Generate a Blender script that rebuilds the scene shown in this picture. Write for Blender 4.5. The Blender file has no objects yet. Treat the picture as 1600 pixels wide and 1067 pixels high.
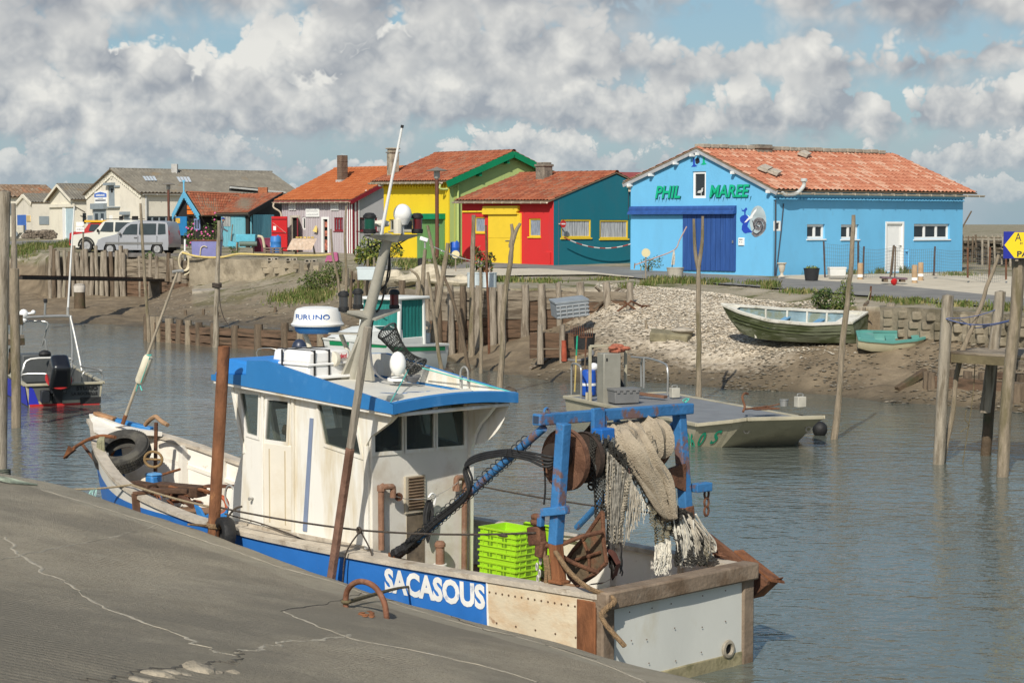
import bpy,bmesh,math,random
import numpy as np
from mathutils import Vector as V,Matrix
from mathutils.geometry import delaunay_2d_cdt
random.seed(7)
SC=bpy.context.scene
COL=SC.collection
PI=math.pi
cos,sin,rad,RM=math.cos,math.sin,math.radians,Matrix.Rotation
# camera
FOC,CAMH=2900.0,4.4
PITCH=math.atan(183.5/FOC)
cd=bpy.data.cameras.new('camera');cam=bpy.data.objects.new('camera',cd);COL.objects.link(cam)
cam.location=(0,0,CAMH);cam.rotation_euler=(PI/2-PITCH,0,0)
cd.sensor_width=36;cd.lens=36*FOC/1600;cd.clip_start=.1;cd.clip_end=9000
SC.camera=cam
# sun, sky, exposure
SUN_AZ=V((-.28,-.96,0)).normalized();SUN_EL=rad(39)
SUN=SUN_AZ*cos(SUN_EL)+V((0,0,sin(SUN_EL)))
sd=bpy.data.lights.new('sun','SUN');sd.energy=4.3;sd.angle=rad(.5);sd.color=(1,.945,.85)
so=bpy.data.objects.new('sun',sd);COL.objects.link(so);so.rotation_euler=(-SUN).to_track_quat('-Z','Y').to_euler()
SC.view_settings.view_transform='Standard';SC.view_settings.look='None'
SC.view_settings.exposure=0.0;SC.view_settings.gamma=1
DECKS=[(.012,.015,80,13,1.3,.31),(.027,.028,50,9,4.1,.31),(.048,.042,33,6.6,2.2,.31),(.073,.060,23,4.9,7.7,.32),(.104,.084,17,3.7,5.2,.32)]
def lerp_(a,b,t):return a+(b-a)*t
def make_world():
 w=bpy.data.worlds.new("World");SC.world=w;w.use_nodes=True
 nt=w.node_tree;N=nt.nodes;L=nt.links;N.clear()
 def nd(t,**k):
  n=N.new(t)
  for a,b in k.items():
   if a=='ins':
    for i,v in b.items():n.inputs[i].default_value=v
   else:setattr(n,a,b)
  return n
 def mth(op,a,b=None,c=None,clamp=False):
  n=nd('ShaderNodeMath',operation=op,use_clamp=clamp)
  for i,v in enumerate((a,b,c)):
   if v is None:continue
   if isinstance(v,(int,float)):n.inputs[i].default_value=v
   else:L.new(v,n.inputs[i])
  return n.outputs[0]
 sky=nd('ShaderNodeTexSky',sky_type='NISHITA',sun_disc=False,sun_elevation=SUN_EL,sun_rotation=math.atan2(SUN_AZ.x,SUN_AZ.y),air_density=1.0,dust_density=1.2,ozone_density=1.2)
 tc=nd('ShaderNodeTexCoord');sp=nd('ShaderNodeSeparateXYZ');L.new(tc.outputs['Generated'],sp.inputs[0])
 az=mth('ARCTAN2',sp.outputs[0],sp.outputs[1])
 el=mth('MAXIMUM',mth('ARCSINE',sp.outputs[2]),0.0)
 def vec(du,dv,s,z):
  cb=nd('ShaderNodeCombineXYZ',ins={2:z});L.new(mth('MULTIPLY',mth('ADD',az,du),s),cb.inputs[0]);L.new(mth('MULTIPLY',mth('ADD',hv,dv),s),cb.inputs[1]);return cb.outputs[0]
 def noise(v,sc,det,r):
  n=nd('ShaderNodeTexNoise',ins={'Scale':sc,'Detail':det,'Roughness':r});L.new(v,n.inputs['Vector']);return n.outputs[0]
 def mixc(f,A,B):
  x=nd('ShaderNodeMix',data_type='RGBA');L.new(f,x.inputs[0])
  for i,v in((6,A),(7,B)):
   if hasattr(v,'links'):L.new(v,x.inputs[i])
   else:x.inputs[i].default_value=(*v,1)
  return x.outputs[2]
 def sstep(v,lo,hi,t1=1.0):
  m=nd('ShaderNodeMapRange',interpolation_type='SMOOTHSTEP',ins={'From Min':lo,'From Max':hi,'To Max':t1});L.new(v,m.inputs[0]);return m.outputs[0]
 hv=el
 def billow(du,dv,F,z,n_=4):
  o=None
  for k,w in((1,1.0),(2.3,.5),(5.1,.28),(11,.18))[:n_]:
   n=mth('MULTIPLY',mth('ABSOLUTE',mth('SUBTRACT',noise(vec(du,dv*1.25,F*k,z),1,0,.5),.5)),w);o=n if o is None else mth('ADD',o,n)
  return o
 mixs=nd('ShaderNodeMix',data_type='RGBA',ins={0:.55});L.new(sky.outputs[0],mixs.inputs[6]);mixs.inputs[7].default_value=(2.3,4.3,5.6,1)
 veil=sstep(noise(vec(.3,.1,1,24.6),11,6,.55),.45,.66,.7)
 col=mixc(veil,mixs.outputs[2],(4.5,5.0,5.4))
 for i,(base,A,F,f1,s_,cov)in enumerate(DECKS):
  z=3.7*i+s_;b0=billow(0,0,F,z);b1=billow(-.22/F,.30/F,F,z,3)
  prof=noise(vec(s_,0,f1,z+9),1,2,.5)
  wob=mth('MULTIPLY',mth('SUBTRACT',noise(vec(0,0,F*.35,z+5),1,3,.5),.5),A*.9)
  top=mth('ADD',mth('MULTIPLY',mth('SUBTRACT',prof,cov),A*3.2),mth('MULTIPLY',mth('SUBTRACT',b0,.16),A*1.4))
  h=mth('ADD',mth('SUBTRACT',el,base),wob)
  mask=mth('MULTIPLY',sstep(mth('SUBTRACT',top,h),-A*.01,A*.13),sstep(mth('ADD',h,mth('MULTIPLY',b0,A*.5)),-A*.05,A*.22))
  t=mth('DIVIDE',h,A)
  br=mth('ADD',mth('ADD',mth('MULTIPLY',t,.80),mth('MULTIPLY',mth('SUBTRACT',b0,b1),1.6)),mth('ADD',mth('MULTIPLY',mth('SUBTRACT',prof,.5),-.35),.19),clamp=True)
  ramp=nd('ShaderNodeValToRGB');cr=ramp.color_ramp;L.new(br,ramp.inputs[0])
  k=i/(len(DECKS)-1);dk=(lerp_(4.0,3.1,k),lerp_(4.5,3.4,k),lerp_(4.95,3.85,k));lt=(lerp_(7.0,8.9,k),lerp_(7.05,8.75,k),lerp_(6.8,8.2,k))
  cr.elements[0].position=.02;cr.elements[0].color=(*dk,1);cr.elements[1].position=.98;cr.elements[1].color=(*lt,1)
  e=cr.elements.new(.42);e.color=(*[lerp_(a_,b_,.42)for a_,b_ in zip(dk,lt)],1)
  col=mixc(mask,col,ramp.outputs[0])
 class _o:outputs={2:col}
 mix=_o
 low=nd('ShaderNodeMapRange',ins={'From Min':0.0,'From Max':.05,'To Min':.6,'To Max':0});L.new(el,low.inputs[0])
 mix2=nd('ShaderNodeMix',data_type='RGBA');L.new(low.outputs[0],mix2.inputs[0]);L.new(mix.outputs[2],mix2.inputs[6]);mix2.inputs[7].default_value=(3.5,4.5,5.1,1)
 up=nd('ShaderNodeMapRange',interpolation_type='SMOOTHSTEP',ins={'From Min':.22,'From Max':.55});L.new(el,up.inputs[0])
 clr=nd('ShaderNodeMix',data_type='RGBA');L.new(up.outputs[0],clr.inputs[0]);L.new(mix2.outputs[2],clr.inputs[6]);L.new(sky.outputs[0],clr.inputs[7]);mix2=clr
 bg=nd('ShaderNodeBackground',ins={1:.1});L.new(mix2.outputs[2],bg.inputs[0])
 out=nd('ShaderNodeOutputWorld');L.new(bg.outputs[0],out.inputs[0])
make_world()
# pixel -> world
_F=V((0,cos(PITCH),-sin(PITCH)));_U=V((0,sin(PITCH),cos(PITCH)));CAMP=V((0,0,CAMH))
def ray(px,py):return _F+V((1,0,0))*((px-800)/FOC)-_U*((py-533.5)/FOC)
def G(px,py,z=0.0):
 d=ray(px,py);return CAMP+d*((z-CAMH)/d.z)
def P(px,py,Y):
 d=ray(px,py);return CAMP+d*(Y/d.y)
def pxat(px,Y):return(px-800)/FOC*Y
# naming
ORG={}
def tag(o,label=None,cat=None,group=None,kind=None):
 if label:o['label']=label
 if cat:o['category']=cat
 if group:o['group']=group
 if kind:o['kind']=kind
 return o
def thing(name,label,cat,loc=(0,0,0),rotz=0.0,group=None):
 o=bpy.data.objects.new(name,None);COL.objects.link(o);o.empty_display_size=.2
 o.location=loc;o.rotation_euler=(0,0,rotz);ORG[o.name]=V(loc)
 return tag(o,label,cat,group)
def CT(o,parent=None):
 c=o.copy();COL.objects.link(c);ORG[c.name]=ORG.get(o.name,V((0,0,0)))
 if parent:c.parent=parent
 for ch in list(o.children):CT(ch,c)
 return c
# materials
MATS={}
def M(name,col,rough=.7,var=.15,scale=2.0,bump=0.0,bscale=25.0,metal=0.0,s1=None,s2=None,st_=(1,1,1),tile=False,wave=None,spec=.4,coat=0.0):
 if name in MATS:return MATS[name]
 m=bpy.data.materials.new(name);m.use_nodes=True;MATS[name]=m
 nt=m.node_tree;N=nt.nodes;L=nt.links;b=N['Principled BSDF']
 b.inputs['Roughness'].default_value=rough;b.inputs['Metallic'].default_value=metal
 b.inputs['Specular IOR Level'].default_value=spec;b.inputs['Coat Weight'].default_value=coat
 tc=N.new('ShaderNodeTexCoord');mp=N.new('ShaderNodeMapping');L.new(tc.outputs['Object'],mp.inputs[0]);mp.inputs['Scale'].default_value=st_
 def noise(s,det=6,r=.6,off=0):
  n=N.new('ShaderNodeTexNoise');n.inputs['Scale'].default_value=s;n.inputs['Detail'].default_value=det;n.inputs['Roughness'].default_value=r
  if off:
   a=N.new('ShaderNodeVectorMath');a.inputs[1].default_value=(off,off*1.7,off*.6);L.new(mp.outputs[0],a.inputs[0]);L.new(a.outputs[0],n.inputs['Vector'])
  else:L.new(mp.outputs[0],n.inputs['Vector'])
  return n.outputs[0]
 def mixc(f,a,bb):
  x=N.new('ShaderNodeMix');x.data_type='RGBA'
  if hasattr(f,'links'):L.new(f,x.inputs[0])
  else:x.inputs[0].default_value=f
  for i,v in((6,a),(7,bb)):
   if hasattr(v,'links'):L.new(v,x.inputs[i])
   else:x.inputs[i].default_value=(*v[:3],1)
  return x.outputs[2]
 lo=[max(0,c*(1-var))for c in col];hi=[min(1,c*(1+var))for c in col]
 n1=noise(scale);mr=N.new('ShaderNodeMapRange');mr.inputs['From Min'].default_value=.3;mr.inputs['From Max'].default_value=.7;L.new(n1,mr.inputs[0])
 c=mixc(mr.outputs[0],lo,hi)
 if tile:
  uv=N.new('ShaderNodeUVMap');fl=N.new('ShaderNodeVectorMath');fl.operation='FLOOR';L.new(uv.outputs[0],fl.inputs[0])
  wn=N.new('ShaderNodeTexWhiteNoise');wn.noise_dimensions='2D';L.new(fl.outputs[0],wn.inputs['Vector'])
  rp=N.new('ShaderNodeValToRGB');L.new(wn.outputs[0],rp.inputs[0]);cr=rp.color_ramp;cr.interpolation='CONSTANT'
  for i,(pos,cc)in enumerate(tile):
   e=cr.elements[i]if i<2 else cr.elements.new(pos)
   e.position=pos;e.color=(*cc,1)
  c=mixc(.72,c,rp.outputs[0])
 for k,st in enumerate((s1,s2)):
  if st:
   sc,amt,ss,thr=st[:4]
   f=N.new('ShaderNodeMapRange');f.inputs['From Min'].default_value=thr;f.inputs['From Max'].default_value=thr+(st[4]if len(st)>4 else.12);f.inputs['To Max'].default_value=amt
   L.new(noise(ss,8,.65,3.1+k*5),f.inputs[0]);c=mixc(f.outputs[0],c,sc)
 L.new(c,b.inputs['Base Color'])
 if bump or wave:
  bp=N.new('ShaderNodeBump');bp.inputs['Strength'].default_value=bump or.4;bp.inputs['Distance'].default_value=.03
  h=noise(bscale,5)
  if wave:
   wv=N.new('ShaderNodeTexWave');wv.bands_direction=wave[0];wv.inputs['Scale'].default_value=wave[1];wv.inputs['Distortion'].default_value=wave[2]
   wv.inputs['Detail'].default_value=2;L.new(tc.outputs['Object'],wv.inputs['Vector'])
   ad=N.new('ShaderNodeMath');ad.operation='ADD';L.new(h,ad.inputs[0]);L.new(wv.outputs['Fac' if 'Fac' in wv.outputs else 1],ad.inputs[1]);h=ad.outputs[0]
  L.new(h,bp.inputs['Height']);L.new(bp.outputs[0],b.inputs['Normal'])
 return m
# mesh builder
class MB:
 def __init__(s):s.v=[];s.f=[];s.mi=[];s.uv=None
 def add(s,vs,fs,m=0):
  k=len(s.v);s.v+=[V(x)for x in vs];s.f+=[tuple(i+k for i in f)for f in fs];s.mi+=[m]*len(fs);return s
 def box(s,c,d,R=None,m=0,top=1.0):
  x,y,z=d[0]/2,d[1]/2,d[2]/2;c=V(c)
  p=[V((sx*x*(top if sz>0 else 1),sy*y*(top if sz>0 else 1),sz*z))for sz in(-1,1)for sx,sy in((-1,-1),(1,-1),(1,1),(-1,1))]
  if R is not None:p=[R@q for q in p]
  return s.add([c+q for q in p],[(3,2,1,0),(4,5,6,7),(0,1,5,4),(1,2,6,5),(2,3,7,6),(3,0,4,7)],m)
 def bar(s,a,b,w,h,up=(0,0,1),m=0,ends=(1,1)):
  a,b,up=V(a),V(b),V(up);d=(b-a).normalized();sx=d.cross(up)
  if sx.length<1e-4:sx=d.cross(V((1,0,0)))
  sx.normalize();sz=sx.cross(d)
  p=[]
  for q,e in((a,ends[0]),(b,ends[1])):
   for i,j in((-1,-1),(1,-1),(1,1),(-1,1)):p.append(q+sx*(i*w/2*e)+sz*(j*h/2*e))
  return s.add(p,[(0,1,2,3),(7,6,5,4),(4,5,1,0),(5,6,2,1),(6,7,3,2),(7,4,0,3)],m)
 def tube(s,pts,r,n=8,m=0,cap=True,closed=False):
  pts=[V(p)for p in pts];k=len(pts);rs=r if isinstance(r,(list,tuple))else[r]*k
  t0=(pts[1]-pts[0]).normalized();nx=t0.cross(V((0,0,1)))
  if nx.length<1e-3:nx=t0.cross(V((1,0,0)))
  nx.normalize();vs=[]
  for i,p in enumerate(pts):
   if closed:t=pts[(i+1)%k]-pts[i-1]
   else:t=pts[min(i+1,k-1)]-pts[max(i-1,0)]
   if t.length<1e-9:t=t0.copy()
   t.normalize();nx=(nx-t*nx.dot(t))
   if nx.length<1e-6:nx=t.orthogonal()
   nx.normalize();ny=t.cross(nx)
   for j in range(n):
    a=2*PI*j/n;vs.append(p+(nx*cos(a)+ny*sin(a))*rs[i])
  fs=[(i*n+j,i*n+(j+1)%n,(i+1)*n+(j+1)%n,(i+1)*n+j)for i in range(k-1)for j in range(n)]
  if closed:fs+=[((k-1)*n+j,(k-1)*n+(j+1)%n,(j+1)%n,j)for j in range(n)]
  elif cap:fs+=[tuple(range(n))[::-1],tuple((k-1)*n+j for j in range(n))]
  return s.add(vs,fs,m)
 def prism(s,poly,vec,m=0):
  n=len(poly);a=[V(p)for p in poly];b=[p+V(vec)for p in a]
  return s.add(a+b,[tuple(range(n))[::-1],tuple(range(n,2*n))]+[(i,(i+1)%n,n+(i+1)%n,n+i)for i in range(n)],m)
 def lathe(s,prof,c=(0,0,0),n=20,R=None,m=0):
  c=V(c);vs=[];k=len(prof)
  for r,z in prof:
   for j in range(n):
    q=V((r*cos(2*PI*j/n),r*sin(2*PI*j/n),z));vs.append(c+(R@q if R is not None else q))
  fs=[(i*n+j,i*n+(j+1)%n,(i+1)*n+(j+1)%n,(i+1)*n+j)for i in range(k-1)for j in range(n)]
  if prof[0][0]>1e-4:fs.append(tuple(range(n))[::-1])
  if prof[-1][0]>1e-4:fs.append(tuple((k-1)*n+j for j in range(n)))
  return s.add(vs,fs,m)
 def ball(s,c,r,n=14,m=0,R=None):
  r=r if isinstance(r,(tuple,list))else(r,r,r);k=max(6,n//2)
  c=V(c);vs=[]
  for i in range(k+1):
   a=-PI/2+PI*i/k
   for j in range(n):
    b=2*PI*j/n;q=V((r[0]*cos(a)*cos(b),r[1]*cos(a)*sin(b),r[2]*sin(a)));vs.append(c+(R@q if R is not None else q))
  return s.add(vs,[(i*n+j,i*n+(j+1)%n,(i+1)*n+(j+1)%n,(i+1)*n+j)for i in range(k)for j in range(n)],m)
 def grid(s,rows,m=0,closed=False):
  nr,nc=len(rows),len(rows[0]);vs=[p for r in rows for p in r]
  fs=[(i*nc+j,i*nc+(j+1)%nc,(i+1)*nc+(j+1)%nc,(i+1)*nc+j)for i in range(nr-1)for j in range(nc if closed else nc-1)]
  return s.add(vs,fs,m)
 def bd(s,name,mat,parent=None,lo=False,sh=True,ang=35,bevel=0.0,loc=None):
  me=bpy.data.meshes.new(name);off=V((0,0,0))
  if parent is not None and not lo:off=ORG.get(parent.name,off)
  if loc is not None:off=V(loc)
  me.from_pydata([tuple(v-off)for v in s.v],[],s.f)
  mats=mat if isinstance(mat,(list,tuple))else[mat]
  for x in mats:me.materials.append(x)
  if len(mats)>1:me.polygons.foreach_set('material_index',s.mi)
  if s.uv is not None:
   l=me.uv_layers.new(name='UVMap')
   for lp in me.loops:l.data[lp.index].uv=s.uv[lp.vertex_index]
  me.validate();me.update()
  if sh:
   me.polygons.foreach_set('use_smooth',[True]*len(me.polygons));me.set_sharp_from_angle(angle=rad(ang))
  o=bpy.data.objects.new(name,me);COL.objects.link(o)
  if loc is not None:o.location=loc
  if parent is not None:o.parent=parent;ORG[o.name]=ORG.get(parent.name,V((0,0,0)))
  else:ORG[o.name]=V(loc)if loc is not None else V((0,0,0))
  if bevel:
   bm=o.modifiers.new('bevel','BEVEL');bm.width=bevel;bm.segments=2;bm.limit_method='ANGLE';bm.angle_limit=rad(40)
  return o
def FP(outer,holes=()):
 pts=[V((a,b))for a,b in outer];n=len(outer);ed=[(i,(i+1)%n)for i in range(n)]
 for h in holes:
  k=len(pts);pts+=[V((a,b))for a,b in h];ed+=[(k+i,k+(i+1)%len(h))for i in range(len(h))]
 r=delaunay_2d_cdt(pts,ed,[],1 if not holes else 0,1e-6)
 def inside(p,poly):
  c=False;j=len(poly)-1
  for i in range(len(poly)):
   (xi,yi),(xj,yj)=poly[i],poly[j]
   if(yi>p[1])!=(yj>p[1])and p[0]<(xj-xi)*(p[1]-yi)/(yj-yi)+xi:c=not c
   j=i
  return c
 tr=[]
 for f in r[2]:
  cx=sum(r[0][i].x for i in f)/len(f);cy=sum(r[0][i].y for i in f)/len(f)
  if inside((cx,cy),outer)and not any(inside((cx,cy),h)for h in holes):tr.append(tuple(f))
 return[(q.x,q.y)for q in r[0]],tr
def jit(a):return random.uniform(-a,a)
def lerp(a,b,t):return a+(b-a)*t
def SP(pts,n=6):
 p=[V(x)for x in pts];p=[p[0]*2-p[1]]+p+[p[-1]*2-p[-2]];o=[]
 for i in range(1,len(p)-2):
  for k in range(n):
   t=k/n;a,b,c,d=p[i-1:i+3]
   o.append(.5*((2*b)+(c-a)*t+(2*a-5*b+4*c-d)*t*t+(3*b-a-3*c+d)*t**3))
 o.append(p[-2]);return o
def sag(a,b,s,n=12):
 a,b=V(a),V(b);return[a.lerp(b,i/n)-V((0,0,s*4*(i/n)*(1-i/n)))for i in range(n+1)]
TEXTS={}
def TM(txt,size,mat,name,parent,origin,u,n,up=None,extrude=.002,bold=0.0,shear=0.0,sx=1.0,align='LEFT',lo=False,off=.004):
 cu=bpy.data.curves.new('t','FONT');cu.body=txt;cu.size=size;cu.extrude=0;cu.offset=bold;cu.shear=shear;cu.align_x=align;cu.resolution_u=3
 o=bpy.data.objects.new('t',cu);COL.objects.link(o)
 dg=bpy.context.evaluated_depsgraph_get();me=bpy.data.meshes.new_from_object(o.evaluated_get(dg))
 bpy.data.objects.remove(o);bpy.data.curves.remove(cu)
 u=V(u).normalized();n=V(n).normalized();up=V(up).normalized()if up is not None else n.cross(u).normalized()
 mb=MB();vs=[v.co.copy()for v in me.vertices]
 A=V(origin)
 mb.add([A+u*(v.x*sx)+up*v.y+n*off for v in vs],[tuple(p.vertices)for p in me.polygons])
 bpy.data.meshes.remove(me)
 if parent is None:return mb
 return mb.bd(name,mat,parent,lo=lo,sh=False)
# terrain of the far bank
def zland(x,y):
 return 2.33+.0125*(min(max(y,40),130)-68)-.009*min(max(0,x-11),12)
SECT=[(-2500,[(60,-.6),(75,0),(90,.4),(100,1),(102,2.6),(106,2.8)]),(-400,[(70,-.6),(80,0),(92,.4),(100,1),(102,2.6),(106,2.8)]),(0,[(78,-.5),(86,0),(97,.45),(103,.9),(106,2.5),(109,2.8)]),(60,[(76,-.5),(84,0),(94,.4),(99,.7),(103,2.3),(106,2.75)]),(77,[(75,-.5),(82,0),(92,.45),(97,.55),(97.25,2.68),(102,2.75)]),(226,[(72,-.6),(79,0),(88,.45),(96.7,.6),(97,2.68),(102,2.75)]),(231,[(70.3,-.8),(70.8,.72),(80,.75),(96,.7),(96.3,2.68),(102,2.75)]),(300,[(67.6,-.8),(68.1,.72),(76,.8),(92.5,1.3),(92.8,2.68),(97,2.72)]),(340,[(66.3,-.8),(66.8,.70),(76,.9),(91,1.5),(91.3,2.62),(95,2.7)]),(460,[(63.9,-.8),(64.4,.72),(72,1.05),(87.5,2.1),(87.8,2.6),(92,2.65)]),(545,[(62.3,-.8),(62.8,.72),(68,1.3),(76,1.95),(84,2.45),(88,2.55)]),(590,[(61.5,-.8),(61.9,.6),(63.5,.95),(65,1.6),(66,2.15),(72,2.35)]),(625,[(60.5,-.6),(61.5,-.3),(62.4,-.1),(62.8,0),(63.1,2.2),(68,2.3)]),(700,[(57,-.4),(60,0),(60.2,.05),(60.35,.1),(60.65,2.27),(66,2.33)]),(790,[(51,-.4),(53.8,0),(58,.3),(60.8,.5),(61.1,2.25),(66,2.33)]),(880,[(49,-.4),(51.5,0),(57,.7),(61.2,1.0),(61.5,2.25),(66,2.33)]),(960,[(49,-.4),(51.7,0),(56,1.0),(60,1.9),(62,2.25),(66,2.33)]),(1000,[(49.5,-.4),(52.1,0),(55,.9),(59,1.8),(62,2.3),(66,2.33)]),(1135,[(47,-.3),(49.5,0),(52,.7),(56,1.6),(59,2.1),(63,2.3)]),(1236,[(46,-.3),(48.5,0),(51,.8),(53,1.2),(55,1.95),(57.5,2.22)]),(1340,[(44,-.3),(46.6,0),(49.5,.8),(51.6,1.3),(51.9,2.1),(54,2.16)]),(1382,[(43,-.3),(45.9,0),(49,.8),(50.8,1.35),(51.1,2.1),(54,2.14)]),(1600,[(40.5,-.3),(43.3,0),(45,.6),(47.2,1.25),(47.5,2.05),(50,2.08)]),(2200,[(34,-.3),(36,0),(38,.6),(40,1.25),(40.3,2.0),(43,2.05)]),(4200,[(20,-.3),(22,0),(24,.6),(26,1.25),(26.3,2.0),(30,2.0)])]
def knots(px):
 for(p0,k0),(p1,k1)in zip(SECT,SECT[1:]):
  if px<=p1:
   t=min(1,max(0,(px-p0)/(p1-p0)));return[(lerp(a[0],b[0],t),lerp(a[1],b[1],t))for a,b in zip(k0,k1)]
 return SECT[-1][1]
def zbase(px,Y):
 k=knots(px);x=pxat(px,Y)
 if Y<=k[0][0]:return max(-1.6,k[0][1]-.12*(k[0][0]-Y))
 for a,b in zip(k,k[1:]):
  if Y<=b[0]:return lerp(a[1],b[1],(Y-a[0])/max(1e-6,b[0]-a[0]))
 t=min(1,(Y-k[5][0])/6);return lerp(k[5][1],zland(x,Y),t)
_rs=np.random.RandomState(3);_T=[_rs.rand(64,64)for _ in range(3)]
def vn(x,y,t=0):
 T=_T[t];xi,yi=math.floor(x),math.floor(y);fx,fy=x-xi,y-yi;fx=fx*fx*(3-2*fx);fy=fy*fy*(3-2*fy)
 a,b,c,d=T[xi&63,yi&63],T[(xi+1)&63,yi&63],T[xi&63,(yi+1)&63],T[(xi+1)&63,(yi+1)&63]
 return 2*((a*(1-fx)+b*fx)*(1-fy)+(c*(1-fx)+d*fx)*fy)-1
def zrel(px,Y):
 x=pxat(px,Y);k=knots(px)
 z=zbase(px,Y)
 if k[0][0]<Y<k[5][0]+2:
  amp=.10 if Y<k[3][0]else.03
  z+=amp*(vn(x*.5,Y*.5)+.6*vn(x*1.3,Y*1.3,1)+.45*vn(x*3.1,Y*3.1,2))*min(1,(Y-k[0][0])/3)
 return z
def zat(x,y):return zrel(800+x/y*FOC,y)
def zpix(px,py,zlo=-.2,zhi=3.4):
 d=ray(px,py);Y=30.0
 while Y<400:
  q=CAMP+d*(Y/d.y)
  if q.z<=zrel(px,Y):return q
  Y+=.12
 return q
def build_terrain():
 pxs=list(np.arange(-2500,-500,120))+list(np.arange(-500,2200,6))+list(np.arange(2200,4201,120))
 pxs=sorted(set([float(p)for p in pxs]+[226.,231.,77.,625.]))
 sub=[4,44,34,5,16];rows=[];zones=[]
 for px in pxs:
  k=knots(px);Ys=[k[0][0]-14,k[0][0]-6]
  for i in range(5):Ys+=[lerp(k[i][0],k[i+1][0],j/sub[i])for j in range(sub[i])]
  Y0=k[5][0];Ys+=[lerp(Y0,175,(j/46)**1.5)for j in range(47)]+[210,260,340,480,700,1100,2000,4000]
  r=[]
  for Y in Ys:
   r.append(V((pxat(px,Y),Y,zrel(px,Y))))
   t=(Y-k[1][0])/(k[3][0]-k[1][0]);x=pxat(px,Y);n=vn(x*.35,Y*.35,1)*.5+vn(x*1.1,Y*1.1,2)*.5
   sh=0.0
   if 880<px<1600 and t<1.6:
    hp=math.exp(-((px-1090)/150)**2)
    sh=min(1,max(0,hp*1.7*(t-.10)+.02+n*.14))if t>0 else 0
    if px>1300:sh*=.6
   land=1.0 if Y>k[4][0]-.05 and t>.5 else 0.0
   if 545>px>300:land=max(land,min(1,max(0,(t-.2)*1.6))*.85)
   wet=math.exp(-max(0,t)*7)if t>-.2 else 1
   zones.append((sh,land,min(1,wet),1))
  rows.append(r)
 mb=MB();mb.grid(rows)
 mb.f=[f[::-1]for f in mb.f]
 m=bpy.data.materials.new('bank_soil');m.use_nodes=True;nt=m.node_tree;N=nt.nodes;L=nt.links;b=N['Principled BSDF']
 tc=N.new('ShaderNodeTexCoord');at=N.new('ShaderNodeAttribute');at.attribute_name='zone';sp=N.new('ShaderNodeSeparateColor');L.new(at.outputs['Color'],sp.inputs[0])
 def noise(s,d=8,r=.65):
  n=N.new('ShaderNodeTexNoise');n.inputs['Scale'].default_value=s;n.inputs['Detail'].default_value=d;n.inputs['Roughness'].default_value=r;L.new(tc.outputs['Object'],n.inputs['Vector']);return n.outputs[0]
 def ramp(f,*st):
  r=N.new('ShaderNodeValToRGB');L.new(f,r.inputs[0])
  for i,(p,c)in enumerate(st):
   e=r.color_ramp.elements[i]if i<2 else r.color_ramp.elements.new(p)
   e.position=p;e.color=(*c,1)
  return r.outputs[0]
 def mixc(f,a,c):
  x=N.new('ShaderNodeMix');x.data_type='RGBA';L.new(f,x.inputs[0]);L.new(a,x.inputs[6]);L.new(c,x.inputs[7]);return x.outputs[2]
 def mr(f,a,c):
  x=N.new('ShaderNodeMapRange');x.inputs['From Min'].default_value=a;x.inputs['From Max'].default_value=c;L.new(f,x.inputs[0]);return x.outputs[0]
 def ml(a,c):
  x=N.new('ShaderNodeMath');x.operation='MULTIPLY';L.new(a,x.inputs[0])
  if hasattr(c,'links'):L.new(c,x.inputs[1])
  else:x.inputs[1].default_value=c
  return x.outputs[0]
 mud=ramp(noise(1.3),(.3,(.13,.10,.064)),(.7,(.28,.22,.145)),(.5,(.20,.155,.10)))
 wetc=ramp(noise(2.0),(.3,(.075,.060,.036)),(.7,(.13,.105,.066)))
 c=mixc(sp.outputs[2],mud,wetc)
 vo=N.new('ShaderNodeTexVoronoi');vo.inputs['Scale'].default_value=9;L.new(tc.outputs['Object'],vo.inputs['Vector'])
 shell=ramp(noise(7,4,.7),(.3,(.34,.28,.20)),(.72,(.74,.66,.53)),(.5,(.57,.49,.37)))
 add=N.new('ShaderNodeMath');add.operation='ADD';L.new(sp.outputs[0],add.inputs[0]);L.new(ml(noise(5,6,.7),.9),add.inputs[1])
 c=mixc(mr(add.outputs[0],.62,1.05),c,shell)
 land=ramp(noise(.55),(.34,(.24,.20,.14)),(.7,(.42,.37,.28)),(.5,(.31,.27,.19)))
 grass=ramp(noise(3.0),(.3,(.075,.085,.028)),(.7,(.17,.16,.06)))
 land=mixc(mr(noise(.42,10,.7),.50,.58),land,grass)
 c=mixc(sp.outputs[1],c,land)
 L.new(c,b.inputs['Base Color'])
 rgh=N.new('ShaderNodeMapRange');rgh.inputs['To Min'].default_value=.9;rgh.inputs['To Max'].default_value=.38;L.new(sp.outputs[2],rgh.inputs[0]);L.new(rgh.outputs[0],b.inputs['Roughness'])
 b.inputs['Specular IOR Level'].default_value=.3
 bp=N.new('ShaderNodeBump');bp.inputs['Strength'].default_value=.8;bp.inputs['Distance'].default_value=.08;L.new(noise(6,10,.7),bp.inputs['Height']);L.new(bp.outputs[0],b.inputs['Normal'])
 o=mb.bd('bank_ground',m,ang=80);tag(o,kind='structure')
 ca=o.data.color_attributes.new('zone','FLOAT_COLOR','POINT')
 ca.data.foreach_set('color',np.array(zones,dtype=np.float32).ravel())
build_terrain()
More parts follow.
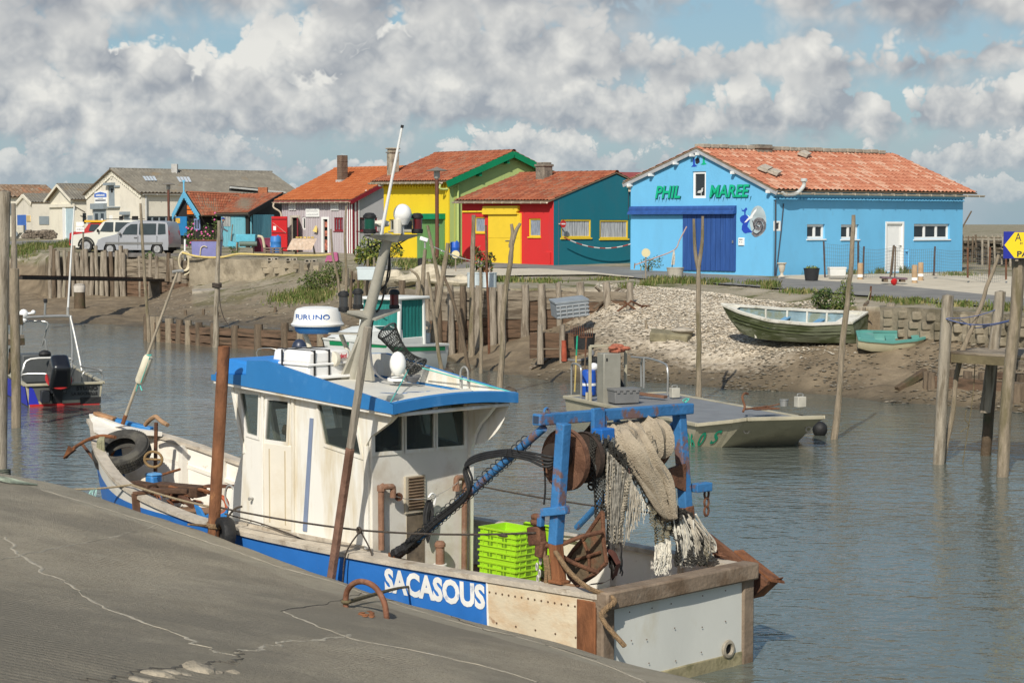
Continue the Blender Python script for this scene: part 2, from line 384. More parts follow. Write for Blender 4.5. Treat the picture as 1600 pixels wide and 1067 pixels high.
# water
def build_water():
 m=bpy.data.materials.new('harbour_water');m.use_nodes=True;nt=m.node_tree;N=nt.nodes;L=nt.links;b=N['Principled BSDF']
 b.inputs['Base Color'].default_value=(.115,.130,.110,1);b.inputs['Roughness'].default_value=.07;b.inputs['IOR'].default_value=1.33;b.inputs['Specular IOR Level'].default_value=.5
 tc=N.new('ShaderNodeTexCoord')
 def noise(s,d,r,st=(1,1,1),rot=0):
  mp=N.new('ShaderNodeMapping');mp.inputs['Scale'].default_value=st;mp.inputs['Rotation'].default_value=(0,0,rot);L.new(tc.outputs['Object'],mp.inputs[0])
  n=N.new('ShaderNodeTexNoise');n.inputs['Scale'].default_value=s;n.inputs['Detail'].default_value=d;n.inputs['Roughness'].default_value=r;L.new(mp.outputs[0],n.inputs['Vector']);return n.outputs[0]
 def op(o,a,c):
  x=N.new('ShaderNodeMath');x.operation=o
  for i,v in enumerate((a,c)):
   if hasattr(v,'links'):L.new(v,x.inputs[i])
   else:x.inputs[i].default_value=v
  return x.outputs[0]
 h=op('ADD',op('MULTIPLY',noise(2.2,3,.55,(.75,1.2,1),.25),1.0),op('MULTIPLY',noise(5.5,3,.5,(.8,1.15,1),-.3),.42))
 h=op('ADD',h,op('MULTIPLY',noise(.5,2,.5,(1,1,1),.6),.5))
 g=N.new('ShaderNodeMapRange');g.inputs['From Min'].default_value=.35;g.inputs['From Max'].default_value=.65;g.inputs['To Min'].default_value=.5;g.inputs['To Max'].default_value=1.15;L.new(noise(.16,3,.5),g.inputs[0])
 h=op('MULTIPLY',h,g.outputs[0])
 bp=N.new('ShaderNodeBump');bp.inputs['Strength'].default_value=1.0;bp.inputs['Distance'].default_value=.05;L.new(h,bp.inputs['Height']);L.new(bp.outputs[0],b.inputs['Normal'])
 mb=MB();mb.add([(-400,-60,0),(400,-60,0),(400,140,0),(-400,140,0)],[(0,1,2,3)])
 tag(mb.bd('water',m,sh=False),kind='structure')
build_water()
# boat frame (the trawler) is needed for the quay edge
B_O=V((1.59,17.75,0));B_X=V((-.695,.719,0)).normalized();B_Y=V((-B_X.y,B_X.x,0));B_ROT=math.atan2(B_X.y,B_X.x)
def bw(x,y,z):return B_O+B_X*x+B_Y*y+V((0,0,z))
def bl(px,py,ax,val):
 o=CAMP-B_O;d=ray(px,py);o=V((o.dot(B_X),o.dot(B_Y),CAMP.z));d=V((d.dot(B_X),d.dot(B_Y),d.z))
 return o+d*((val-o[ax])/d[ax])
# near slipway (boat-frame coordinates: s along the boat, t away from it)
_SZ=[(-16,-.2),(-6,.33),(-1.9,.57),(0,.635),(2.5,.70),(5.5,.965),(8.5,1.19),(10,1.22),(14,1.3)]
def quay_z(s,t):
 for(a,za),(b,zb)in zip(_SZ,_SZ[1:]):
  if s<=b:z=lerp(za,zb,max(0,(s-a)/(b-a)));break
 else:z=_SZ[-1][1]
 d=t-1.6
 return z+.205*d+.012*vn(s*1.1,t*1.1)+.006*vn(s*3,t*3,1)
def edge_t(s):return 1.6+.035*vn(s*.9,3.3)+.03*vn(s*3.7,1.2,1)+(.9*((s-8.6)/1.3)**3 if s>8.6 else 0)
def qw(s,t,up=0.0):return bw(s,t,quay_z(s,t)+up)
def qpix(px,py,up=0.0):
 d=ray(px,py);Y=1.0
 while Y<45:
  q=CAMP+d*(Y/d.y);r=q-B_O;s,t=r.dot(B_X),r.dot(B_Y)
  if q.z<=quay_z(s,t):break
  Y+=.02
 return bw(s,t,quay_z(s,t)+up)
def build_quay():
 m=bpy.data.materials.new('slipway_concrete');m.use_nodes=True;nt=m.node_tree;N=nt.nodes;L=nt.links;b=N['Principled BSDF']
 tc=N.new('ShaderNodeTexCoord')
 def noise(s,d=8,r=.65,off=0,st=(1,1,1)):
  mp=N.new('ShaderNodeMapping');mp.inputs['Location'].default_value=(off,off,0);mp.inputs['Scale'].default_value=st;L.new(tc.outputs['Object'],mp.inputs[0])
  n=N.new('ShaderNodeTexNoise');n.inputs['Scale'].default_value=s;n.inputs['Detail'].default_value=d;n.inputs['Roughness'].default_value=r;L.new(mp.outputs[0],n.inputs['Vector']);return n.outputs[0]
 def ramp(f,*st):
  r=N.new('ShaderNodeValToRGB');L.new(f,r.inputs[0])
  for i,(p,c)in enumerate(st):
   e=r.color_ramp.elements[i]if i<2 else r.color_ramp.elements.new(p)
   e.position=p;e.color=(*c,1)
  return r.outputs[0]
 def mixc(f,a,c,fac=None):
  x=N.new('ShaderNodeMix');x.data_type='RGBA';L.new(f,x.inputs[0]);L.new(a,x.inputs[6])
  if hasattr(c,'links'):L.new(c,x.inputs[7])
  else:x.inputs[7].default_value=(*c,1)
  return x.outputs[2]
 def mr(f,a,c,t0=0,t1=1):
  x=N.new('ShaderNodeMapRange');x.inputs['From Min'].default_value=a;x.inputs['From Max'].default_value=c;x.inputs['To Min'].default_value=t0;x.inputs['To Max'].default_value=t1;L.new(f,x.inputs[0]);return x.outputs[0]
 def op(o,a,c):
  x=N.new('ShaderNodeMath');x.operation=o
  for i,v in enumerate((a,c)):
   if hasattr(v,'links'):L.new(v,x.inputs[i])
   else:x.inputs[i].default_value=v
  return x.outputs[0]
 c=ramp(noise(.9),(.3,(.33,.285,.205)),(.7,(.49,.425,.31)),(.5,(.41,.355,.258)))
 c=mixc(mr(noise(28,5,.75,5),.54,.70,0,.7),c,(.48,.435,.34))
 c=mixc(mr(noise(1.6,9,.75,9),.52,.64,0,.65),c,(.43,.38,.285))
 c=mixc(mr(noise(45,2,.5,2),.70,.74,0,.85),c,(.72,.68,.57))
 c=mixc(mr(noise(48,5,.7,12),.34,.46,.85,0),c,(.13,.115,.09))
 c=mixc(mr(noise(.33,6,.7,21),.46,.60,0,.75),c,(.24,.215,.165))
 at=N.new('ShaderNodeAttribute');at.attribute_name='kerb';sk=N.new('ShaderNodeSeparateColor');L.new(at.outputs['Color'],sk.inputs[0])
 kerb=ramp(noise(3,8,.7,7),(.3,(.33,.295,.22)),(.7,(.50,.45,.34)))
 c=mixc(sk.outputs[0],c,kerb)
 L.new(c,b.inputs['Base Color']);b.inputs['Roughness'].default_value=.92;b.inputs['Specular IOR Level'].default_value=.25
 wv=N.new('ShaderNodeTexWave');wv.bands_direction='Y';wv.inputs['Scale'].default_value=3.6;wv.inputs['Distortion'].default_value=2.2;wv.inputs['Detail'].default_value=3
 mp=N.new('ShaderNodeMapping');mp.inputs['Rotation'].default_value=(0,0,rad(4));L.new(tc.outputs['Object'],mp.inputs[0]);L.new(mp.outputs[0],wv.inputs['Vector'])
 rib=op('MULTIPLY',op('MULTIPLY',wv.outputs[1],mr(noise(.35,5,.65,30),.40,.56)),op('SUBTRACT',1.0,sk.outputs[1]))
 h=op('ADD',op('MULTIPLY',rib,.38),op('ADD',op('MULTIPLY',noise(22,9,.8),1.25),op('MULTIPLY',noise(90,4,.7,4),.45)))
 bp=N.new('ShaderNodeBump');bp.inputs['Strength'].default_value=1.0;bp.inputs['Distance'].default_value=.028;L.new(h,bp.inputs['Height']);L.new(bp.outputs[0],b.inputs['Normal'])
 rows=[];kb=[]
 T=[0,.004,.02,.05,.1,.2,.35,.5,.7,.88,.93]+[.93+.16*i for i in range(1,110)]
 for s in np.arange(-16,9.96,.12):
  e=edge_t(s);r=[bw(s,e+.10,-1.2),bw(s,e+.02,quay_z(s,e)-.35)];kb+=[(1,1,0,1)]*2
  for t in T:
   z=quay_z(s,e+t)-.07*max(0,1-t/.12)**2-.02*max(0,1-t/.35)
   r.append(bw(s,e+t,z));k=1 if t<.9 else 0
   if k:k=.75
   kb.append((k,1 if t<1.0 or(s<3.2 and t<2.2)else 0,0,1))
  rows.append(r)
 e=9.96
 rows.append([bw(e+.06,bl_t,z)for bl_t,z in[((q-B_O).dot(B_Y),-1.2 if i==0 else q.z-.35)for i,q in enumerate(rows[-1])]]);kb+=kb[-len(rows[0]):]
 rows.append([V((q.x,q.y,-1.2))for q in rows[-1]]);kb+=kb[-len(rows[0]):]
 mb=MB();mb.grid(rows)
 o=mb.bd('slipway',m,ang=60);tag(o,kind='structure')
 ca=o.data.color_attributes.new('kerb','FLOAT_COLOR','POINT');ca.data.foreach_set('color',np.array(kb,dtype=np.float32).ravel())
 mj=M('joint_mortar',(.385,.345,.262),.95,.3,6,.6,30);mc=M('crack_dirt',(.10,.09,.07),1,.3,9,.5,40)
 def strip(pl,w,mat,name,up,wob=.02,n=14):
  rows=[];pts=SP([qpix(*q)for q in pl],n)
  for i,q in enumerate(pts):
   d=(pts[min(i+1,len(pts)-1)]-pts[max(i-1,0)]);d.z=0;d.normalize();sd_=V((-d.y,d.x,0))
   ww=.42*w*max(.05,1+1.3*vn(i*.6,len(pl)*3.1)+.5*vn(i*1.9,5,1));off=sd_*(wob*vn(i*.35,9,1)+wob*.6*vn(i*1.3,2,2));r=[]
   for k in(-1,-.4,.4,1):
    g=q+off+sd_*(k*ww/2)-B_O;s,t=g.dot(B_X),g.dot(B_Y);r.append(bw(s,t,quay_z(s,t)+up*(1 if abs(k)<1 else.2)))
   rows.append(r)
  b_=MB();b_.grid(rows);tag(b_.bd(name,mat),kind='structure')
 strip([(62,765),(150,790),(300,838),(420,880),(550,920),(700,968),(860,1010),(1010,1066)],.05,mj,'slipway_joint',.005)
 strip([(0,876),(60,862),(160,842),(245,822)],.035,mj,'slipway_joint',.005)
 strip([(0,838),(70,895),(150,940),(260,985),(330,1015),(370,1025)],.07,mj,'slipway_joint',.005,.05)
 strip([(565,925),(520,940),(440,955)],.035,mc,'slipway_crack',.004)
 strip([(440,955),(500,980),(560,1000),(640,1015),(760,1042),(840,1066)],.05,mj,'slipway_joint',.005)
 strip([(375,1022),(430,1008),(480,1000),(550,992)],.06,mj,'slipway_joint',.005,.05)
 strip([(140,1066),(200,1058),(270,1040),(330,1036),(372,1036)],.055,mc,'slipway_crack',.006,.06)
 strip([(372,1036),(376,1022),(370,1016)],.05,mc,'slipway_crack',.006,.03)
 strip([(700,962),(760,985),(840,1003),(930,1030)],.022,mc,'slipway_crack',.006,.03)
 mbk=M('broken_concrete',(.33,.285,.21),.95,.35,5,.9,18)
 for px,py,r in[(240,1052,.13),(262,1049,.11),(285,1052,.10),(308,1046,.16),(330,1050,.10),(215,1062,.10),(355,1050,.08)]:
  q=qpix(px,py);b_=MB();b_.ball(q-V((0,0,.01)),(r*.85,r*.7,r*.3),9)
  b_.v=[v+V((vn(v.x*9,v.y*9)*.03,vn(v.y*9,v.x*7,1)*.03,vn(v.x*8,v.z*9+v.y*5,2)*.025))for v in b_.v]
  b2=b_.bd('concrete_lump',mbk,sh=False,loc=q);tag(b2,'broken grey concrete lump lying in the crack at the front of the slipway','rubble','broken concrete lumps in the slipway crack')
build_quay()
# building kit
class Wall:
 def __init__(s,a,b):
  s.a=V(a);s.b=V(b);d=V((b[0]-a[0],b[1]-a[1],0));s.L=d.length;s.u=d.normalized();s.n=V((s.u.y,-s.u.x,0))
 def uv(s,px,py):
  d=ray(px,py);t=(s.a-CAMP).dot(s.n)/d.dot(s.n);q=CAMP+d*t;return((q-s.a).dot(s.u),q.z-s.a.z)
 def pt(s,u,z,off=0.0):return s.a+s.u*u+s.n*off+V((0,0,z))
 def rect(s,x0,y0,x1,y1):
  c=((x0+x1)/2,(y0+y1)/2)
  return(s.uv(x0,c[1])[0],s.uv(c[0],y1)[1],s.uv(x1,c[1])[0],s.uv(c[0],y0)[1])
 def box(s,mb,u0,z0,u1,z1,o0,o1,m=0):
  p=[s.pt(u,z,o)for o in(o0,o1)for u,z in((u0,z0),(u1,z0),(u1,z1),(u0,z1))]
  mb.add(p,[(0,3,2,1)[::-1],(4,5,6,7),(0,1,5,4),(1,2,6,5),(2,3,7,6),(3,0,4,7)],m)
def WM(mb,W,outline,holes=(),depth=.14,m=0):
 hp=[[(h[0],h[1]),(h[2],h[1]),(h[2],h[3]),(h[0],h[3])]for h in holes]
 pts,tr=FP(outline,hp)
 vs=[W.pt(u,z)for u,z in pts];out=[]
 for f in tr:
  a,b,c=(vs[i]for i in f);out.append(f if(b-a).cross(c-a).dot(W.n)>0 else f[::-1])
 mb.add(vs,out,m)
 for h in hp:
  k=[W.pt(u,z)for u,z in h]+[W.pt(u,z,-depth)for u,z in h]
  mb.add(k,[(i,i+4,(i+1)%4+4,(i+1)%4)for i in range(4)],m)
def SB(mb,W,outline,off=-.16,m=0):
 pts,tr=FP(outline);vs=[W.pt(u,z,off)for u,z in pts];mb.add(vs,[f for f in tr],m)
def window(th,W,r,fm,gm,fw=.07,mull=0,bars=0,depth=.10,sill=.05,curtain=None,name='window',proud=None):
 u0,z0,u1,z1=r;mb=MB();o0,o1=(-depth-.03,-depth+.03)if proud is None else(-.02,proud)
 W.box(mb,u0,z0,u0+fw,z1,o0,o1);W.box(mb,u1-fw,z0,u1,z1,o0,o1)
 W.box(mb,u0+fw,z0,u1-fw,z0+fw,o0,o1);W.box(mb,u0+fw,z1-fw,u1-fw,z1,o0,o1)
 for i in range(mull):
  c=lerp(u0,u1,(i+1)/(mull+1));W.box(mb,c-fw*.6,z0+fw,c+fw*.6,z1-fw,o0+.002,o1-.004)
 for i in range(bars):
  c=lerp(z0,z1,(i+1)/(bars+1));W.box(mb,u0+fw,c-.02,u1-fw,c+.02,o0+.004,o1-.008)
 if sill:W.box(mb,u0-.04,z0-sill,u1+.04,z0-.002,-depth,.05)
 f=mb.bd(name,fm,th,bevel=.006,sh=False)
 g=MB();W.box(g,u0+fw*.7,z0+fw*.7,u1-fw*.7,z1-fw*.7,o0-.005,o0+.015);g.bd('pane',gm,f,sh=False)
 if curtain:
  rows=[];k=max(24,int((u1-u0)*30))
  for z in(z0+fw,z1-fw):rows.append([W.pt(lerp(u0+fw,u1-fw,i/k),z,o0+.021+.004*sin(i*1.3)+.003*sin(i*.5))for i in range(k+1)])
  c=MB();c.grid(rows);c.bd('curtain',curtain,f)
 return f
TILES=[(0,(.27,.075,.034)),(.18,(.34,.11,.05)),(.40,(.21,.065,.033)),(.58,(.38,.145,.075)),(.80,(.29,.10,.05)),(.93,(.25,.145,.09))]
TILES_PINK=[(0,(.40,.15,.085)),(.2,(.45,.205,.125)),(.38,(.35,.125,.072)),(.55,(.50,.29,.195)),(.66,(.42,.17,.10)),(.86,(.53,.345,.245))]
TILES_ORANGE=[(0,(.40,.115,.034)),(.3,(.43,.135,.043)),(.6,(.37,.105,.032)),(.85,(.45,.15,.052))]
def TRF(th,name,e0,e1,r0,r1,mat,pitch=.22,row=.36,amp=.035,step=.03,thick=.05,spp=6,flat=False,jitter=.006):
 e0,e1,r0,r1=V(e0),V(e1),V(r0),V(r1)
 wid=max((e1-e0).length,(r1-r0).length);hgt=((r0-e0).length+(r1-e1).length)/2
 nu=max(2,int(wid/pitch));nr=max(2,int(hgt/row));n=(e1-e0).cross(r0-e0).normalized()
 if n.z<0:n=-n
 rows=[];uv=[]
 prof=[(i/spp)for i in range(spp)]
 us=[(k+f)/nu for k in range(nu)for f in prof]+[1.0]
 for j in range(nr):
  for fr,h in((0.0,1.0),(.985,0.0)):
   v=(j+fr)/nr;r=[]
   for i,u in enumerate(us):
    a=e0.lerp(e1,u);b=r0.lerp(r1,u);ph=(u*nu)%1.0
    if flat:w=amp*(1 if.12<ph<.3 else 0)
    else:w=amp*(.5-.5*cos(2*PI*ph))
    k=int(u*nu-1e-6)
    w+=jitter*vn(k*7.3+.5,j*5.1+.5)
    r.append(a.lerp(b,v)+n*(w+step*h));uv.append((u*nu*.9999,j+fr*.99))
   rows.append(r)
 mb=MB();mb.grid(rows);mb.uv=uv
 o=mb.bd(name,mat,th,ang=50)
 b=MB();d=n*(-.01);q=[e0+d,e1+d,r1+d,r0+d];b.prism(q,n*(-thick));b.bd('roof_deck',M('roof_batten',(.20,.15,.10),.9),th,sh=False)
 return o
def RT(th,a,b,mat,r=.13,seg=.4,name='ridge_cap'):
 a,b=V(a),V(b);n=max(2,int((b-a).length/seg));d=(b-a)/n;mb=MB()
 for i in range(n):
  p0=a+d*i+V((0,0,jit(.01)));p1=a+d*(i+1.08)
  s=d.normalized().cross(V((0,0,1))).normalized();rows=[]
  for p,rr in((p0,r*.92),(p1,r*1.05)):
   rows.append([p+s*(rr*cos(t))+V((0,0,rr*.8*sin(t)-.02))for t in[PI*k/6 for k in range(7)]])
  mb.grid(rows)
 return mb.bd(name,mat,th)
def gutter(th,a,b,mat,r=.065,out=None,brackets=0):
 a,b=V(a),V(b);mb=MB();s=out.normalized()
 prof=[(s*(r*cos(PI+PI*k/6))+V((0,0,r*sin(PI+PI*k/6))))for k in range(7)]
 rows=[[p+q for q in prof]for p in(a,b)];rows2=[[p+q*.9 for q in prof][::-1]for p in(a,b)]
 mb.grid(rows);mb.grid(rows2)
 for i in range(brackets):
  p=a.lerp(b,(i+.5)/brackets);mb.bar(p-s*r*1.2+V((0,0,.01)),p+s*r*1.1+V((0,0,.012)),.03,.012);mb.bar(p+s*r+V((0,0,-r)),p+s*r*1.06+V((0,0,.01)),.03,.02)
 return mb.bd('gutter',mat,th)
GLASS=M('window_glass',(.022,.028,.032),.06,.2,1.5,spec=.6)
WHITE=M('white_pvc',(.80,.80,.77),.45,.04,3)
ZINC=M('zinc_gutter',(.52,.45,.35),.5,.12,4,metal=0.0)
STONE=M('chimney_stone',(.22,.19,.15),.95,.3,4,.7,16,s1=((.10,.09,.075),.7,3,.5))
CONC=M('old_concrete',(.36,.32,.255),.93,.22,2.0,.6,18,s1=((.16,.14,.105),.7,1.3,.52))
def plaster(name,col,dirt=.25,bump=.15):
 return M(name,col,.85,.05,.7,bump,30,s1=([c*.7+.03 for c in col],dirt*2.2,1.1,.5,.2),s2=([c*.4+.07 for c in col],dirt*1.6,4.0,.63,.1),st_=(1,1,.6))
def wpoly(mb,W,pix,off,m=0):
 uv=[W.uv(*q)for q in pix];pts,tr=FP(uv);vs=[W.pt(u,z,off)for u,z in pts];out=[]
 for f in tr:
  a,b,c=(vs[i]for i in f);out.append(f if(b-a).cross(c-a).dot(W.n)>0 else f[::-1])
 mb.add(vs,out,m)
def wline(mb,W,pix,w,off,m=0,n=4):
 pts=SP([W.pt(*W.uv(*q),off)for q in pix],n)
 for a,b in zip(pts,pts[1:]):
  d=(b-a).normalized();s=d.cross(W.n)*w/2;mb.add([a-s-d*w*.2,b-s+d*w*.2,b+s+d*w*.2,a+s-d*w*.2],[(0,1,2,3)],m)
def blue_house():
 A,B,C=P(1207,431,72),P(985,418,77),P(1503,427,79)
 zb=2.1
 for q in(A,B,C):q.z=zb
 D=B+(C-A);W1,W2=Wall(B,A),Wall(A,C)
 th=thing('blue_house','bright sky blue fish house with navy sliding door and green lettering','house',(A+D)/2)
 pb=plaster('sky_blue_paint',(.145,.45,.71),.14)
 ap=W1.uv(1092,235);el=W1.uv(985.5,285)[1];er=W1.uv(1207,296)[1]
 ap=(ap[0],ap[1]);zr=er
# gable wall
 door=W1.rect(1068,335,1150,421);gw=W1.rect(1082,268,1103,310);side_door=None
 mb=MB();WM(mb,W1,[(0,0),(W1.L,0),(W1.L,er),ap,(0,el)],[gw]);SB(mb,W1,[(0,0),(W1.L,0),(W1.L,er),ap,(0,el)],-.3)
 mb.bd('gable_wall',pb,th,sh=False)
# long wall
 wins=[W2.rect(1261,350.5,1289,373.5),W2.rect(1314,351,1342,374),W2.rect(1428,350,1484,374)]
 sq=W2.rect(1208.5,345.5,1219.5,361);dr=W2.rect(1383,346.5,1412,425)
 zt=zr+.1
 mb=MB();WM(mb,W2,[(0,0),(W2.L,0),(W2.L,zt),(0,zt)],wins+[dr,sq]);SB(mb,W2,[(0,0),(W2.L,0),(W2.L,zt),(0,zt)],-.3)
 for W in(Wall(C,D),Wall(D,B)):
  h=zt if W.L>W1.L+1 else zt;WM(mb,W,[(0,0),(W.L,0),(W.L,h),(0,h)])
 mb.bd('side_wall',pb,th,sh=False)
 mb=MB();Wf=Wall(C,D);WM(mb,Wf,[(0,zt),(Wf.L,zt),(Wf.L/2,ap[1])]);mb.bd('rear_gable',pb,th,sh=False)
 for r in wins[:2]:window(th,W2,r,WHITE,GLASS,.10,mull=1,depth=.12)
 window(th,W2,wins[2],WHITE,GLASS,.10,mull=2,depth=.12)
 window(th,W2,sq,WHITE,M('glass_block_dark',(.05,.05,.055),.15,.6,14),.07,depth=.02,sill=0)
 window(th,W1,gw,WHITE,GLASS,.10,depth=.08,sill=0)
 c=[(W1.uv(*q))for q in[(1088,301),(1091,298),(1094.5,297.5),(1095.5,294),(1098.5,293.5),(1097,295.5),(1097,299),(1095,301.5),(1091,302)]]
 mb=MB();pts,tr=FP(c);mb.prism([W1.pt(u,z,-.068)for u,z in c],W1.n*.03);u,z=W1.uv(1094.5,301);W1.box(mb,u-.012,z-.16,u+.012,z,-.06,-.045)
 mb.bd('bird_ornament',M('ornament_grey',(.55,.56,.54),.6),th,sh=False)
 mb=MB();u0,z0,u1,z1=dr
 W2.box(mb,u0,z0,u0+.09,z1,-.1,.02);W2.box(mb,u1-.09,z0,u1,z1,-.1,.02);W2.box(mb,u0+.09,z1-.09,u1-.09,z1,-.1,.02);W2.box(mb,u0+.09,z0,u1-.09,z1-.09,-.11,-.06)
 zc=lerp(z0,z1,.45)
 for a,b in((z0+.12,zc-.06),(zc+.06,z1-.2)):
  W2.box(mb,u0+.18,a,u0+.21,b,-.062,-.052);W2.box(mb,u1-.21,a,u1-.18,b,-.062,-.052);W2.box(mb,u0+.21,a,u1-.21,a+.03,-.062,-.052);W2.box(mb,u0+.21,b-.03,u1-.21,b,-.062,-.052)
 W2.box(mb,u0+.09,zc-.05,u1-.09,zc+.05,-.062,-.045)
 d=mb.bd('door',WHITE,th,sh=False,bevel=.006)
 mb=MB();W2.box(mb,u1-.17,zc+.12,u1-.13,zc+.16,-.06,.0);W2.box(mb,u1-.3,zc+.13,u1-.13,zc+.15,-.015,.0);mb.bd('handle',M('handle_grey',(.35,.35,.35),.35,metal=.8),d,sh=False)
 navy=M('navy_boards',(.022,.075,.26),.6,.2,2,.2,20,st_=(3,3,.3),s1=((.05,.13,.36),.4,3,.55))
 mb=MB();u0,z0,u1,z1=door;n=11
 for i in range(n):W1.box(mb,lerp(u0,u1,i/n)+.008,z0-.05,lerp(u0,u1,(i+1)/n)-.008,z1,.02,.075)
 W1.box(mb,u0,z0-.05,u1,z1,.005,.03)
 sl=mb.bd('sliding_door',navy,th,sh=False,bevel=.006)
 mb=MB();W1.box(mb,u1-.12,lerp(z0,z1,.48),u1-.06,lerp(z0,z1,.53),.07,.11);mb.bd('handle',M('handle_grey',(.35,.35,.35),.35),sl,sh=False)
 r=W1.rect(987,337,1068,420);mb=MB();W1.box(mb,r[0],-.1,r[2]-.01,r[3],.004,.05);mb.bd('fixed_panel',pb,th,sh=False,bevel=.01)
 r=W1.rect(986,322,1151,335);mb=MB()
 prof=[(0,r[3]),(.10,r[3]-.01),(.16,r[3]-.10),(.16,lerp(r[1],r[3],.45)),(.24,lerp(r[1],r[3],.25)),(.26,r[1]),(.22,r[1]),(.0,r[1]+.02)]
 mb.prism([W1.pt(r[0],z,o)for o,z in prof],W1.u*(r[2]-r[0]));mb.bd('door_rail_cover',navy,th,sh=False)
# lettering, each word with its dark outline behind it
 green=M('letter_green',(.0,.40,.20),.6,.1,4);dk=M('letter_shadow',(.0,.075,.10),.6,.1,4)
 for wd,x0,yb in(('PHIL',1023.0,309.5),('MAREE',1107.5,308.0)):
  x1={'PHIL':1067,'MAREE':1177.5}[wd]
  a=W1.uv(x0,yb);b=W1.uv(x1,yb);w=b[0]-a[0];hs=W1.uv(x0,yb-18.5)[1]-a[1]
  k={'PHIL':2.22,'MAREE':3.52}[wd];size=hs/.70;sx=w/(k*size)
  t=TM(wd,size,green,'letters_green',th,W1.pt(a[0],a[1]),W1.u,W1.n,bold=.022*size,shear=.22,sx=sx,off=.012)
  mb=TM(wd,size,dk,'o',None,W1.pt(a[0]+.03,a[1]-.035),W1.u,W1.n,bold=.05*size,shear=.22,sx=sx,off=.006);rr=random.Random(5)
  for i in range(len(wd)*2):
   u=a[0]+w*(i+.35)/(len(wd)*2);z=a[1]+rr.uniform(-.02,.05);mb.add([W1.pt(u,z,.009),W1.pt(u+.05,z+.02,.009),W1.pt(u-.04,z-.16-rr.random()*.08,.009)],[(0,2,1)])
  mb.bd('letters_outline',dk,th,sh=False)
# painted emblems
 blue=M('emblem_blue',(.015,.06,.42),.6,.1,4);pale=M('emblem_pale',(.42,.50,.52),.7,.25,1.2);black=M('emblem_black',(.02,.02,.03),.6);wht=M('emblem_white',(.75,.76,.76),.6);gry=M('emblem_grey',(.26,.25,.26),.6,.2,6)
 mb=MB();E_=[]
 for k in range(20):
  t=2*PI*k/20;E_.append((1184.5+13*cos(t),345.5+24*sin(t)))
 wpoly(mb,W1,E_,.005);mb.bd('emblem_disc',pale,th,sh=False)
 mb=MB();wpoly(mb,W1,[(1158.5,325),(1161,329),(1163.5,327),(1166,324),(1168,327),(1165.5,330),(1165,335),(1169,339),(1172,344),(1169,349),(1168,354),(1172,359),(1176,363),(1168,364),(1165,365),(1162,363.5),(1159,359),(1159.5,353),(1161,350),(1157,346),(1156,341),(1159,337.5),(1163,336),(1163,331),(1159.5,330)],.009);mb.bd('emblem_seal',blue,th,sh=False)
 mb=MB();wpoly(mb,W1,[(1183,325.5),(1182,330),(1177,337),(1176,341),(1171,343),(1166,347.5),(1163,348),(1168,342),(1172,338.5),(1176,333),(1179,329)],.012);wpoly(mb,W1,[(1167,335),(1172,339),(1176,341.5),(1172,342)],.0125);mb.bd('emblem_gull',wht,th,sh=False)
 mb=MB();wline(mb,W1,[(1176,364),(1181,368),(1188,364),(1194,358),(1195,350),(1191,344),(1184,343),(1179,348),(1180,355),(1186,358),(1190,354),(1188,349),(1184,350)],.13,.010,n=5);mb.bd('emblem_shell',gry,th,sh=False)
 mb=MB();wline(mb,W1,[(1177,363),(1183,366),(1189,361),(1192,354),(1189,347),(1184,347),(1182,352),(1186,355)],.035,.014,n=5);wline(mb,W1,[(1176,345),(1179,356),(1176,362)],.03,.013);mb.bd('emblem_lines',black,th,sh=False)
 mb=MB();wpoly(mb,W1,[(1083,245),(1086,250),(1086,257),(1090,260),(1085,261),(1080,261),(1083,258)],.008);mb.bd('emblem_seal',blue,th,sh=False)
 mb=MB();wpoly(mb,W1,[(1086,249),(1090,246.5),(1093,249),(1093.5,254),(1089,257),(1087,255)],.006);mb.bd('emblem_lines',black,th,sh=False)
 mb=MB();wpoly(mb,W1,[(1098,240),(1101,246),(1101.5,254),(1104.5,257),(1099,258),(1094.5,257.5),(1098,255),(1098.5,247)],.006);mb.bd('emblem_sail',green,th,sh=False)
 r=W1.rect(1154.5,372,1163,383.5);mb=MB();W1.box(mb,*[r[0],r[1],r[2],r[3]],.005,.05);bx=mb.bd('letter_box',WHITE,th,sh=False,bevel=.01)
 mb=MB();W1.box(mb,r[0]+.05,lerp(r[1],r[3],.75),r[2]-.05,lerp(r[1],r[3],.85),.045,.056);W1.box(mb,r[0]+.06,lerp(r[1],r[3],.4),r[0]+.1,lerp(r[1],r[3],.5),.045,.056);W1.box(mb,r[2]-.12,lerp(r[1],r[3],.4),r[2]-.06,lerp(r[1],r[3],.46),.045,.056);mb.bd('slot',black,bx,sh=False)
# roof
 ov=.32;dirn=(C-A).normalized();vs=(W1.b-W1.a).normalized()
 Ap=W1.pt(ap[0],ap[1]+.12);eR=W1.pt(W1.L,er+.10);eL=W1.pt(0,el+.10);sl_=(eR-Ap).normalized()
 f=-dirn*.16
 e0=eR+sl_*ov+f;e1=e0+dirn*(W2.L+.55)-f;r0=Ap+f;r1=Ap+dirn*(W2.L+.25)
 tm=M('roof_tiles_pink',(.55,.22,.12),.85,.12,1.2,.3,14,tile=TILES_PINK,s1=((.24,.14,.09),.5,1.6,.6))
 TRF(th,'roof',e0,e1,r0,r1,tm,pitch=.24,row=.36,amp=.055)
 sL=(eL-Ap).normalized();TRF(th,'roof',Ap+dirn*(W2.L+.2)+sL*((eL-Ap).length+ov),eL+sL*ov+f,Ap+dirn*(W2.L+.2),Ap+f,tm,pitch=.24,amp=.055)
 mb=MB()
 for k in range(int(W2.L/.5)):mb.box(Ap+dirn*(.2+k*.5)+V((0,0,.06+jit(.015))),(.42,.50,.16),R=RM(math.atan2(dirn.y,dirn.x),3,'Z'))
 mb.bd('ridge_mortar',CONC,th,bevel=.02)
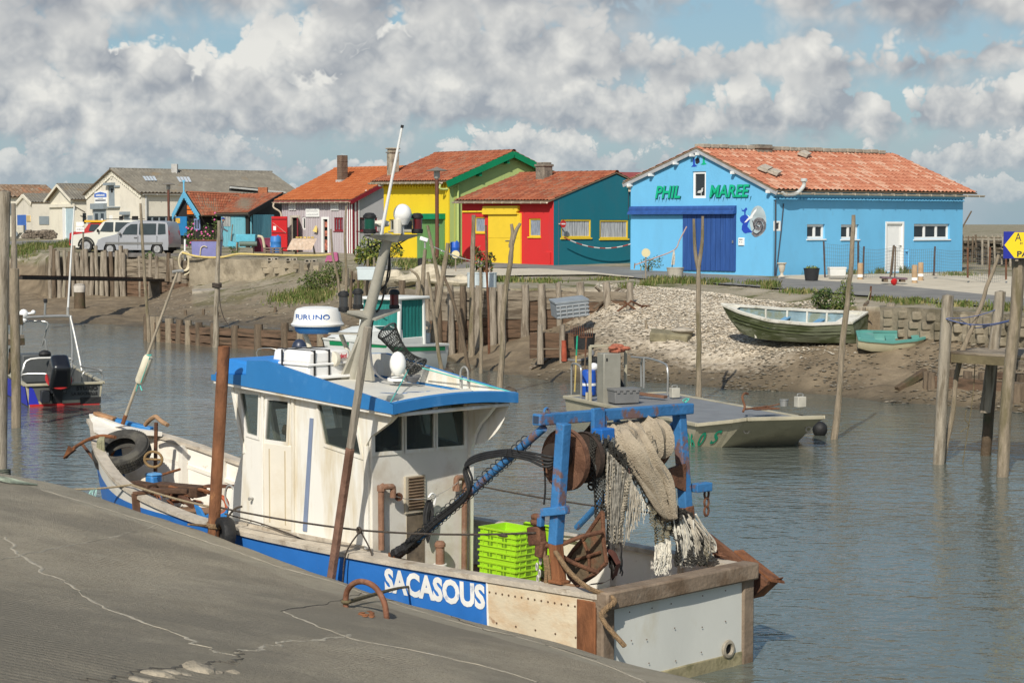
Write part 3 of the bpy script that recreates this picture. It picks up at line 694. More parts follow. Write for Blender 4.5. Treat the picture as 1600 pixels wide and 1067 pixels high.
 mb=MB();mb.box(P(1189,236,76.5)-V((0,0,.0)),(.85,.5,.5),R=RM(math.atan2(dirn.y,dirn.x),3,'Z'));mb.box(P(1189,231,76.5),(.95,.6,.1),R=RM(math.atan2(dirn.y,dirn.x),3,'Z'))
 mb.bd('chimney',STONE,th,bevel=.02)
 mb=MB()
 for p,q in((Ap,eR+sl_*ov),(Ap,eL+sL*ov)):
  mb.bar(p-dirn*.12-V((0,0,.12)),q-dirn*.12-V((0,0,.12)),.05,.17)
 mb.bd('verge_board',M('verge_grey',(.34,.35,.36),.8,.2,3),th,sh=False)
 for p,q in((Ap,eR),(Ap,eL)):
  for t in((.02,.5,.97)if q is eR else(.06,.30,.66,.98)):
   c=p.lerp(q,t)-V((0,0,.24));mb=MB();mb.bar(c-dirn*.24,c+dirn*.02,.11,.11);mb.bd('rafter_end',WHITE,th,sh=False)
 mb=MB();n=int(W2.L/.2)
 for i in range(n):
  c=W2.pt((i+.5)*W2.L/n,zr-.40,.0);rows=[]
  for o in(0.0,.09):rows.append([c+W2.n*o+W2.u*(.09*cos(t))+V((0,0,.075*sin(t)))for t in[PI*k/6 for k in range(7)]])
  mb.grid(rows);mb.add(rows[1],[tuple(range(7))])
 W2.box(mb,0,zr-.28,W2.L,zr-.20,0,.10);mb.bd('cornice',pb,th)
 g0,g1=e0+dirn*.05-V((0,0,.10))+W2.n*.06,e1+dirn*.35-V((0,0,.10))+W2.n*.06
 gutter(th,g0,g1,ZINC,.075,W2.n,16)
 mb=MB();q=g0+dirn*1.35;mb.tube(SP([q+V((0,0,.45))+W2.n*.05,q+V((0,0,.25))+W2.n*.02,q-dirn*.35+V((0,0,-.02)),q-dirn*.9+V((0,0,-.08)),q-dirn*1.15-V((0,0,.02))]),.075,10);mb.lathe([(.09,0),(.13,.03),(.13,.12),(.10,.14)],q+V((0,0,.42))+W2.n*.05,12)
 mb.bd('vent_pipe',M('pipe_pale_grey',(.5,.52,.5),.5),th)
 mb=MB();mb.tube([W2.pt(.08,zr-.3,.05),W2.pt(.10,zr*.5,.05),W2.pt(.07,.15,.05)],.03,6);mb.tube([W2.pt(.55,zr-.55,.03),W2.pt(.42,zr*.55,.03),W2.pt(.16,.3,.03)],.022,6);mb.bd('cable',M('cable_dark',(.05,.055,.07),.7),th)
 mb=MB();u,z=W2.uv(1417,424);mb.tube(SP([W2.pt(u,z-.2,.08),W2.pt(u,z+.75,.08),W2.pt(u-.08,z+.84,.06),W2.pt(u-.1,z+.84,-.02)],4),.045,8);mb.bd('vent_pipe',pb,th)
 loose=M('slab_grey',(.42,.37,.30),.9,.2,6)
 for(px,py,Y,w)in((1193,268,73.6,.7),(1209,271,73.4,.5),(1255,245,77.2,.6)):
  q=P(px,py,Y);mb=MB();nr_=(e1-e0).cross(r0-e0).normalized();Rm=Matrix((dirn,nr_.cross(dirn),nr_)).transposed()
  u0=(q-e0);q=q-nr_*(u0.dot(nr_))+nr_*.14;mb.box(q,(w,.42,.07),R=Rm@RM(.5,3,'Z'));mb.box(q+nr_*.065+dirn*.08,(w*.8,.36,.06),R=Rm@RM(.45,3,'Z'))
  tag(mb.bd('roof_slab',loose,bevel=.01,loc=q),{1193:'large loose grey slabs on the blue house roof above its corner pipe',1209:'smaller loose grey slabs right of the large ones on the blue house roof',1255:'loose grey slab lying high near the ridge of the blue house roof'}[px],'roof slab','loose slabs on the blue house roof')
 return W1,W2
BLUE1,BLUE2=blue_house()
def shed(th,A,B,eA,eB,halfpx,apY,apz,gable_u,front_holes,gable_holes,pf,pg,zb=2.2,depth=.14):
 A=V((A.x,A.y,zb));B=V((B.x,B.y,zb));F=Wall(B,A)
 ap=V((pxat(halfpx,apY),apY,0));g=V((ap.x-A.x,ap.y-A.y,0));E_=V((A.x+2*g.x,A.y+2*g.y,zb));GW=Wall(A,E_)
 hw=g.length;zeA,zeB=eA-zb,eB-zb;za=apz-zb
 mb=MB();o=[(0,0),(F.L,0),(F.L,zeA),(0,zeB)];WM(mb,F,o,front_holes(F),depth);SB(mb,F,o,-.3);mb.bd('front_wall',pf,th,sh=False)
 mb=MB();o=[(0,0),(2*hw,0),(2*hw,zeA),(hw,za),(0,zeA)];WM(mb,GW,o,gable_holes(GW),depth);SB(mb,GW,o,-.3)
 mb.bd('gable_wall',pg,th,sh=False)
 Dq=B+(E_-A);mb=MB();R_=Wall(E_,Dq);WM(mb,R_,[(0,0),(R_.L,0),(R_.L,zeB),(0,zeA)]);Lw=Wall(Dq,B);WM(mb,Lw,[(0,0),(Lw.L,0),(Lw.L,zeB),(Lw.L/2,zeB+za-zeA),(0,zeB)])
 mb.bd('rear_wall',pg,th,sh=False)
 return F,GW,V((ap.x,ap.y,apz)),g
def shed_roof(th,F,GW,ap,g,eA,eB,tm,ovf=.3,ovg=.12,ovl=.25,lift=.08,flat=False,pitch=.22,amp=.045,row=.36,ridge=True):
 eav=V((F.b.x,F.b.y,eA+lift));apx=ap+V((0,0,lift+.04));sl=(eav-apx).normalized();dl=(F.a-F.b);L_=dl.length;dl.normalize()
 e1=eav+sl*ovf-dl*ovg;r1=apx-dl*ovg;dz=V((0,0,eB-eA));e0=eav+sl*ovf+dl*(L_+ovl)+dz;r0=apx+dl*(L_+ovl)+dz
 TRF(th,'roof',e0,e1,r0,r1,tm,flat=flat,pitch=pitch,amp=amp,row=row)
 eR=V((GW.b.x,GW.b.y,eA+lift));sr=(eR-apx).normalized();f1=eR+sr*ovf-dl*ovg;f0=eR+sr*ovf+dl*(L_+ovl)+dz
 TRF(th,'roof',f1,f0,r1,r0,tm,flat=flat,pitch=pitch,amp=amp,row=row)
 if ridge:RT(th,r0,r1,tm)
 return e0,e1,r0,r1,f0,f1,dl
def red_house():
 A,B=P(865,414,84),P(722,407,89);eA=P(866,313,84).z;eB=P(722,313,89).z;apY=86.6;apz=P(962,273,apY).z
 th=thing('red_and_teal_house','low house with red front, yellow sliding door and teal gable wall','house',(A.x,A.y,2.4))
 red=plaster('red_paint',(.60,.028,.028),.12);teal=plaster('teal_paint',(.008,.155,.205),.18);yel=M('yellow_door_paint',(.80,.56,.035),.6,.05,2,.1,20)
 fr=[];gr=[]
 def fh(F):fr.extend([F.rect(741,339,757.5,363.5),F.rect(826,341.5,844.5,370)]);return fr
 def gh(W):gr.extend([W.rect(876.5,343,923.5,371.5),W.rect(937,344,981.5,373)]);return gr
 F,W,ap,g=shed(th,A,B,eA,eB,962,apY,apz,0,fh,gh,red,teal)
 cur=M('lace_curtain',(.40,.42,.43),.9,.45,3,st_=(6,6,.5));curb=M('blue_curtain',(.23,.27,.33),.9,.5,5,st_=(5,5,.6),s1=((.45,.36,.10),.7,2.5,.55))
 for r in fr:window(th,F,r,yel,GLASS,.06,depth=.07,curtain=curb,sill=.06)
 for r in gr:window(th,W,r,yel,GLASS,.07,depth=.05,curtain=cur,sill=.07)
 e0,e1,r0,r1,f0,f1,dl=shed_roof(th,F,W,ap,g,eA,eB,M('roof_tiles_old',(.34,.09,.04),.9,.15,1.3,.3,14,tile=TILES,s1=((.16,.11,.07),.55,1.1,.56),s2=((.50,.45,.36),.8,7,.72,.05)),ovf=.34,ovg=.05)
 gutter(th,e0+F.n*.05-V((0,0,.06)),e1+F.n*.05-V((0,0,.06))+dl*.1,M('gutter_cream',(.55,.47,.36),.6),.075,F.n,10)
 r=F.rect(764.5,333.5,815,411);mb=MB();u0,z0,u1,z1=r;zm=lerp(z0,z1,.5)
 F.box(mb,u0,z0-.1,u1,zm-.004,.01,.07);F.box(mb,u0,zm+.004,u1,z1,.01,.07);F.box(mb,u1-.07,z0-.1,u1,z1,.065,.10);F.box(mb,u0,z1-.07,u1-.07,z1,.065,.09)
 sl=mb.bd('sliding_door',yel,th,sh=False,bevel=.006);mb=MB();F.box(mb,lerp(u0,u1,.55),zm-.14,lerp(u0,u1,.67),zm-.1,.07,.1);mb.bd('handle',M('handle_grey',(.35,.35,.35),.35),sl,sh=False)
 r=F.rect(757.5,322,813,335);mb=MB();u0,z0,u1,z1=r
 mb.prism([F.pt(u,z,.01)for u,z in[(u0,z0),(u1-.1,z0),(u1-.1,z0+.12),(u1,z0+.16),(u1-.02,z0+.28),(u1,z1),(u0+.04,z1),(u0+.04,z0+.28),(u0-.02,z0+.2),(u0,z0+.1)]],F.n*.16);mb.bd('door_rail_cover',yel,th,sh=False)
 r=F.rect(723.5,329.5,757,332);mb=MB();F.box(mb,r[0],r[1],r[2],r[3],.01,.06);mb.bd('door_rail',yel,th,sh=False)
 r=F.rect(853,394,862,414.5);mb=MB();F.box(mb,r[0],r[1]-.1,r[2],r[3],0,.12);mb.bd('meter_box',red,th,sh=False,bevel=.01)
 c=P(850,268,89.2);ry=RM(math.atan2(dl.y,dl.x),3,'Z');mb=MB();mb.box(c-V((0,0,.25)),(.62,.55,1.0),R=ry);mb.box(c+V((0,0,.28)),(.72,.64,.12),R=ry)
 for i in range(3):mb.box(c+ry@V((-.22+.22*i,0,.38)),(.1,.5,.1),R=ry)
 mb.box(c+ry@V((-.35,0,-.75)),(.9,.8,.3),R=ry);mb.bd('chimney',STONE,th,bevel=.03)
 q=W.pt(*W.uv(981,291),.0);mb=MB();mb.box(q+W.n*.18,(.34,.16,.14),R=RM(math.atan2(W.u.y,W.u.x),3,'Z'));mb.bar(q,q+W.n*.2-V((0,0,.05)),.05,.05);mb.box(q+W.n*.12-V((0,0,.16)),(.12,.12,.2));mb.bd('wall_lamp',ZINC,th,sh=False)
 mb=MB();mb.tube([W.pt(*W.uv(981.5,300),.02),W.pt(*W.uv(981.5,343),.02)],.015,5);mb.bd('cable',M('cable_dark',(.05,.055,.07),.7),th)
 q=W.pt(*W.uv(873.5,350),.28);Rd=Matrix((W.u,V((0,0,1)),W.n)).transposed()
 t=thing('no_entry_sign','small round red no entry disc beside the teal wall window','sign',q)
 mb=MB();mb.lathe([(.0,-.01),(.17,-.01),(.17,.01),(0,.01)],q,24,R=Rd);mb.bd('disc',M('sign_red',(.55,.03,.03),.45,.05),t)
 mb=MB();mb.box(q+W.n*.012,(.24,.06,.006),R=Rd);mb.bd('bar',WHITE,t,sh=False)
 mb=MB();mb.bar(q-W.n*.012,q-W.n*.29,.05,.05);mb.bd('bracket',ZINC,t,sh=False)
 a=W.pt(*W.uv(873,371),.35);b=W.pt(*W.uv(987,376),.5);pts=sag(a,b,.42,26)
 wr=[[],[]]
 ch=thing('barrier_chain','sagging red and white plastic chain across the teal wall','chain',a)
 for k in range(2):
  mb=MB()
  for i in range(26):
   if(i//2)%2==k:mb.tube([pts[i],pts[i+1]],.028,6)
  mb.bd('white_links' if k else 'red_links',WHITE if k else M('chain_red',(.45,.08,.06),.6),ch)
 return F,W
RED_F,TEAL_W=red_house()
def yellow_house():
 A,B=P(703,405,92),P(600,403,97);eA=P(701,281,92).z;eB=P(600,282,97).z;apY=94.4;apz=P(797,240,apY).z
 th=thing('yellow_and_green_house','tall house with yellow front, lime gable and green trim','house',(A.x,A.y,2.4))
 yel=plaster('sun_yellow_paint',(.80,.58,.02),.1);lime=plaster('lime_paint',(.47,.57,.20),.12);gr=M('garage_green',(.0,.22,.09),.6,.1,2);lg=M('leaf_green_door',(.13,.27,.085),.7,.12,3,st_=(2,2,.3))
 fr=[]
 def fh(F):fr.extend([F.rect(608,343,644,361)]);return fr
 F,W,ap,g=shed(th,A,B,eA,eB,797,apY,apz,0,fh,lambda W:[],yel,lime)
 window(th,F,fr[0],M('grey_frame',(.36,.36,.33),.6),GLASS,.08,mull=1,depth=.1)
 e0,e1,r0,r1,f0,f1,dl=shed_roof(th,F,W,ap,g,eA,eB,M('roof_tiles_red',(.36,.10,.04),.9,.15,1.3,.3,14,tile=TILES,s1=((.22,.13,.08),.45,1.2,.6),s2=((.5,.45,.36),.7,6,.74,.05)),ovf=.42,ovg=.32,ovl=.75)
 gutter(th,e0+F.n*.06-V((0,0,.06)),e1+F.n*.06-V((0,0,.06))+dl*.4,ZINC,.085,F.n,12)
 mb=MB()
 for p,q in((r1,e1),(r1,f1)):mb.bar(p-V((0,0,.17))-dl*.02,q-V((0,0,.17))-dl*.02,.06,.30)
 mb.bd('verge_board',gr,th,sh=False)
 for p,q,t in((r1,e1,.08),(r1,e1,.5),(r1,f1,.4),(r1,f1,.85)):
  c=p.lerp(q,t)-V((0,0,.42));mb=MB();mb.bar(c+dl*.02,c+dl*.62,.16,.2);mb.bd('purlin_end',gr,th,sh=False)
 mb=MB();n=24
 for i in range(n):
  c=F.pt((i+.5)*F.L/n,eB-2.2-.34+(eA-eB)*(i/n),0);mb.lathe([(.085,0),(.085,.12),(0,.12)],c,8,R=Matrix((F.u,V((0,0,1)),F.n)).transposed())
 mb.bd('cornice',yel,th)
 r=F.rect(653.5,341.5,695.5,405);mb=MB();n=6
 for i in range(n):F.box(mb,lerp(r[0],r[2],i/n)+.01,r[1]-.2,lerp(r[0],r[2],(i+1)/n)-.01,r[3],.01,.08)
 sl=mb.bd('garage_door',lg,th,sh=False,bevel=.006)
 r2=F.rect(638,334,696,342.5);mb=MB();F.box(mb,*r2,.0,.32);mb.bd('door_canopy',gr,th,sh=False)
 q=F.pt(*F.uv(686,352),.09);mb=MB();mb.lathe([(0,0),(.16,0),(.16,.02),(0,.02)],q,16,R=Matrix((F.u,V((0,0,1)),F.n)).transposed());mb.bd('fish_plaque',M('plaque_turquoise',(.03,.33,.38),.5),th)
 mb=MB();r=F.rect(697,287,703,406);F.box(mb,F.L-.22,0,F.L,r[3],0.002,.07);mb.bd('pilaster',yel,th,sh=False)
 mb=MB();p0=e1+F.n*.06-V((0,0,.16))+dl*.5;q0=W.pt(.45,eA-2.2-.25,.09);mb.tube(SP([p0,p0-V((0,0,.22)),(p0+q0)/2-V((0,0,.2)),q0,q0-V((0,0,.4)),W.pt(.45,.1,.09)],4),.05,8);mb.bd('downpipe',lime,th)
 c=P(614,260,97.6);ry=RM(math.atan2(dl.y,dl.x),3,'Z');mb=MB();mb.box(c-V((0,0,.2)),(.42,.5,1.75),R=ry);mb.box(c+V((0,0,.72)),(.52,.6,.06),R=ry);mb.box(c+V((0,0,.82)),(.40,.46,.12),R=ry);mb.box(c+V((0,0,.92)),(.52,.6,.07),R=ry)
 mb.bd('chimney',M('chimney_render',(.36,.31,.23),.9,.3,4,.5,16,s1=((.12,.10,.08),.8,2,.5)),th,bevel=.02)
 q=F.pt(*F.uv(604,287),0);mb=MB();mb.bar(q,q+F.n*.3,.05,.05);mb.box(q+F.n*.34-V((0,0,.06)),(.26,.2,.2));mb.bd('flood_light',M('lamp_grey',(.3,.3,.29),.5),th,bevel=.02)
 return F,W
YEL_F,LIME_W=yellow_house()
def lavender_shop():
 A,B=P(551,399,103),P(441,399,107.5);eA=P(550,311,103).z;eB=P(441,312,107.5).z;apY=106.2;apz=P(640,264,apY).z
 th=thing('lavender_shop','lavender board shop with orange tiled roof and crimson doors','shop',(A.x,A.y,2.4))
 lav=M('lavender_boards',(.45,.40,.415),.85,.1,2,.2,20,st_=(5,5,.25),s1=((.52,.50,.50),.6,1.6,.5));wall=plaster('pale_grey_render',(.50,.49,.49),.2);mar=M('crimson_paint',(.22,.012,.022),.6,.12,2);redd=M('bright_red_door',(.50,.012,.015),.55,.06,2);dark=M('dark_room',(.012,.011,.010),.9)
 fr=[];gr=[]
 def fh(F):fr.extend([F.rect(472,339.5,477.5,359),F.rect(522,340,536,361),F.rect(504.5,341.5,513.5,395.5),F.rect(455.5,339,468,394)]);return fr
 def gh(W):gr.extend([W.rect(556.5,340,590,361)]);return gr
 F,W,ap,g=shed(th,A,B,eA,eB,640,apY,apz,0,fh,gh,lav,wall)
 mb=MB()
 for i in range(30):
  u=(i+.5)*F.L/30;z1=min(eA,eB)-2.2
  if any(h[0]-.05<u<h[2]+.05 for h in fr):
   for h in fr:
    if h[0]-.05<u<h[2]+.05:F.box(mb,u-.02,h[3]+.03,u+.02,z1,.002,.03);F.box(mb,u-.02,0,u+.02,max(.05,h[1]-.08),.002,.03)
  else:F.box(mb,u-.02,0,u+.02,z1,.002,.03)
 mb.bd('cover_strips',lav,th,sh=False)
 window(th,F,fr[0],WHITE,GLASS,.08,depth=.06,sill=0);window(th,F,fr[1],mar,M('shop_goods',(.16,.15,.17),.3,.8,9,st_=(4,4,1)),.08,mull=2,depth=.06);window(th,W,gr[0],mar,M('shop_goods_dim',(.10,.085,.085),.25,.7,4,st_=(3,3,1)),.08,mull=1,depth=.08)
 for k,h in enumerate(fr[2:]):
  mb=MB();F.box(mb,h[0]-.08,h[1],h[0]+.07,h[3]+.08,-.05,.05);F.box(mb,h[2]-.04,h[1],h[2]+.08,h[3]+.08,-.05,.05);F.box(mb,h[0]+.07,h[3]-.04,h[2]-.04,h[3]+.08,-.05,.05);f=mb.bd('door_frame',WHITE if not k else M('weathered_post',(.46,.42,.34),.9,.25,4),th,sh=False)
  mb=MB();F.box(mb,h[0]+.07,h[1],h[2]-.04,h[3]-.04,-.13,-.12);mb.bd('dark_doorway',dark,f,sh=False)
 h=fr[3]
 mb=MB();a=F.pt(h[2],h[1]-.05,.06);d=(F.u*.75+F.n*.66).normalized();mb.prism([a,a+d*.85,a+d*.85+V((0,0,2.0)),a+V((0,0,2.0))],d.cross(V((0,0,1)))*.05);mb.bd('door',mar,th,sh=False,bevel=.008)
 h=fr[2];mb=MB();a=F.pt(h[0]+.12,h[1],-.08)
 for i,(c,z,w)in enumerate([(0,1.6,.25),(1,1.1,.3),(0,.6,.22),(1,.3,.3)]):mb.box(F.pt(lerp(h[0]+.12,h[2]-.1,.5),h[1]+z,-.06),(.22,.08,.3))
 mb.bd('hanging_wares',M('wares',(.35,.12,.08),.8,.7,7),th,sh=False)
 q=F.pt(*F.uv(449,339),.10);Lw=Wall(P(425,399,106.6),P(449,399,106.2));Lw.a.z=2.2;z0,z1=Lw.uv(437,392)[1],Lw.uv(437,338.5)[1]
 mb=MB();Lw.box(mb,0,z0,Lw.L,z1,-.03,.03);rd=mb.bd('red_door',redd,th,sh=False,bevel=.006);dk=M('iron_strap',(.12,.01,.012),.6)
 mb=MB();
 for z in(.08,.52,.92):Lw.box(mb,.02,lerp(z0,z1,z)-.025,Lw.L-.02,lerp(z0,z1,z)+.025,.03,.05)
 mb.bd('hinge_straps',dk,rd,sh=False)
 mb=MB();mb.bar(Lw.pt(.1,lerp(z0,z1,.82),.045),Lw.pt(Lw.L-.05,lerp(z0,z1,.52),.045),.03,.02);mb.bd('brace',M('pale_pink',(.5,.25,.22),.7),rd,sh=False);mb=MB();Lw.box(mb,.12,lerp(z0,z1,.6),.30,lerp(z0,z1,.72),.031,.04);mb.bd('notice',WHITE,rd,sh=False)
 mb=MB();F.box(mb,.0,0,F.L,.30,.032,.045);mb.bd('skirting',mar,th,sh=False)
 for k in range(5):
  u0=F.L-.42+k*.09;mb=MB();F.box(mb,u0,0,u0+.09,eA-2.2-.05,.034,.05);mb.bd('corner_strip',WHITE if k%2==0 else mar,th,sh=False)
 for k in range(4):
  mb=MB();W.box(mb,.02+k*.12,0,.14+k*.12,eA-2.2+.05,.004,.04);mb.bd('corner_strip',mar if k%2==0 else WHITE,th,sh=False)
 e0,e1,r0,r1,f0,f1,dl=shed_roof(th,F,W,ap,g,eA,eB,M('roof_tiles_orange',(.44,.12,.035),.85,.08,1.3,.2,14,tile=TILES_ORANGE),ovf=.35,ovg=.25,ovl=.35,flat=True,pitch=.3,amp=.03,row=.34)
 mb=MB()
 mb.bar(r1-V((0,0,.14)),e1-V((0,0,.14)),.05,.22);mb.bar(e0-V((0,0,.10))+F.n*.0,e1-V((0,0,.10)),.05,.12);mb.bd('verge_board',mar,th,sh=False)
 gutter(th,e0+F.n*.08-V((0,0,.10)),e1+F.n*.08-V((0,0,.10)),M('gutter_cream',(.55,.47,.36),.6),.07,F.n,14)
 mb=MB();p0=e0+F.n*.08-V((0,0,.16))-dl*.1;mb.tube(SP([p0,p0-V((0,0,.25)),F.pt(-.0,eB-2.2-.75,.1),F.pt(.05,eB-2.2-1.3,.08)],4),.05,8);mb.bd('downpipe',M('gutter_cream',(.55,.47,.36),.6),th)
 c=P(535,262,107.6);ry=RM(math.atan2(dl.y,dl.x),3,'Z');mb=MB();mb.box(c+V((0,0,-.1)),(.40,.48,1.6),R=ry)
 for z in(.35,.02,-.3):mb.box(c+V((0,0,z)),(.43,.51,.03),R=ry)
 mb.bd('chimney',M('chimney_brown',(.15,.105,.075),.95,.3,5,.7,14,s1=((.30,.22,.13),.6,3,.6)),th,bevel=.015)
 mb=MB();mb.box(c+V((0,0,-.82)),(.52,.6,.22),R=ry);mb.bd('flashing',M('lead_grey',(.42,.40,.37),.6),th,sh=False)
 ink=M('faint_ink',(.42,.42,.42),.8)
 for x0,y0,x1,y1,ln in((452.5,318,463,328.5,3),(479,325.5,500,339,2),(518,317.5,530,329,3)):
  r=F.rect(x0,y0,x1,y1);mb=MB();F.box(mb,*r,.035,.07);sb=mb.bd('name_board',WHITE,th,sh=False);mb=MB();rr=random.Random(x0)
  for i in range(ln):
   u=r[0]+.08;z=lerp(r[3],r[1],(i+.7)/(ln+.4))
   while u<r[2]-.1:
    w=rr.uniform(.02,.05);F.box(mb,u,z-.06,u+w,z+rr.uniform(-.01,.06),.070,.074);u+=w+.025
  mb.bd('lettering',ink,sb,sh=False)
 q=F.pt(*F.uv(496,360),.14);mb=MB();mb.prism([q+F.u*a+V((0,0,b))for a,b in((-.22,-.05),(.13,-.12),(.16,.05),(.13,.24),(.05,.26))],F.n*.04);mb.bd('sail_ornament',M('ornament_yellow',(.78,.60,.20),.6),th,sh=False)
 mb=MB();q=W.pt(*W.uv(571,299.5),.06);mb.ball(q,.09,8);mb.bd('wall_lamp',WHITE,th)
 return F,W
LAV_F,LAV_W=lavender_shop()
# the trawler in front (all in boat coordinates: x forward, y towards the quay, z up from the water)
def lut(t):
 def f(x):
  if x<=t[0][0]:return t[0][1]
  for(a,va),(b,vb)in zip(t,t[1:]):
   if x<=b:
    k=(x-a)/(b-a);return va+(vb-va)*k
  return t[-1][1]
 return f
def slut(t):
 f=lut(t);return lambda x:(f(x-.3)+2*f(x)+f(x+.3))/4
HB=slut([(-.5,1.06),(0,1.09),(2,1.24),(4,1.30),(6,1.29),(7.5,1.19),(8.4,1.04),(9.2,.78),(9.8,.48),(10.25,.20),(10.6,.02)])
HS=slut([(-.5,.99),(0,.985),(3,.955),(5,.955),(6.5,1.0),(7.5,1.10),(8.3,1.22),(9.0,1.40),(9.8,1.60),(10.6,1.76),(11,1.8)])
LW=10.55
TR=thing('fishing_boat','white and blue fishing boat with wheelhouse moored at the slipway','boat',B_O,B_ROT)
W_HULL=M('boat_white',(.78,.74,.65),.5,.06,1.2,.12,14,s1=((.48,.36,.19),.55,1.6,.52,.2),s2=((.32,.15,.05),.7,5,.64,.08),spec=.35)
W_CAB=M('cabin_white',(.80,.78,.71),.42,.05,1.0,.06,10,s1=((.54,.43,.24),.7,1.7,.45,.22),s2=((.38,.22,.08),.65,6,.655,.09),st_=(2,2,.4),spec=.4)
W_AFT=M('cabin_aft_white',(.72,.69,.61),.5,.08,1.2,.1,10,s1=((.44,.35,.22),.6,1.7,.5,.2),s2=((.24,.12,.045),.65,5,.66,.07))
BLUE=M('boat_blue',(.03,.17,.52),.45,.12,1.6,.12,14,s1=((.12,.24,.5),.4,2.2,.55),s2=((.55,.55,.52),.5,6,.70,.05))
BLUE_R=M('roof_blue',(.03,.185,.45),.4,.08,2.0,.05,10,s1=((.12,.32,.60),.4,2.5,.55))
RUST=M('rust',(.15,.068,.036),.88,.35,7,.6,30,s1=((.08,.035,.02),.8,4,.5),s2=((.38,.16,.06),.6,9,.62))
RUST_O=M('rust_orange',(.22,.088,.036),.85,.35,9,.6,28,s1=((.10,.04,.02),.8,3.5,.52),st_=(1,1,.35))
BROWNF=M('weathered_brown',(.22,.165,.115),.8,.25,4,.4,22,s1=((.13,.085,.05),.8,2.2,.5),s2=((.34,.29,.22),.6,7,.62))
CAPM=M('cap_rail_wood',(.50,.44,.35),.75,.2,5,.4,24,s1=((.24,.18,.12),.7,4,.55),s2=((.70,.66,.56),.6,9,.6))
BLACKR=M('black_rubber',(.018,.018,.018),.6,.3,8,.4,20)
STEEL=M('galvanised',(.38,.37,.34),.5,.2,4,.2,20,metal=.3)
MASTM=M('mast_grey',(.36,.34,.28),.6,.12,4,.15,14)
BGLASS=bpy.data.materials.new('cabin_glass');BGLASS.use_nodes=True
def _glass():
 nt=BGLASS.node_tree;b=nt.nodes['Principled BSDF'];b.inputs['Base Color'].default_value=(.10,.12,.12,1);b.inputs['Roughness'].default_value=.03;b.inputs['IOR'].default_value=1.45
 tr=nt.nodes.new('ShaderNodeBsdfTransparent');tr.inputs[0].default_value=(.70,.74,.72,1);mx=nt.nodes.new('ShaderNodeMixShader');mx.inputs[0].default_value=.24
 nt.links.new(tr.outputs[0],mx.inputs[1]);nt.links.new(b.outputs[0],mx.inputs[2]);nt.links.new(mx.outputs[0],nt.nodes['Material Output'].inputs[0])
_glass()
def hull_pt(x,k):
 b,s=HB(x),HS(x);bw_=b*(.97-.22*max(0,(x-6)/4.6));z=lerp(s,-.5,k)
 if z>0:y=lerp(bw_,b,(z/s)**.9)
 else:y=bw_*(1+z*1.2)
 rake=.55*max(0,(x-8.3)/2.3)*k*1.2
 return(x-rake,y,z)
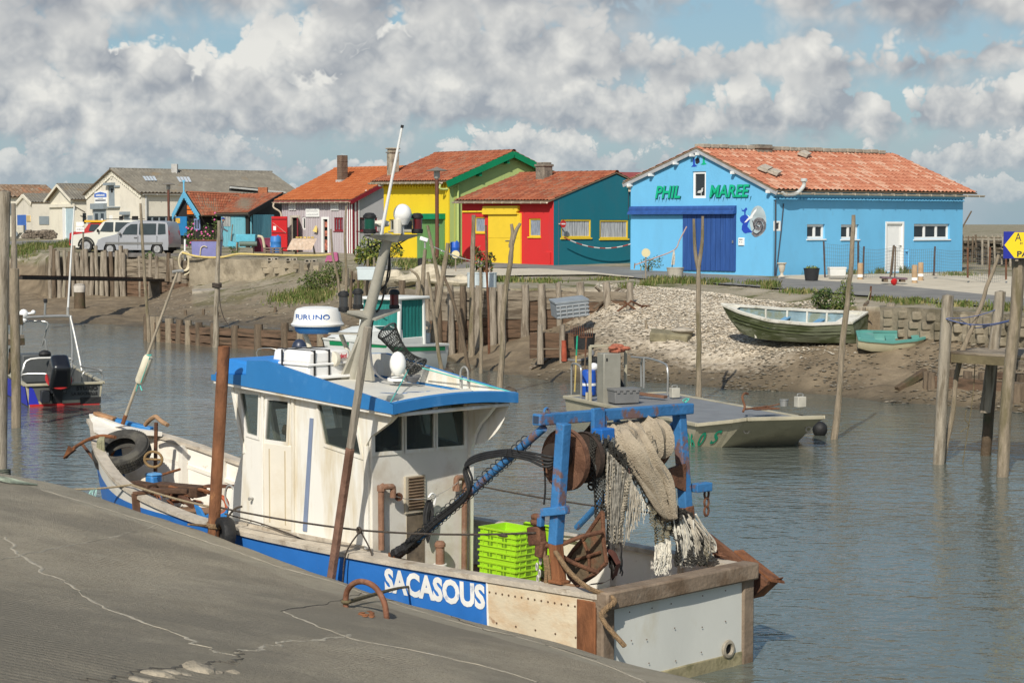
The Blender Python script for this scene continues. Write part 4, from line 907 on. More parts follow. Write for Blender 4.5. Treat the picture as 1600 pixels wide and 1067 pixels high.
def build_trawler():
 t=TR
 XS=[0+i*.15 for i in range(int(LW/.15)+1)]+[LW]
 def skin(k0,k1,nk,x0,x1,sgn,off=0.0):
  xs=[x for x in XS if x0<=x<=x1];rows=[]
  if xs[0]>x0:xs=[x0]+xs
  if xs[-1]<x1:xs.append(x1)
  for x in xs:
   k0x=k0(x)if callable(k0)else k0;k1x=k1(x)if callable(k1)else k1;r=[]
   for j in range(nk+1):
    p=hull_pt(x,lerp(k0x,k1x,j/nk));r.append(V((p[0],sgn*(p[1]+off),p[2])))
   rows.append(r)
  return rows
 wb=lambda x:.035+.12*max(0,min(1,(x-6.5)/2.2))
 for sgn in(1,-1):
  mb=MB();mb.grid(skin(0,wb,2,0,LW,sgn));mb.grid(skin(wb,1,10,1.39 if sgn>0 else 0,LW,sgn),m=1)
  if sgn>0:mb.grid(skin(wb,1,8,0,1.39,sgn,.012),m=2)
  mb.bd('hull_side',[W_HULL,BLUE,M('stained_panel',(.70,.60,.43),.6,.1,1.5,.2,18,s1=((.50,.27,.10),.75,1.8,.5,.25),s2=((.28,.12,.05),.6,4.5,.66,.06),st_=(1,1,1.6))],t,lo=True,ang=50)
 mb=MB();mb.add([V((0,0,-.5))]+[V((0,s*hull_pt(0,k)[1],hull_pt(0,k)[2]))for s in(1,)for k in(0,.2,.4,.6,.8,1)]+[V((0,-hull_pt(0,k)[1],hull_pt(0,k)[2]))for k in(1,.8,.6,.4,.2,0)],[tuple(range(1,13))]);mb.bd('stern_plate',BROWNF,t,lo=True,sh=False)
 b0,s0=1.10,.985
 mb=MB();mb.box((-.03,0,s0-.055),(.20,2*b0+.03,.17));mb.bd('transom_rail',BROWNF,t,lo=True,bevel=.02)
 for s in(1,-1):
  mb=MB();mb.box((-.025,s*(b0-.07),.36),(.09,.17,1.09));mb.bd('transom_post',BROWNF,t,lo=True,bevel=.02)
 mb=MB();mb.box((.14,b0-.0,.42),(.24,.05,.98));mb.bd('corner_plate',RUST_O,t,lo=True,bevel=.012)
 mb=MB();rows=[]
 for i in range(17):
  y=lerp(b0-.15,-b0+.15,i/16);rows.append([V((-.035-.010*vn(y*2.3,z*.7)-.006*sin(y*5),y,z))for z in[lerp(.10,.90,j/8)for j in range(9)]])
 mb.grid(rows);mb.bd('transom_panel',M('panel_grey_white',(.62,.62,.56),.45,.05,1.5,.05,12,s1=((.50,.45,.32),.5,2.2,.56,.15),st_=(1,1,.5)),t,lo=True)
 mb=MB();mb.box((-.03,0,.03),(.05,2*b0-.3,.20));mb.bd('boot_strip',M('wet_scum',(.30,.26,.15),.7,.3,4,.3,20,s1=((.14,.13,.06),.7,5,.5)),t,lo=True,bevel=.01)
 mb=MB();
 for y in(.75,.45,.1,-.3,-.7):
  for z in(.78,.5,.22):mb=MB();mb.lathe([(.007,0),(.007,.004),(0,.006)],(-.052+jit(.002),y+jit(.05),z+jit(.03)),6,R=RM(-PI/2,3,'Y'));mb.bd('bolt',M('rusty_bolt',(.12,.07,.04),.8),t,lo=True)
 Ry=RM(-PI/2,3,'Y')
 mb=MB();mb.lathe([(.055,.0),(.085,.0),(.095,.012),(.085,.03),(.06,.034),(.052,.02),(.05,-.03)],(-.045,-.72,.19),20,R=Ry);sc=mb.bd('drain_ring',M('galv_ring',(.33,.29,.22),.6,.3,9,.3),t,lo=True)
 mb=MB();mb.lathe([(.052,0),(0,.001)],(-.05,-.72,.19),16,R=Ry);mb.bd('drain_hole',M('black_hole',(.006,.006,.006),.9),sc,lo=True)
 for sgn in(1,-1):
  rows=[]
  for x in XS:
   b,s=HB(x),HS(x);w=.13
   o=max(.0,b+.03);i=max(0,b-w)
   q=[(o,s-.05),(o,s),(i,s),(i,s-.05),(o,s-.05)]
   rows.append([V((x,sgn*y,z))for y,z in q])
  mb=MB();mb.grid(rows);mb.bd('cap_rail',CAPM,t,lo=True,ang=40)
  xs=[x for x in XS if x<=10.2];rows=[]
  for x in xs:
   b,s=HB(x),HS(x);i=max(.02,b-.07);zd=.42 if x<6 else lerp(.42,.62,min(1,(x-6)/1.5))
   r=[]
   for z in(s-.03,lerp(s,zd,.25),lerp(s,zd,.5),lerp(s,zd,.75),zd-.03):
    p=hull_pt(x,(s-z)/(s+.5));r.append(V((p[0]-.02,sgn*max(.012,p[1]-.07),z)))
   rows.append(r)
  mb=MB();mb.grid(rows);mb.bd('bulwark',W_HULL,t,lo=True)
  rows=[]
  for x in[x for x in xs if 5.6<x<9.9]:
   b,s=HB(x),HS(x);z=s-.28;i=max(.04,hull_pt(x,.28/(s+.5))[1]-.07)
   rows.append([V((x,sgn*i,z)),V((x,sgn*(i-.045),z)),V((x,sgn*(i-.045),z-.05)),V((x,sgn*i,z-.05))])
  mb=MB();mb.grid(rows);mb.bd('stringer',W_HULL,t,lo=True,sh=False)
  for x in(.9,1.9,6.4,7.2,8.0,8.7,9.3):
   b,s=HB(x),HS(x);mb=MB();p=hull_pt(x,(s-.5)/(s+.5));mb.bar((x,sgn*(b-.10),s-.05),(p[0],sgn*max(.05,p[1]-.12),.5),.10,.09,up=(1,0,0));mb.bd('hull_frame',W_HULL,t,lo=True,sh=False)
 mb=MB();rows=[]
 for x in[x for x in XS if x<=10.1]:
  zd=.42 if x<6 else lerp(.42,.62,min(1,(x-6)/1.5));b=max(.03,hull_pt(x,(HS(x)-zd)/(HS(x)+.5))[1]-.06);rows.append([V((x,b*k,zd))for k in(1,.5,0,-.5,-1)])
 mb.grid(rows);mb.bd('deck',M('deck_rusty',(.20,.11,.06),.85,.4,1.8,.4,18,s1=((.10,.14,.25),.6,1.1,.55),s2=((.45,.40,.32),.5,3,.6)),t,lo=True)
 mb=MB();rows=[[V((x,HB(x)-.10,HS(x)-.012)),V((x,.97,HS(x)-.012))]for x in XS if 2.9<=x<=6.2];mb.grid(rows);mb.bd('side_deck',CAPM,t,lo=True)
 mb=MB();mb.prism([V((LW-.75,-.03,1.70)),V((LW+.06,-.03,1.80)),V((LW+.02,-.03,1.66)),V((LW-.12,-.03,1.2)),V((LW-.55,-.03,.1)),V((LW-.8,-.03,.1)),V((LW-.35,-.03,1.2)),V((LW-.25,-.03,1.6))],(0,.06,0));mb.bd('stem',W_HULL,t,lo=True,sh=False)
 mb=MB();rows=[]
 for x in(9.8,9.95,10.1,10.3,10.5):b=HB(x)-.02;z=HS(x)+.005;rows.append([V((x,b*k,z+.03*(1-k*k)))for k in(1,.5,0,-.5,-1)])
 rows[0]=[V((9.8-.25*abs(k),q.y,q.z))for k,q in zip((1,.5,0,-.5,-1),rows[0])]
 mb.grid(rows);mb.grid([[q-V((0,0,.06))for q in r][::-1]for r in rows]);mb.grid([rows[0],[q-V((0,0,.06))for q in rows[0]]]);mb.bd('foredeck',W_HULL,t,lo=True)
 mb=MB();mb.bar((9.75,-.42,1.625),(10.35,-.12,1.75),.10,.05);mb.bd('toe_strip',BLUE_R,t,lo=True,bevel=.01)
 mb=MB();mb.bar((10.2,-.12,1.75),(10.5,.0,1.82),.10,.045);mb.bd('toe_strip',M('toe_brown',(.36,.20,.10),.8,.3,5),t,lo=True,bevel=.01)
 mb=MB()
 for i in range(14):
  for kk in(.10,.30,.5):
   if kk!=.10 and i%3:continue
   x=.28+i*.083;p=hull_pt(x,kk);mb=MB();mb.lathe([(.011,0),(.008,.008),(0,.009)],(p[0],p[1]+.013,p[2]),6,R=RM(-PI/2,3,'X'));mb.bd('bolt',M('rusty_bolt',(.12,.07,.04),.8),t,lo=True)
 mb=TM('SACASOUS',1,W_CAB,'n',None,(0,0,0),(1,0,0),(0,0,1),bold=.045,off=0)
 xs_=[v.x for v in mb.v];x0,x1=min(xs_),max(xs_);hmx=max(v.y for v in mb.v);XA,XB,HT=2.87,1.43,.235
 bm=bmesh.new();vv=[bm.verts.new(v)for v in mb.v]
 for f in mb.f:
  try:bm.faces.new([vv[i]for i in f])
  except ValueError:pass
 bmesh.ops.subdivide_edges(bm,edges=bm.edges[:],cuts=1);bmesh.ops.triangulate(bm,faces=bm.faces[:]);bm.verts.index_update()
 out=MB();vs=[]
 for v in bm.verts:
  x=lerp(XA,XB,(v.co.x-x0)/(x1-x0));s=HS(x);z=s-.085-HT+HT*(v.co.y/hmx)*(1)+.0
  k=(s-z)/(s+.5);p=hull_pt(x,k);vs.append(V((x,p[1]+.006,z)))
 out.add(vs,[tuple(v.index for v in f.verts)for f in bm.faces]);bm.free()
 out.bd('name_lettering',M('letter_white',(.80,.79,.74),.6,.1,6,s1=((.2,.3,.5),.5,7,.62,.05)),t,lo=True,sh=False)
 mb=TM('LA ROCHELLE',.16,W_CAB,'n',None,(0,0,0),(1,0,0),(0,0,1),bold=.005,off=0);out=MB();k0=max(v.x for v in mb.v)
 out.add([V((lerp(2.5,1.5,v.x/k0),hull_pt(2.1,.46)[1]+.012,.20+v.y))for v in mb.v],mb.f);out.bd('name_lettering',M('letter_white',(.80,.79,.74),.6),t,lo=True,sh=False)
 mb=MB();p=[hull_pt(1.395,k)for k in(.03,.25,.45,.6)];mb.tube([(q[0],q[1]+.008,q[2])for q in p],.012,6);mb.bd('seam_strip',M('letter_white',(.80,.79,.74),.6),t,lo=True)
build_trawler()
def build_wheelhouse():
 t=TR
 class LW_:
  def __init__(s,a,u,n):s.a=V(a);s.u=V(u);s.n=V(n)
  def pt(s,u,z,off=0.0):return s.a+s.u*u+s.n*off+V((0,0,z))
  def box(s,mb,u0,z0,u1,z1,o0,o1,m=0):
   p=[s.pt(u,z,o)for o in(o0,o1)for u,z in((u0,z0),(u1,z0),(u1,z1),(u0,z1))]
   mb.add(p,[(0,1,2,3),(4,5,6,7),(0,1,5,4),(1,2,6,5),(2,3,7,6),(3,0,4,7)],m)
 def panel(name,W,outline,holes,th,mat):
  pts,tr=FP(outline,holes);mb=MB();n=len(pts)
  vs=[W.pt(u,z)for u,z in pts]+[W.pt(u,z,-th)for u,z in pts];fs=[]
  for f in tr:
   a,b,c=(vs[i]for i in f);f=f if(b-a).cross(c-a).dot(W.n)>0 else f[::-1];fs.append(f);fs.append(tuple(i+n for i in f[::-1]))
  mb.add(vs,fs)
  for poly in[outline]+list(holes):
   k=len(poly);mb.add([W.pt(u,z)for u,z in poly]+[W.pt(u,z,-th)for u,z in poly],[(i,(i+1)%k,k+(i+1)%k,k+i)for i in range(k)])
  return mb.bd(name,mat,t,lo=True,sh=False)
# port wall: coordinates (6.05 - x, z)
 YW=1.0;Wp=LW_((6.05,YW,0),(-1,0,0),(0,1,0));cv=lambda l:[(6.05-x,z)for x,z in l]
 def rnd(poly,r=.03):return poly
 bracket=[(2.97,2.47),(2.97,2.43),(3.10,2.33),(3.26,2.24),(3.40,2.16),(3.48,2.06),(3.50,1.95)]
 out=cv([(6.02,.95),(5.93,1.25),(5.74,1.70),(5.66,1.93),(5.72,2.15),(5.90,2.60)]+bracket+[(3.50,.95)])[::-1]
 w1=cv([(5.72,2.47),(5.37,2.47),(5.40,2.00),(5.60,2.02)]);w2=cv([(5.20,2.43),(4.82,2.43),(4.86,1.98),(5.25,1.98)]);w3=cv([(4.30,2.44),(3.70,2.43),(3.50+.06,1.95),(4.17,2.02)])
 panel('port_wall',Wp,out,[w1,w2,w3],.05,W_CAB)
 def glaze(W,poly,wname='cabin_window',rim=.02,mat=W_CAB,off=-.02):
  c=(sum(p[0]for p in poly)/len(poly),sum(p[1]for p in poly)/len(poly));o2=[(c[0]+(p[0]-c[0])*(1+rim*2/abs(max(.15,max(q[0]for q in poly)-c[0]))),c[1]+(p[1]-c[1])*(1+rim*2/max(.15,max(q[1]for q in poly)-c[1])))for p in poly]
  mb=MB();k=len(poly)
  mb.add([W.pt(u,z,.012)for u,z in o2]+[W.pt(u,z,.012)for u,z in poly]+[W.pt(u,z,.0)for u,z in o2]+[W.pt(u,z,-.015)for u,z in poly],[(i,(i+1)%k,k+(i+1)%k,k+i)for i in range(k)]+[(i,(i+1)%k,2*k+(i+1)%k,2*k+i)for i in range(k)]+[(k+i,k+(i+1)%k,3*k+(i+1)%k,3*k+i)for i in range(k)])
  f=mb.bd(wname,mat,t,lo=True,sh=False);g=MB();g.prism([W.pt(u,z,off)for u,z in poly],W.n*.008);g.bd('pane',BGLASS,f,lo=True,sh=False)
 for w in(w1,w2,w3):glaze(Wp,w)
 mb=MB()
 for a,b in(((5.30,.98),(5.28,2.50)),((4.74,.98),(4.72,2.49)),((5.29,2.50),(4.72,2.49))):mb.bar(Wp.pt(6.05-a[0],a[1],.015),Wp.pt(6.05-b[0],b[1],.015),.03,.04,up=(1,0,.01))
 mb.bd('door_frame',W_CAB,t,lo=True,sh=False,bevel=.006)
 mb=MB();Wp.box(mb,6.05-5.27,1.0,6.05-4.76,1.94,.001,.016);d=mb.bd('sliding_door',M('door_cream',(.76,.71,.60),.5,.06,1.3,.1,12,s1=((.58,.45,.25),.45,1.5,.52,.2)),t,lo=True,sh=False,bevel=.006)
 mb=MB();Wp.box(mb,6.05-5.17,1.05,6.05-5.155,1.88,.016,.022);Wp.box(mb,6.05-4.88,1.05,6.05-4.865,1.88,.016,.022);mb.bd('door_seam',M('seam_tan',(.5,.42,.28),.7),d,lo=True,sh=False)
 mb=MB();mb.lathe([(.014,0),(.014,.05),(.02,.05),(.02,.06),(0,.06)],Wp.pt(6.05-5.50,1.28,0),10,R=RM(-PI/2,3,'X'));mb.bd('door_knob',STEEL,t,lo=True)
 mb=MB();mb.prism([Wp.pt(6.05-4.57,1.02,.004),Wp.pt(6.05-4.50,1.02,.004),Wp.pt(6.05-4.37,2.28,.004),Wp.pt(6.05-4.43,2.28,.004)],(0,.008,0));mb.bd('rubbing_strip',M('strip_slate',(.20,.25,.36),.5,.1,3),t,lo=True,sh=False)
 mb=MB()
 for z in(.995,):Wp.box(mb,.05,.945,6.05-3.5,.985,.0,.03)
 mb.bd('base_moulding',CAPM,t,lo=True,sh=False)
# starboard wall (same outline) and its wing
 YS=-.45;Ws=LW_((6.05,YS,0),(-1,0,0),(0,-1,0))
 out2=cv([(6.02,.45),(5.93,1.25),(5.74,1.70),(5.66,1.93),(5.72,2.15),(5.90,2.60)]+[(2.97,2.47),(2.97,2.43),(3.10,2.30),(3.22,2.20),(3.30,2.08),(3.36,1.9)]+[(3.38,.45)])[::-1]
 panel('starboard_wall',Ws,out2,[w1,w2,w3],.05,W_CAB)
 for w in(w1,w2,w3):glaze(Ws,w)
 mb=MB()
 rows=[]
 for i in range(9):
  a=i/8;x=2.98+.4*(1-cos(a*PI/2));z=lerp(2.44,1.95,sin(a*PI/2));rows.append([V((x,lerp(-.63,-.45,min(1,a*1.2)),z)),V((3.42,-.46,z))])
 mb.grid(rows);mb.bd('roof_bracket',W_CAB,t,lo=True)
# aft wall at x = 3.40 ; u = 1.0 - y
 Wa=LW_((3.40,.98,0),(0,-1,0),(-1,0,0));WWd=1.43
 wa=[[(.03,1.99),(.41,1.98),(.41,2.44),(.03,2.44)],[(.47,1.98),(.86,1.97),(.86,2.44),(.47,2.44)],[(.92,1.97),(1.31,1.96),(1.31,2.43),(.92,2.43)]]
 panel('aft_wall',Wa,[(0,.45),(WWd,.45),(WWd,2.58),(0,2.58)],wa,.05,W_AFT)
 for w in wa:glaze(Wa,w)
 mb=MB();mb.tube([V((3.47,1.0,.96)),V((3.47,1.0,2.05))],.035,10);mb.bd('corner_trim',W_CAB,t,lo=True)
# front wall, floor inside kept dark, instruments seen through the glass
 mb=MB();mb.grid([[V((x,1.0,z)),V((x,-.45,z))]for x,z in((6.0,.45),(5.93,1.25),(5.70,1.80))]);mb.grid([[V((x,1.0,z)),V((x,-.45,z))]for x,z in((5.86,2.5),(5.90,2.62))])
 for y in(.98,.5,.03,-.43):mb.bar((5.67,y,1.78),(5.88,y,2.52),.06,.05,up=(1,0,0))
 mb.bd('front_wall',W_CAB,t,lo=True,sh=False)
 dk=M('cabin_dark',(.09,.082,.072),.8,.3,3)
 mb=MB();mb.box((4.7,.27,1.30),(2.4,1.3,.04));mb.bd('cabin_floor',dk,t,lo=True)
 mb=MB();mb.box((4.95,.2,1.85),(.7,1.0,.35));mb.box((4.35,-.1,2.1),(.25,.5,.4));mb.bd('console',M('console_brown',(.07,.055,.045),.6,.3,4),t,lo=True,bevel=.02)
 mb=MB();mb.box((4.02,.62,2.22),(.32,.30,.30));mb.bd('instrument_screen',M('screen_grey',(.16,.17,.16),.4,.2,4),t,lo=True,bevel=.02)
 mb=MB();mb.tube([(5.0,.55,1.9),(5.12,.5,2.5)],.03,8);mb.tube([(4.95,.55,2.03),(5.25,.75,2.07)],.06,8);mb.bd('chart_roll',M('paper_brown',(.26,.15,.07),.7),t,lo=True)
 mb=MB();mb.box((5.55,.55,2.38),(.16,.35,.2));mb.bd('radio_box',M('box_cream',(.5,.47,.4),.6),t,lo=True,bevel=.01)
# roof
 rz=lambda x,y:lerp(2.47,2.63,(x-2.95)/3.15)+.055*(1-((y-.21)/.85)**2)
 mb=MB();top=[[V((x,y,rz(x,y)))for y in[lerp(1.06,-.63,j/10)for j in range(11)]]for x in[lerp(2.95,6.12,i/10)for i in range(11)]]
 mb.grid(top);mb.grid([[q-V((0,0,.05))for q in r][::-1]for r in top])
 rf=mb.bd('roof',M('roof_white',(.62,.60,.53),.55,.06,2,.08,16,s1=((.45,.42,.35),.5,2,.55,.2)),t,lo=True)
 edge=[V((6.12,1.07,2.585)),V((2.95,1.07,2.43))];mb=MB();mb.bar(*edge,.06,.05);mb.bar((2.96,1.0,2.425),(2.96,-.6,2.425),.05,.04);mb.bd('drip_moulding',W_CAB,t,lo=True,sh=False,bevel=.01)
 def rim(y0,y1,nm):
  sg=1 if y0>0 else-1
  side=[(6.14,2.60),(6.14,2.665),(5.46,2.70),(5.44,2.86),(5.10,2.88),(2.90,2.545),(2.90,2.44)]
  a=[V((x,y0,z))for x,z in side];mb=MB();mb.prism(a,(0,y1-y0,0));mb.bd(nm,[BLUE_R],t,lo=True,sh=False)
  mb=MB();mb.prism([V((x,y1+(y1-y0)*.02,z-.006))for x,z in side[1:-1]]+[V((2.93,y1,2.5)),V((6.1,y1,2.66))],(0,(y1-y0)*.25,0));mb.bd('rim_lining',W_CAB,t,lo=True,sh=False)
 rim(1.115,1.075,'blue_rim');rim(-.68,-.64,'blue_rim')
 mb=MB();rows=[]
 for i in range(11):
  y=lerp(1.115,-.68,i/10);c=.05*(1-(abs(y-.21)/.9)**2);rows.append([V((2.89,y,2.44+c)),V((2.89,y,2.55+c)),V((2.95,y,2.56+c)),V((2.95,y,2.44+c))])
 mb.grid(rows);mb.bd('blue_rim',BLUE_R,t,lo=True)
 mb=MB();mb.prism([V((6.14,1.1,2.66)),V((5.46,1.1,2.69)),V((5.50,1.06,2.84)),V((5.95,1.0,2.86))],(0,-1.72,0));mb.bd('front_spoiler',M('tarp_blue',(.03,.22,.60),.45,.1,3,.2,6),t,lo=True,bevel=.03)
 mb=MB();pr=M('paint_blue_faded',(.16,.27,.50),.7)
 for x,y,L,r in((3.75,.45,.22,.3),(3.62,.35,.18,-1.0),(3.66,.15,.2,.9),(3.6,.02,.22,-.8),(3.58,-.15,.2,.7),(3.56,-.3,.18,-.9),(3.55,-.42,.14,.2)):
  c=V((x,y,rz(x,y)+.004));d=V((cos(r),sin(r),0))*L/2;s=V((-d.y,d.x,0)).normalized()*.022
  mb.add([c-d-s,c+d-s,c+d+s,c-d+s],[(0,1,2,3)])
 mb.bd('roof_paint',pr,rf,lo=True,sh=False)
# mast
 mz=V((4.95,0,2.60));mt=V((4.27,0,4.28));md=(mt-mz).normalized()
 mb=MB();mb.tube([mz,mz.lerp(mt,.4),mt],[.075,.068,.055],12);mb.bd('mast',MASTM,t,lo=True)
 mb=MB();mb.prism([V((5.12,-.02,2.62)),V((4.55,-.02,2.62)),V((4.66,-.02,3.22)),V((4.76,-.02,3.22))],(0,.04,0));mb.prism([V((4.97,.17,2.62)),V((4.97,-.17,2.62)),V((4.74,-.06,3.15)),V((4.74,.06,3.15))],(-.04,0,0));mb.bd('mast_gusset',MASTM,t,lo=True,sh=False)
 mb=MB()
 q=V((4.70,-.06,3.40));mb.prism([q+V((.06,.36,0)),q+V((-.06,.36,0)),q+V((-.12,0,-.10)),q+V((-.06,-.42,0)),q+V((.06,-.42,0)),q+V((.12,0,-.10))],(0,0,.025));mb.bd('light_bracket',MASTM,t,lo=True,sh=False)
 mb=MB();q=V((4.27,-.05,4.28));rows=[]
 for y in(.36,.30,.12,0,-.12,-.34,-.42):w=.06+.08*(1-abs(y)/.42);d=.09*(1-abs(y)/.42);rows.append([q+V((w,y,.0)),q+V((w*.6,y,-d)),q+V((-w*.6,y,-d)),q+V((-w,y,.0)),q+V((w,y,0))])
 mb.grid(rows);mb.add([r[0]for r in rows]+[r[3]for r in rows][::-1],[tuple(range(14))]);mb.bd('masthead_plate',MASTM,t,lo=True,sh=False)
 def lamp(c,col,nm,r=.055):
  mb=MB();mb.lathe([(r,0),(r*1.1,.02),(r*1.1,.05),(r*.85,.055)],c,14);mb.lathe([(r*.95,.17),(r*1.15,.175),(r*1.15,.20),(r*.7,.23),(0,.235)],c,14);mb.lathe([(r*.3,.05),(r*.3,.18)],c,8);o=mb.bd(nm,BLACKR,t,lo=True)
  mb=MB();mb.lathe([(r*.92,.05),(r*.92,.172)],c,14);mb.bd('lens',M('lens_'+col[0],col[1],.15,.1,3,spec=.7),o,lo=True)
 g_,r_,w_=('green',(.0,.06,.035)),('red',(.10,.006,.008)),('clear',(.05,.05,.05))
 for y,col,dz in((.33,w_,0),(.12,w_,.02),(-.42,r_,0)):lamp(V((4.70,y-.02,3.415+dz)),col,'navigation_lamp')
 lamp(V((4.27,.28,4.29)),g_,'navigation_lamp',.065);lamp(V((4.27,-.42,4.29)),r_,'navigation_lamp',.06)
 mb=MB();mb.lathe([(.02,0),(.02,.1),(.05,.12)],(4.27,-.20,4.28),10);mb.ball((4.27,-.20,4.51),(.105,.105,.115),18);mb.lathe([(.06,0),(.085,.05)],(4.27,-.20,4.39),14);mb.bd('gps_dome',M('dome_white',(.78,.77,.73),.4,.03),t,lo=True)
 mb=MB();mb.tube([(4.3,-.02,4.40),(4.32,.04,4.405),(4.42,.12,4.40)],[.03,.045,.03],10);mb.lathe([(.05,0),(.05,.16)],(4.27,-.13,4.29),10);mb.bd('horn',M('horn_cream',(.62,.58,.48),.5),t,lo=True)
 mb=MB();a=V((4.30,.09,4.28));b=bl(628,200,1,.0);mb.tube([a,a.lerp(b,.3),b],[.022,.018,.014],8);mb.tube([b,b+(b-a).normalized()*.03],.018,8,m=1);mb.bd('whip_aerial',[M('aerial_white',(.75,.75,.72),.4),BLACKR],t,lo=True)
 mb=MB();mb.tube([(4.30,-.1,4.25),(4.33,-.25,4.12),(4.45,-.25,4.15),(4.32,-.38,4.26)],.008,5);mb.tube(SP([(4.33,-.06,4.25),(4.40,-.10,3.9),(4.55,-.12,3.5),(4.68,-.10,3.3),(4.72,-.09,2.9)]),.012,5);mb.tube(SP([(4.30,.28,4.24),(4.36,.2,4.14),(4.34,.05,4.2)]),.008,5);mb.tube(SP([(4.36,-.08,4.2),(4.46,-.16,3.8),(4.60,-.09,3.6)]),.009,5)
 mb.bd('mast_cable',BLACKR,t,lo=True)
 rc=V((5.42,.12,3.165));mb=MB();mb.lathe([(.27,.05),(.30,.055),(.31,.075),(.29,.095),(.28,.12),(.262,.225),(.24,.255),(.16,.275),(0,.283)],rc,36);rd=mb.bd('radar_dome',M('radar_white',(.80,.79,.74),.4,.03,2),t,lo=True)
 mb=MB();mb.lathe([(.0,-.03),(.23,-.03),(.26,.0),(.27,.05)],rc,36);mb.bd('radar_base',M('radar_blue',(.02,.13,.33),.45,.1),rd,lo=True)
 mb=TM('FURUNO',.088,None,'n',None,(0,0,0),(1,0,0),(0,0,1),bold=.0012,off=0,sx=1.3);wd=max(v.x for v in mb.v);out=MB();cdir=(CAMP-bw(*rc));a0=math.atan2(cdir.dot(B_Y),cdir.dot(B_X))
 out.add([V((rc.x+.277*cos(a0-.30+(v.x-wd/2)/.277),rc.y+.277*sin(a0-.30+(v.x-wd/2)/.277),rc.z+.135+v.y))for v in mb.v],mb.f);out.bd('lettering',M('radar_letter_blue',(.01,.12,.45),.5),rd,lo=True,sh=False)
 mb=MB();mb.prism([V((5.62,.22,3.12)),V((5.62,.0,3.12)),V((4.74,-.06,3.14)),V((4.74,.08,3.14))],(0,0,.02));mb.bd('radar_bracket',MASTM,t,lo=True,sh=False)
 for a,b in(((5.55,.2,3.12),(5.30,.2,2.66)),((5.2,-.05,3.12),(4.98,-.12,2.66))):
  mb=MB();mb.tube([a,b],.028,8);mb.bd('radar_strut',M('strut_cream',(.58,.54,.42),.5),t,lo=True)
 mb=MB();mb.lathe([(.0,0),(.075,.0),(.085,.02),(.085,.06),(.05,.075),(0,.08)],(4.98,.19,2.86),16,R=RM(-PI/2,3,'X'));mb.tube([(4.98,.2,2.86),(4.98,.15,2.62)],.015,6);mb.bd('deck_light',M('horn_cream',(.62,.58,.48),.5),t,lo=True)
 mb=MB();mb.ball((4.22,-.08,2.83),(.10,.09,.14),14);mb.lathe([(.12,0),(.12,.03),(.05,.05)],(4.22,-.08,2.64),14);mb.bd('search_light',M('radar_white',(.80,.79,.74),.4),t,lo=True)
 mb=MB();
 for k in range(5):mb.tube([V((4.20+.12*cos(a),-.17+.14*sin(a)*(1+.1*k),2.63+.012*k+.01*sin(3*a)))for a in[2*PI*i/16 for i in range(16)]],.009,5,closed=True)
 mb.tube(SP([(4.62,.0,3.2),(4.55,.02,2.8),(4.4,-.02,2.65),(4.25,-.1,2.66)]),.012,5);mb.bd('cable_coil',M('cable_grey',(.15,.15,.15),.6),t,lo=True)
 mb=MB();mb.tube(SP([(3.6,-.58,2.58),(3.6,-.58,2.75),(3.66,-.58,2.8),(3.72,-.58,2.74),(3.72,-.58,2.56)]),.012,6);mb.bd('roof_hook',STEEL,t,lo=True)
# aft wall fittings
 mb=MB();Wa.box(mb,.44,1.29,.72,1.69,.0,.03);Wa.box(mb,.47,.62,.73,1.28,.001,.006);v=mb.bd('louvre_frame',M('louvre_cream',(.50,.44,.33),.7,.15,3),t,lo=True,sh=False)
 mb=MB()
 for i in range(11):
  z=lerp(1.32,1.65,i/10);mb.add([Wa.pt(.47,z,.034),Wa.pt(.69,z,.034),Wa.pt(.69,z+.022,.05),Wa.pt(.47,z+.022,.05),Wa.pt(.47,z+.03,.032),Wa.pt(.69,z+.03,.032)],[(0,1,2,3),(3,2,5,4)])
 mb.bd('louvre_blades',M('louvre_brown',(.20,.14,.09),.75,.3,6),v,lo=True,sh=False)
 mb=MB();Wa.box(mb,.47,.60,.72,1.27,.006,.010);mb.bd('dark_panel',M('panel_dark_brown',(.20,.16,.11),.85,.35,3,.2,10,s1=((.08,.065,.05),.8,2.5,.5)),t,lo=True,sh=False)  # dark brown mottled panel below the louvre
 pr_=M('pipe_rust',(.24,.13,.08),.75,.3,6,.4,24,s1=((.35,.33,.28),.5,5,.55))
 mb=MB();mb.tube(SP([Wa.pt(.07,.95,.06),Wa.pt(.07,1.58,.06),Wa.pt(.08,1.62,.08),Wa.pt(.17,1.62,.10),Wa.pt(.20,1.60,.10),Wa.pt(.20,1.5,.1)],4),.033,10);mb.lathe([(.045,0),(.045,.06)],Wa.pt(.07,1.58,.06),10);mb.bd('exhaust_pipe',pr_,t,lo=True)
 mb=MB();mb.tube(SP([Wa.pt(1.26,.50,.06),Wa.pt(1.27,1.50,.06),Wa.pt(1.26,1.60,.07),Wa.pt(1.15,1.62,.09),Wa.pt(1.12,1.60,.09),Wa.pt(1.12,1.5,.09)],4),.033,10);mb.lathe([(.045,0),(.045,.06)],Wa.pt(1.12,1.48,.09),10);mb.bd('exhaust_pipe',pr_,t,lo=True)
 mb=MB();mb.tube([Wa.pt(.85,.62,.12),Wa.pt(.85,.92,.12)],.05,12);mb.lathe([(.062,0),(.062,.03),(.04,.06)],Wa.pt(.85,.90,.12),12);mb.bd('stub_pipe',pr_,t,lo=True);mb=MB();mb.lathe([(.075,0),(.075,.05)],Wa.pt(.85,.66,.12),14);mb.bd('pipe_collar',W_CAB,t,lo=True)
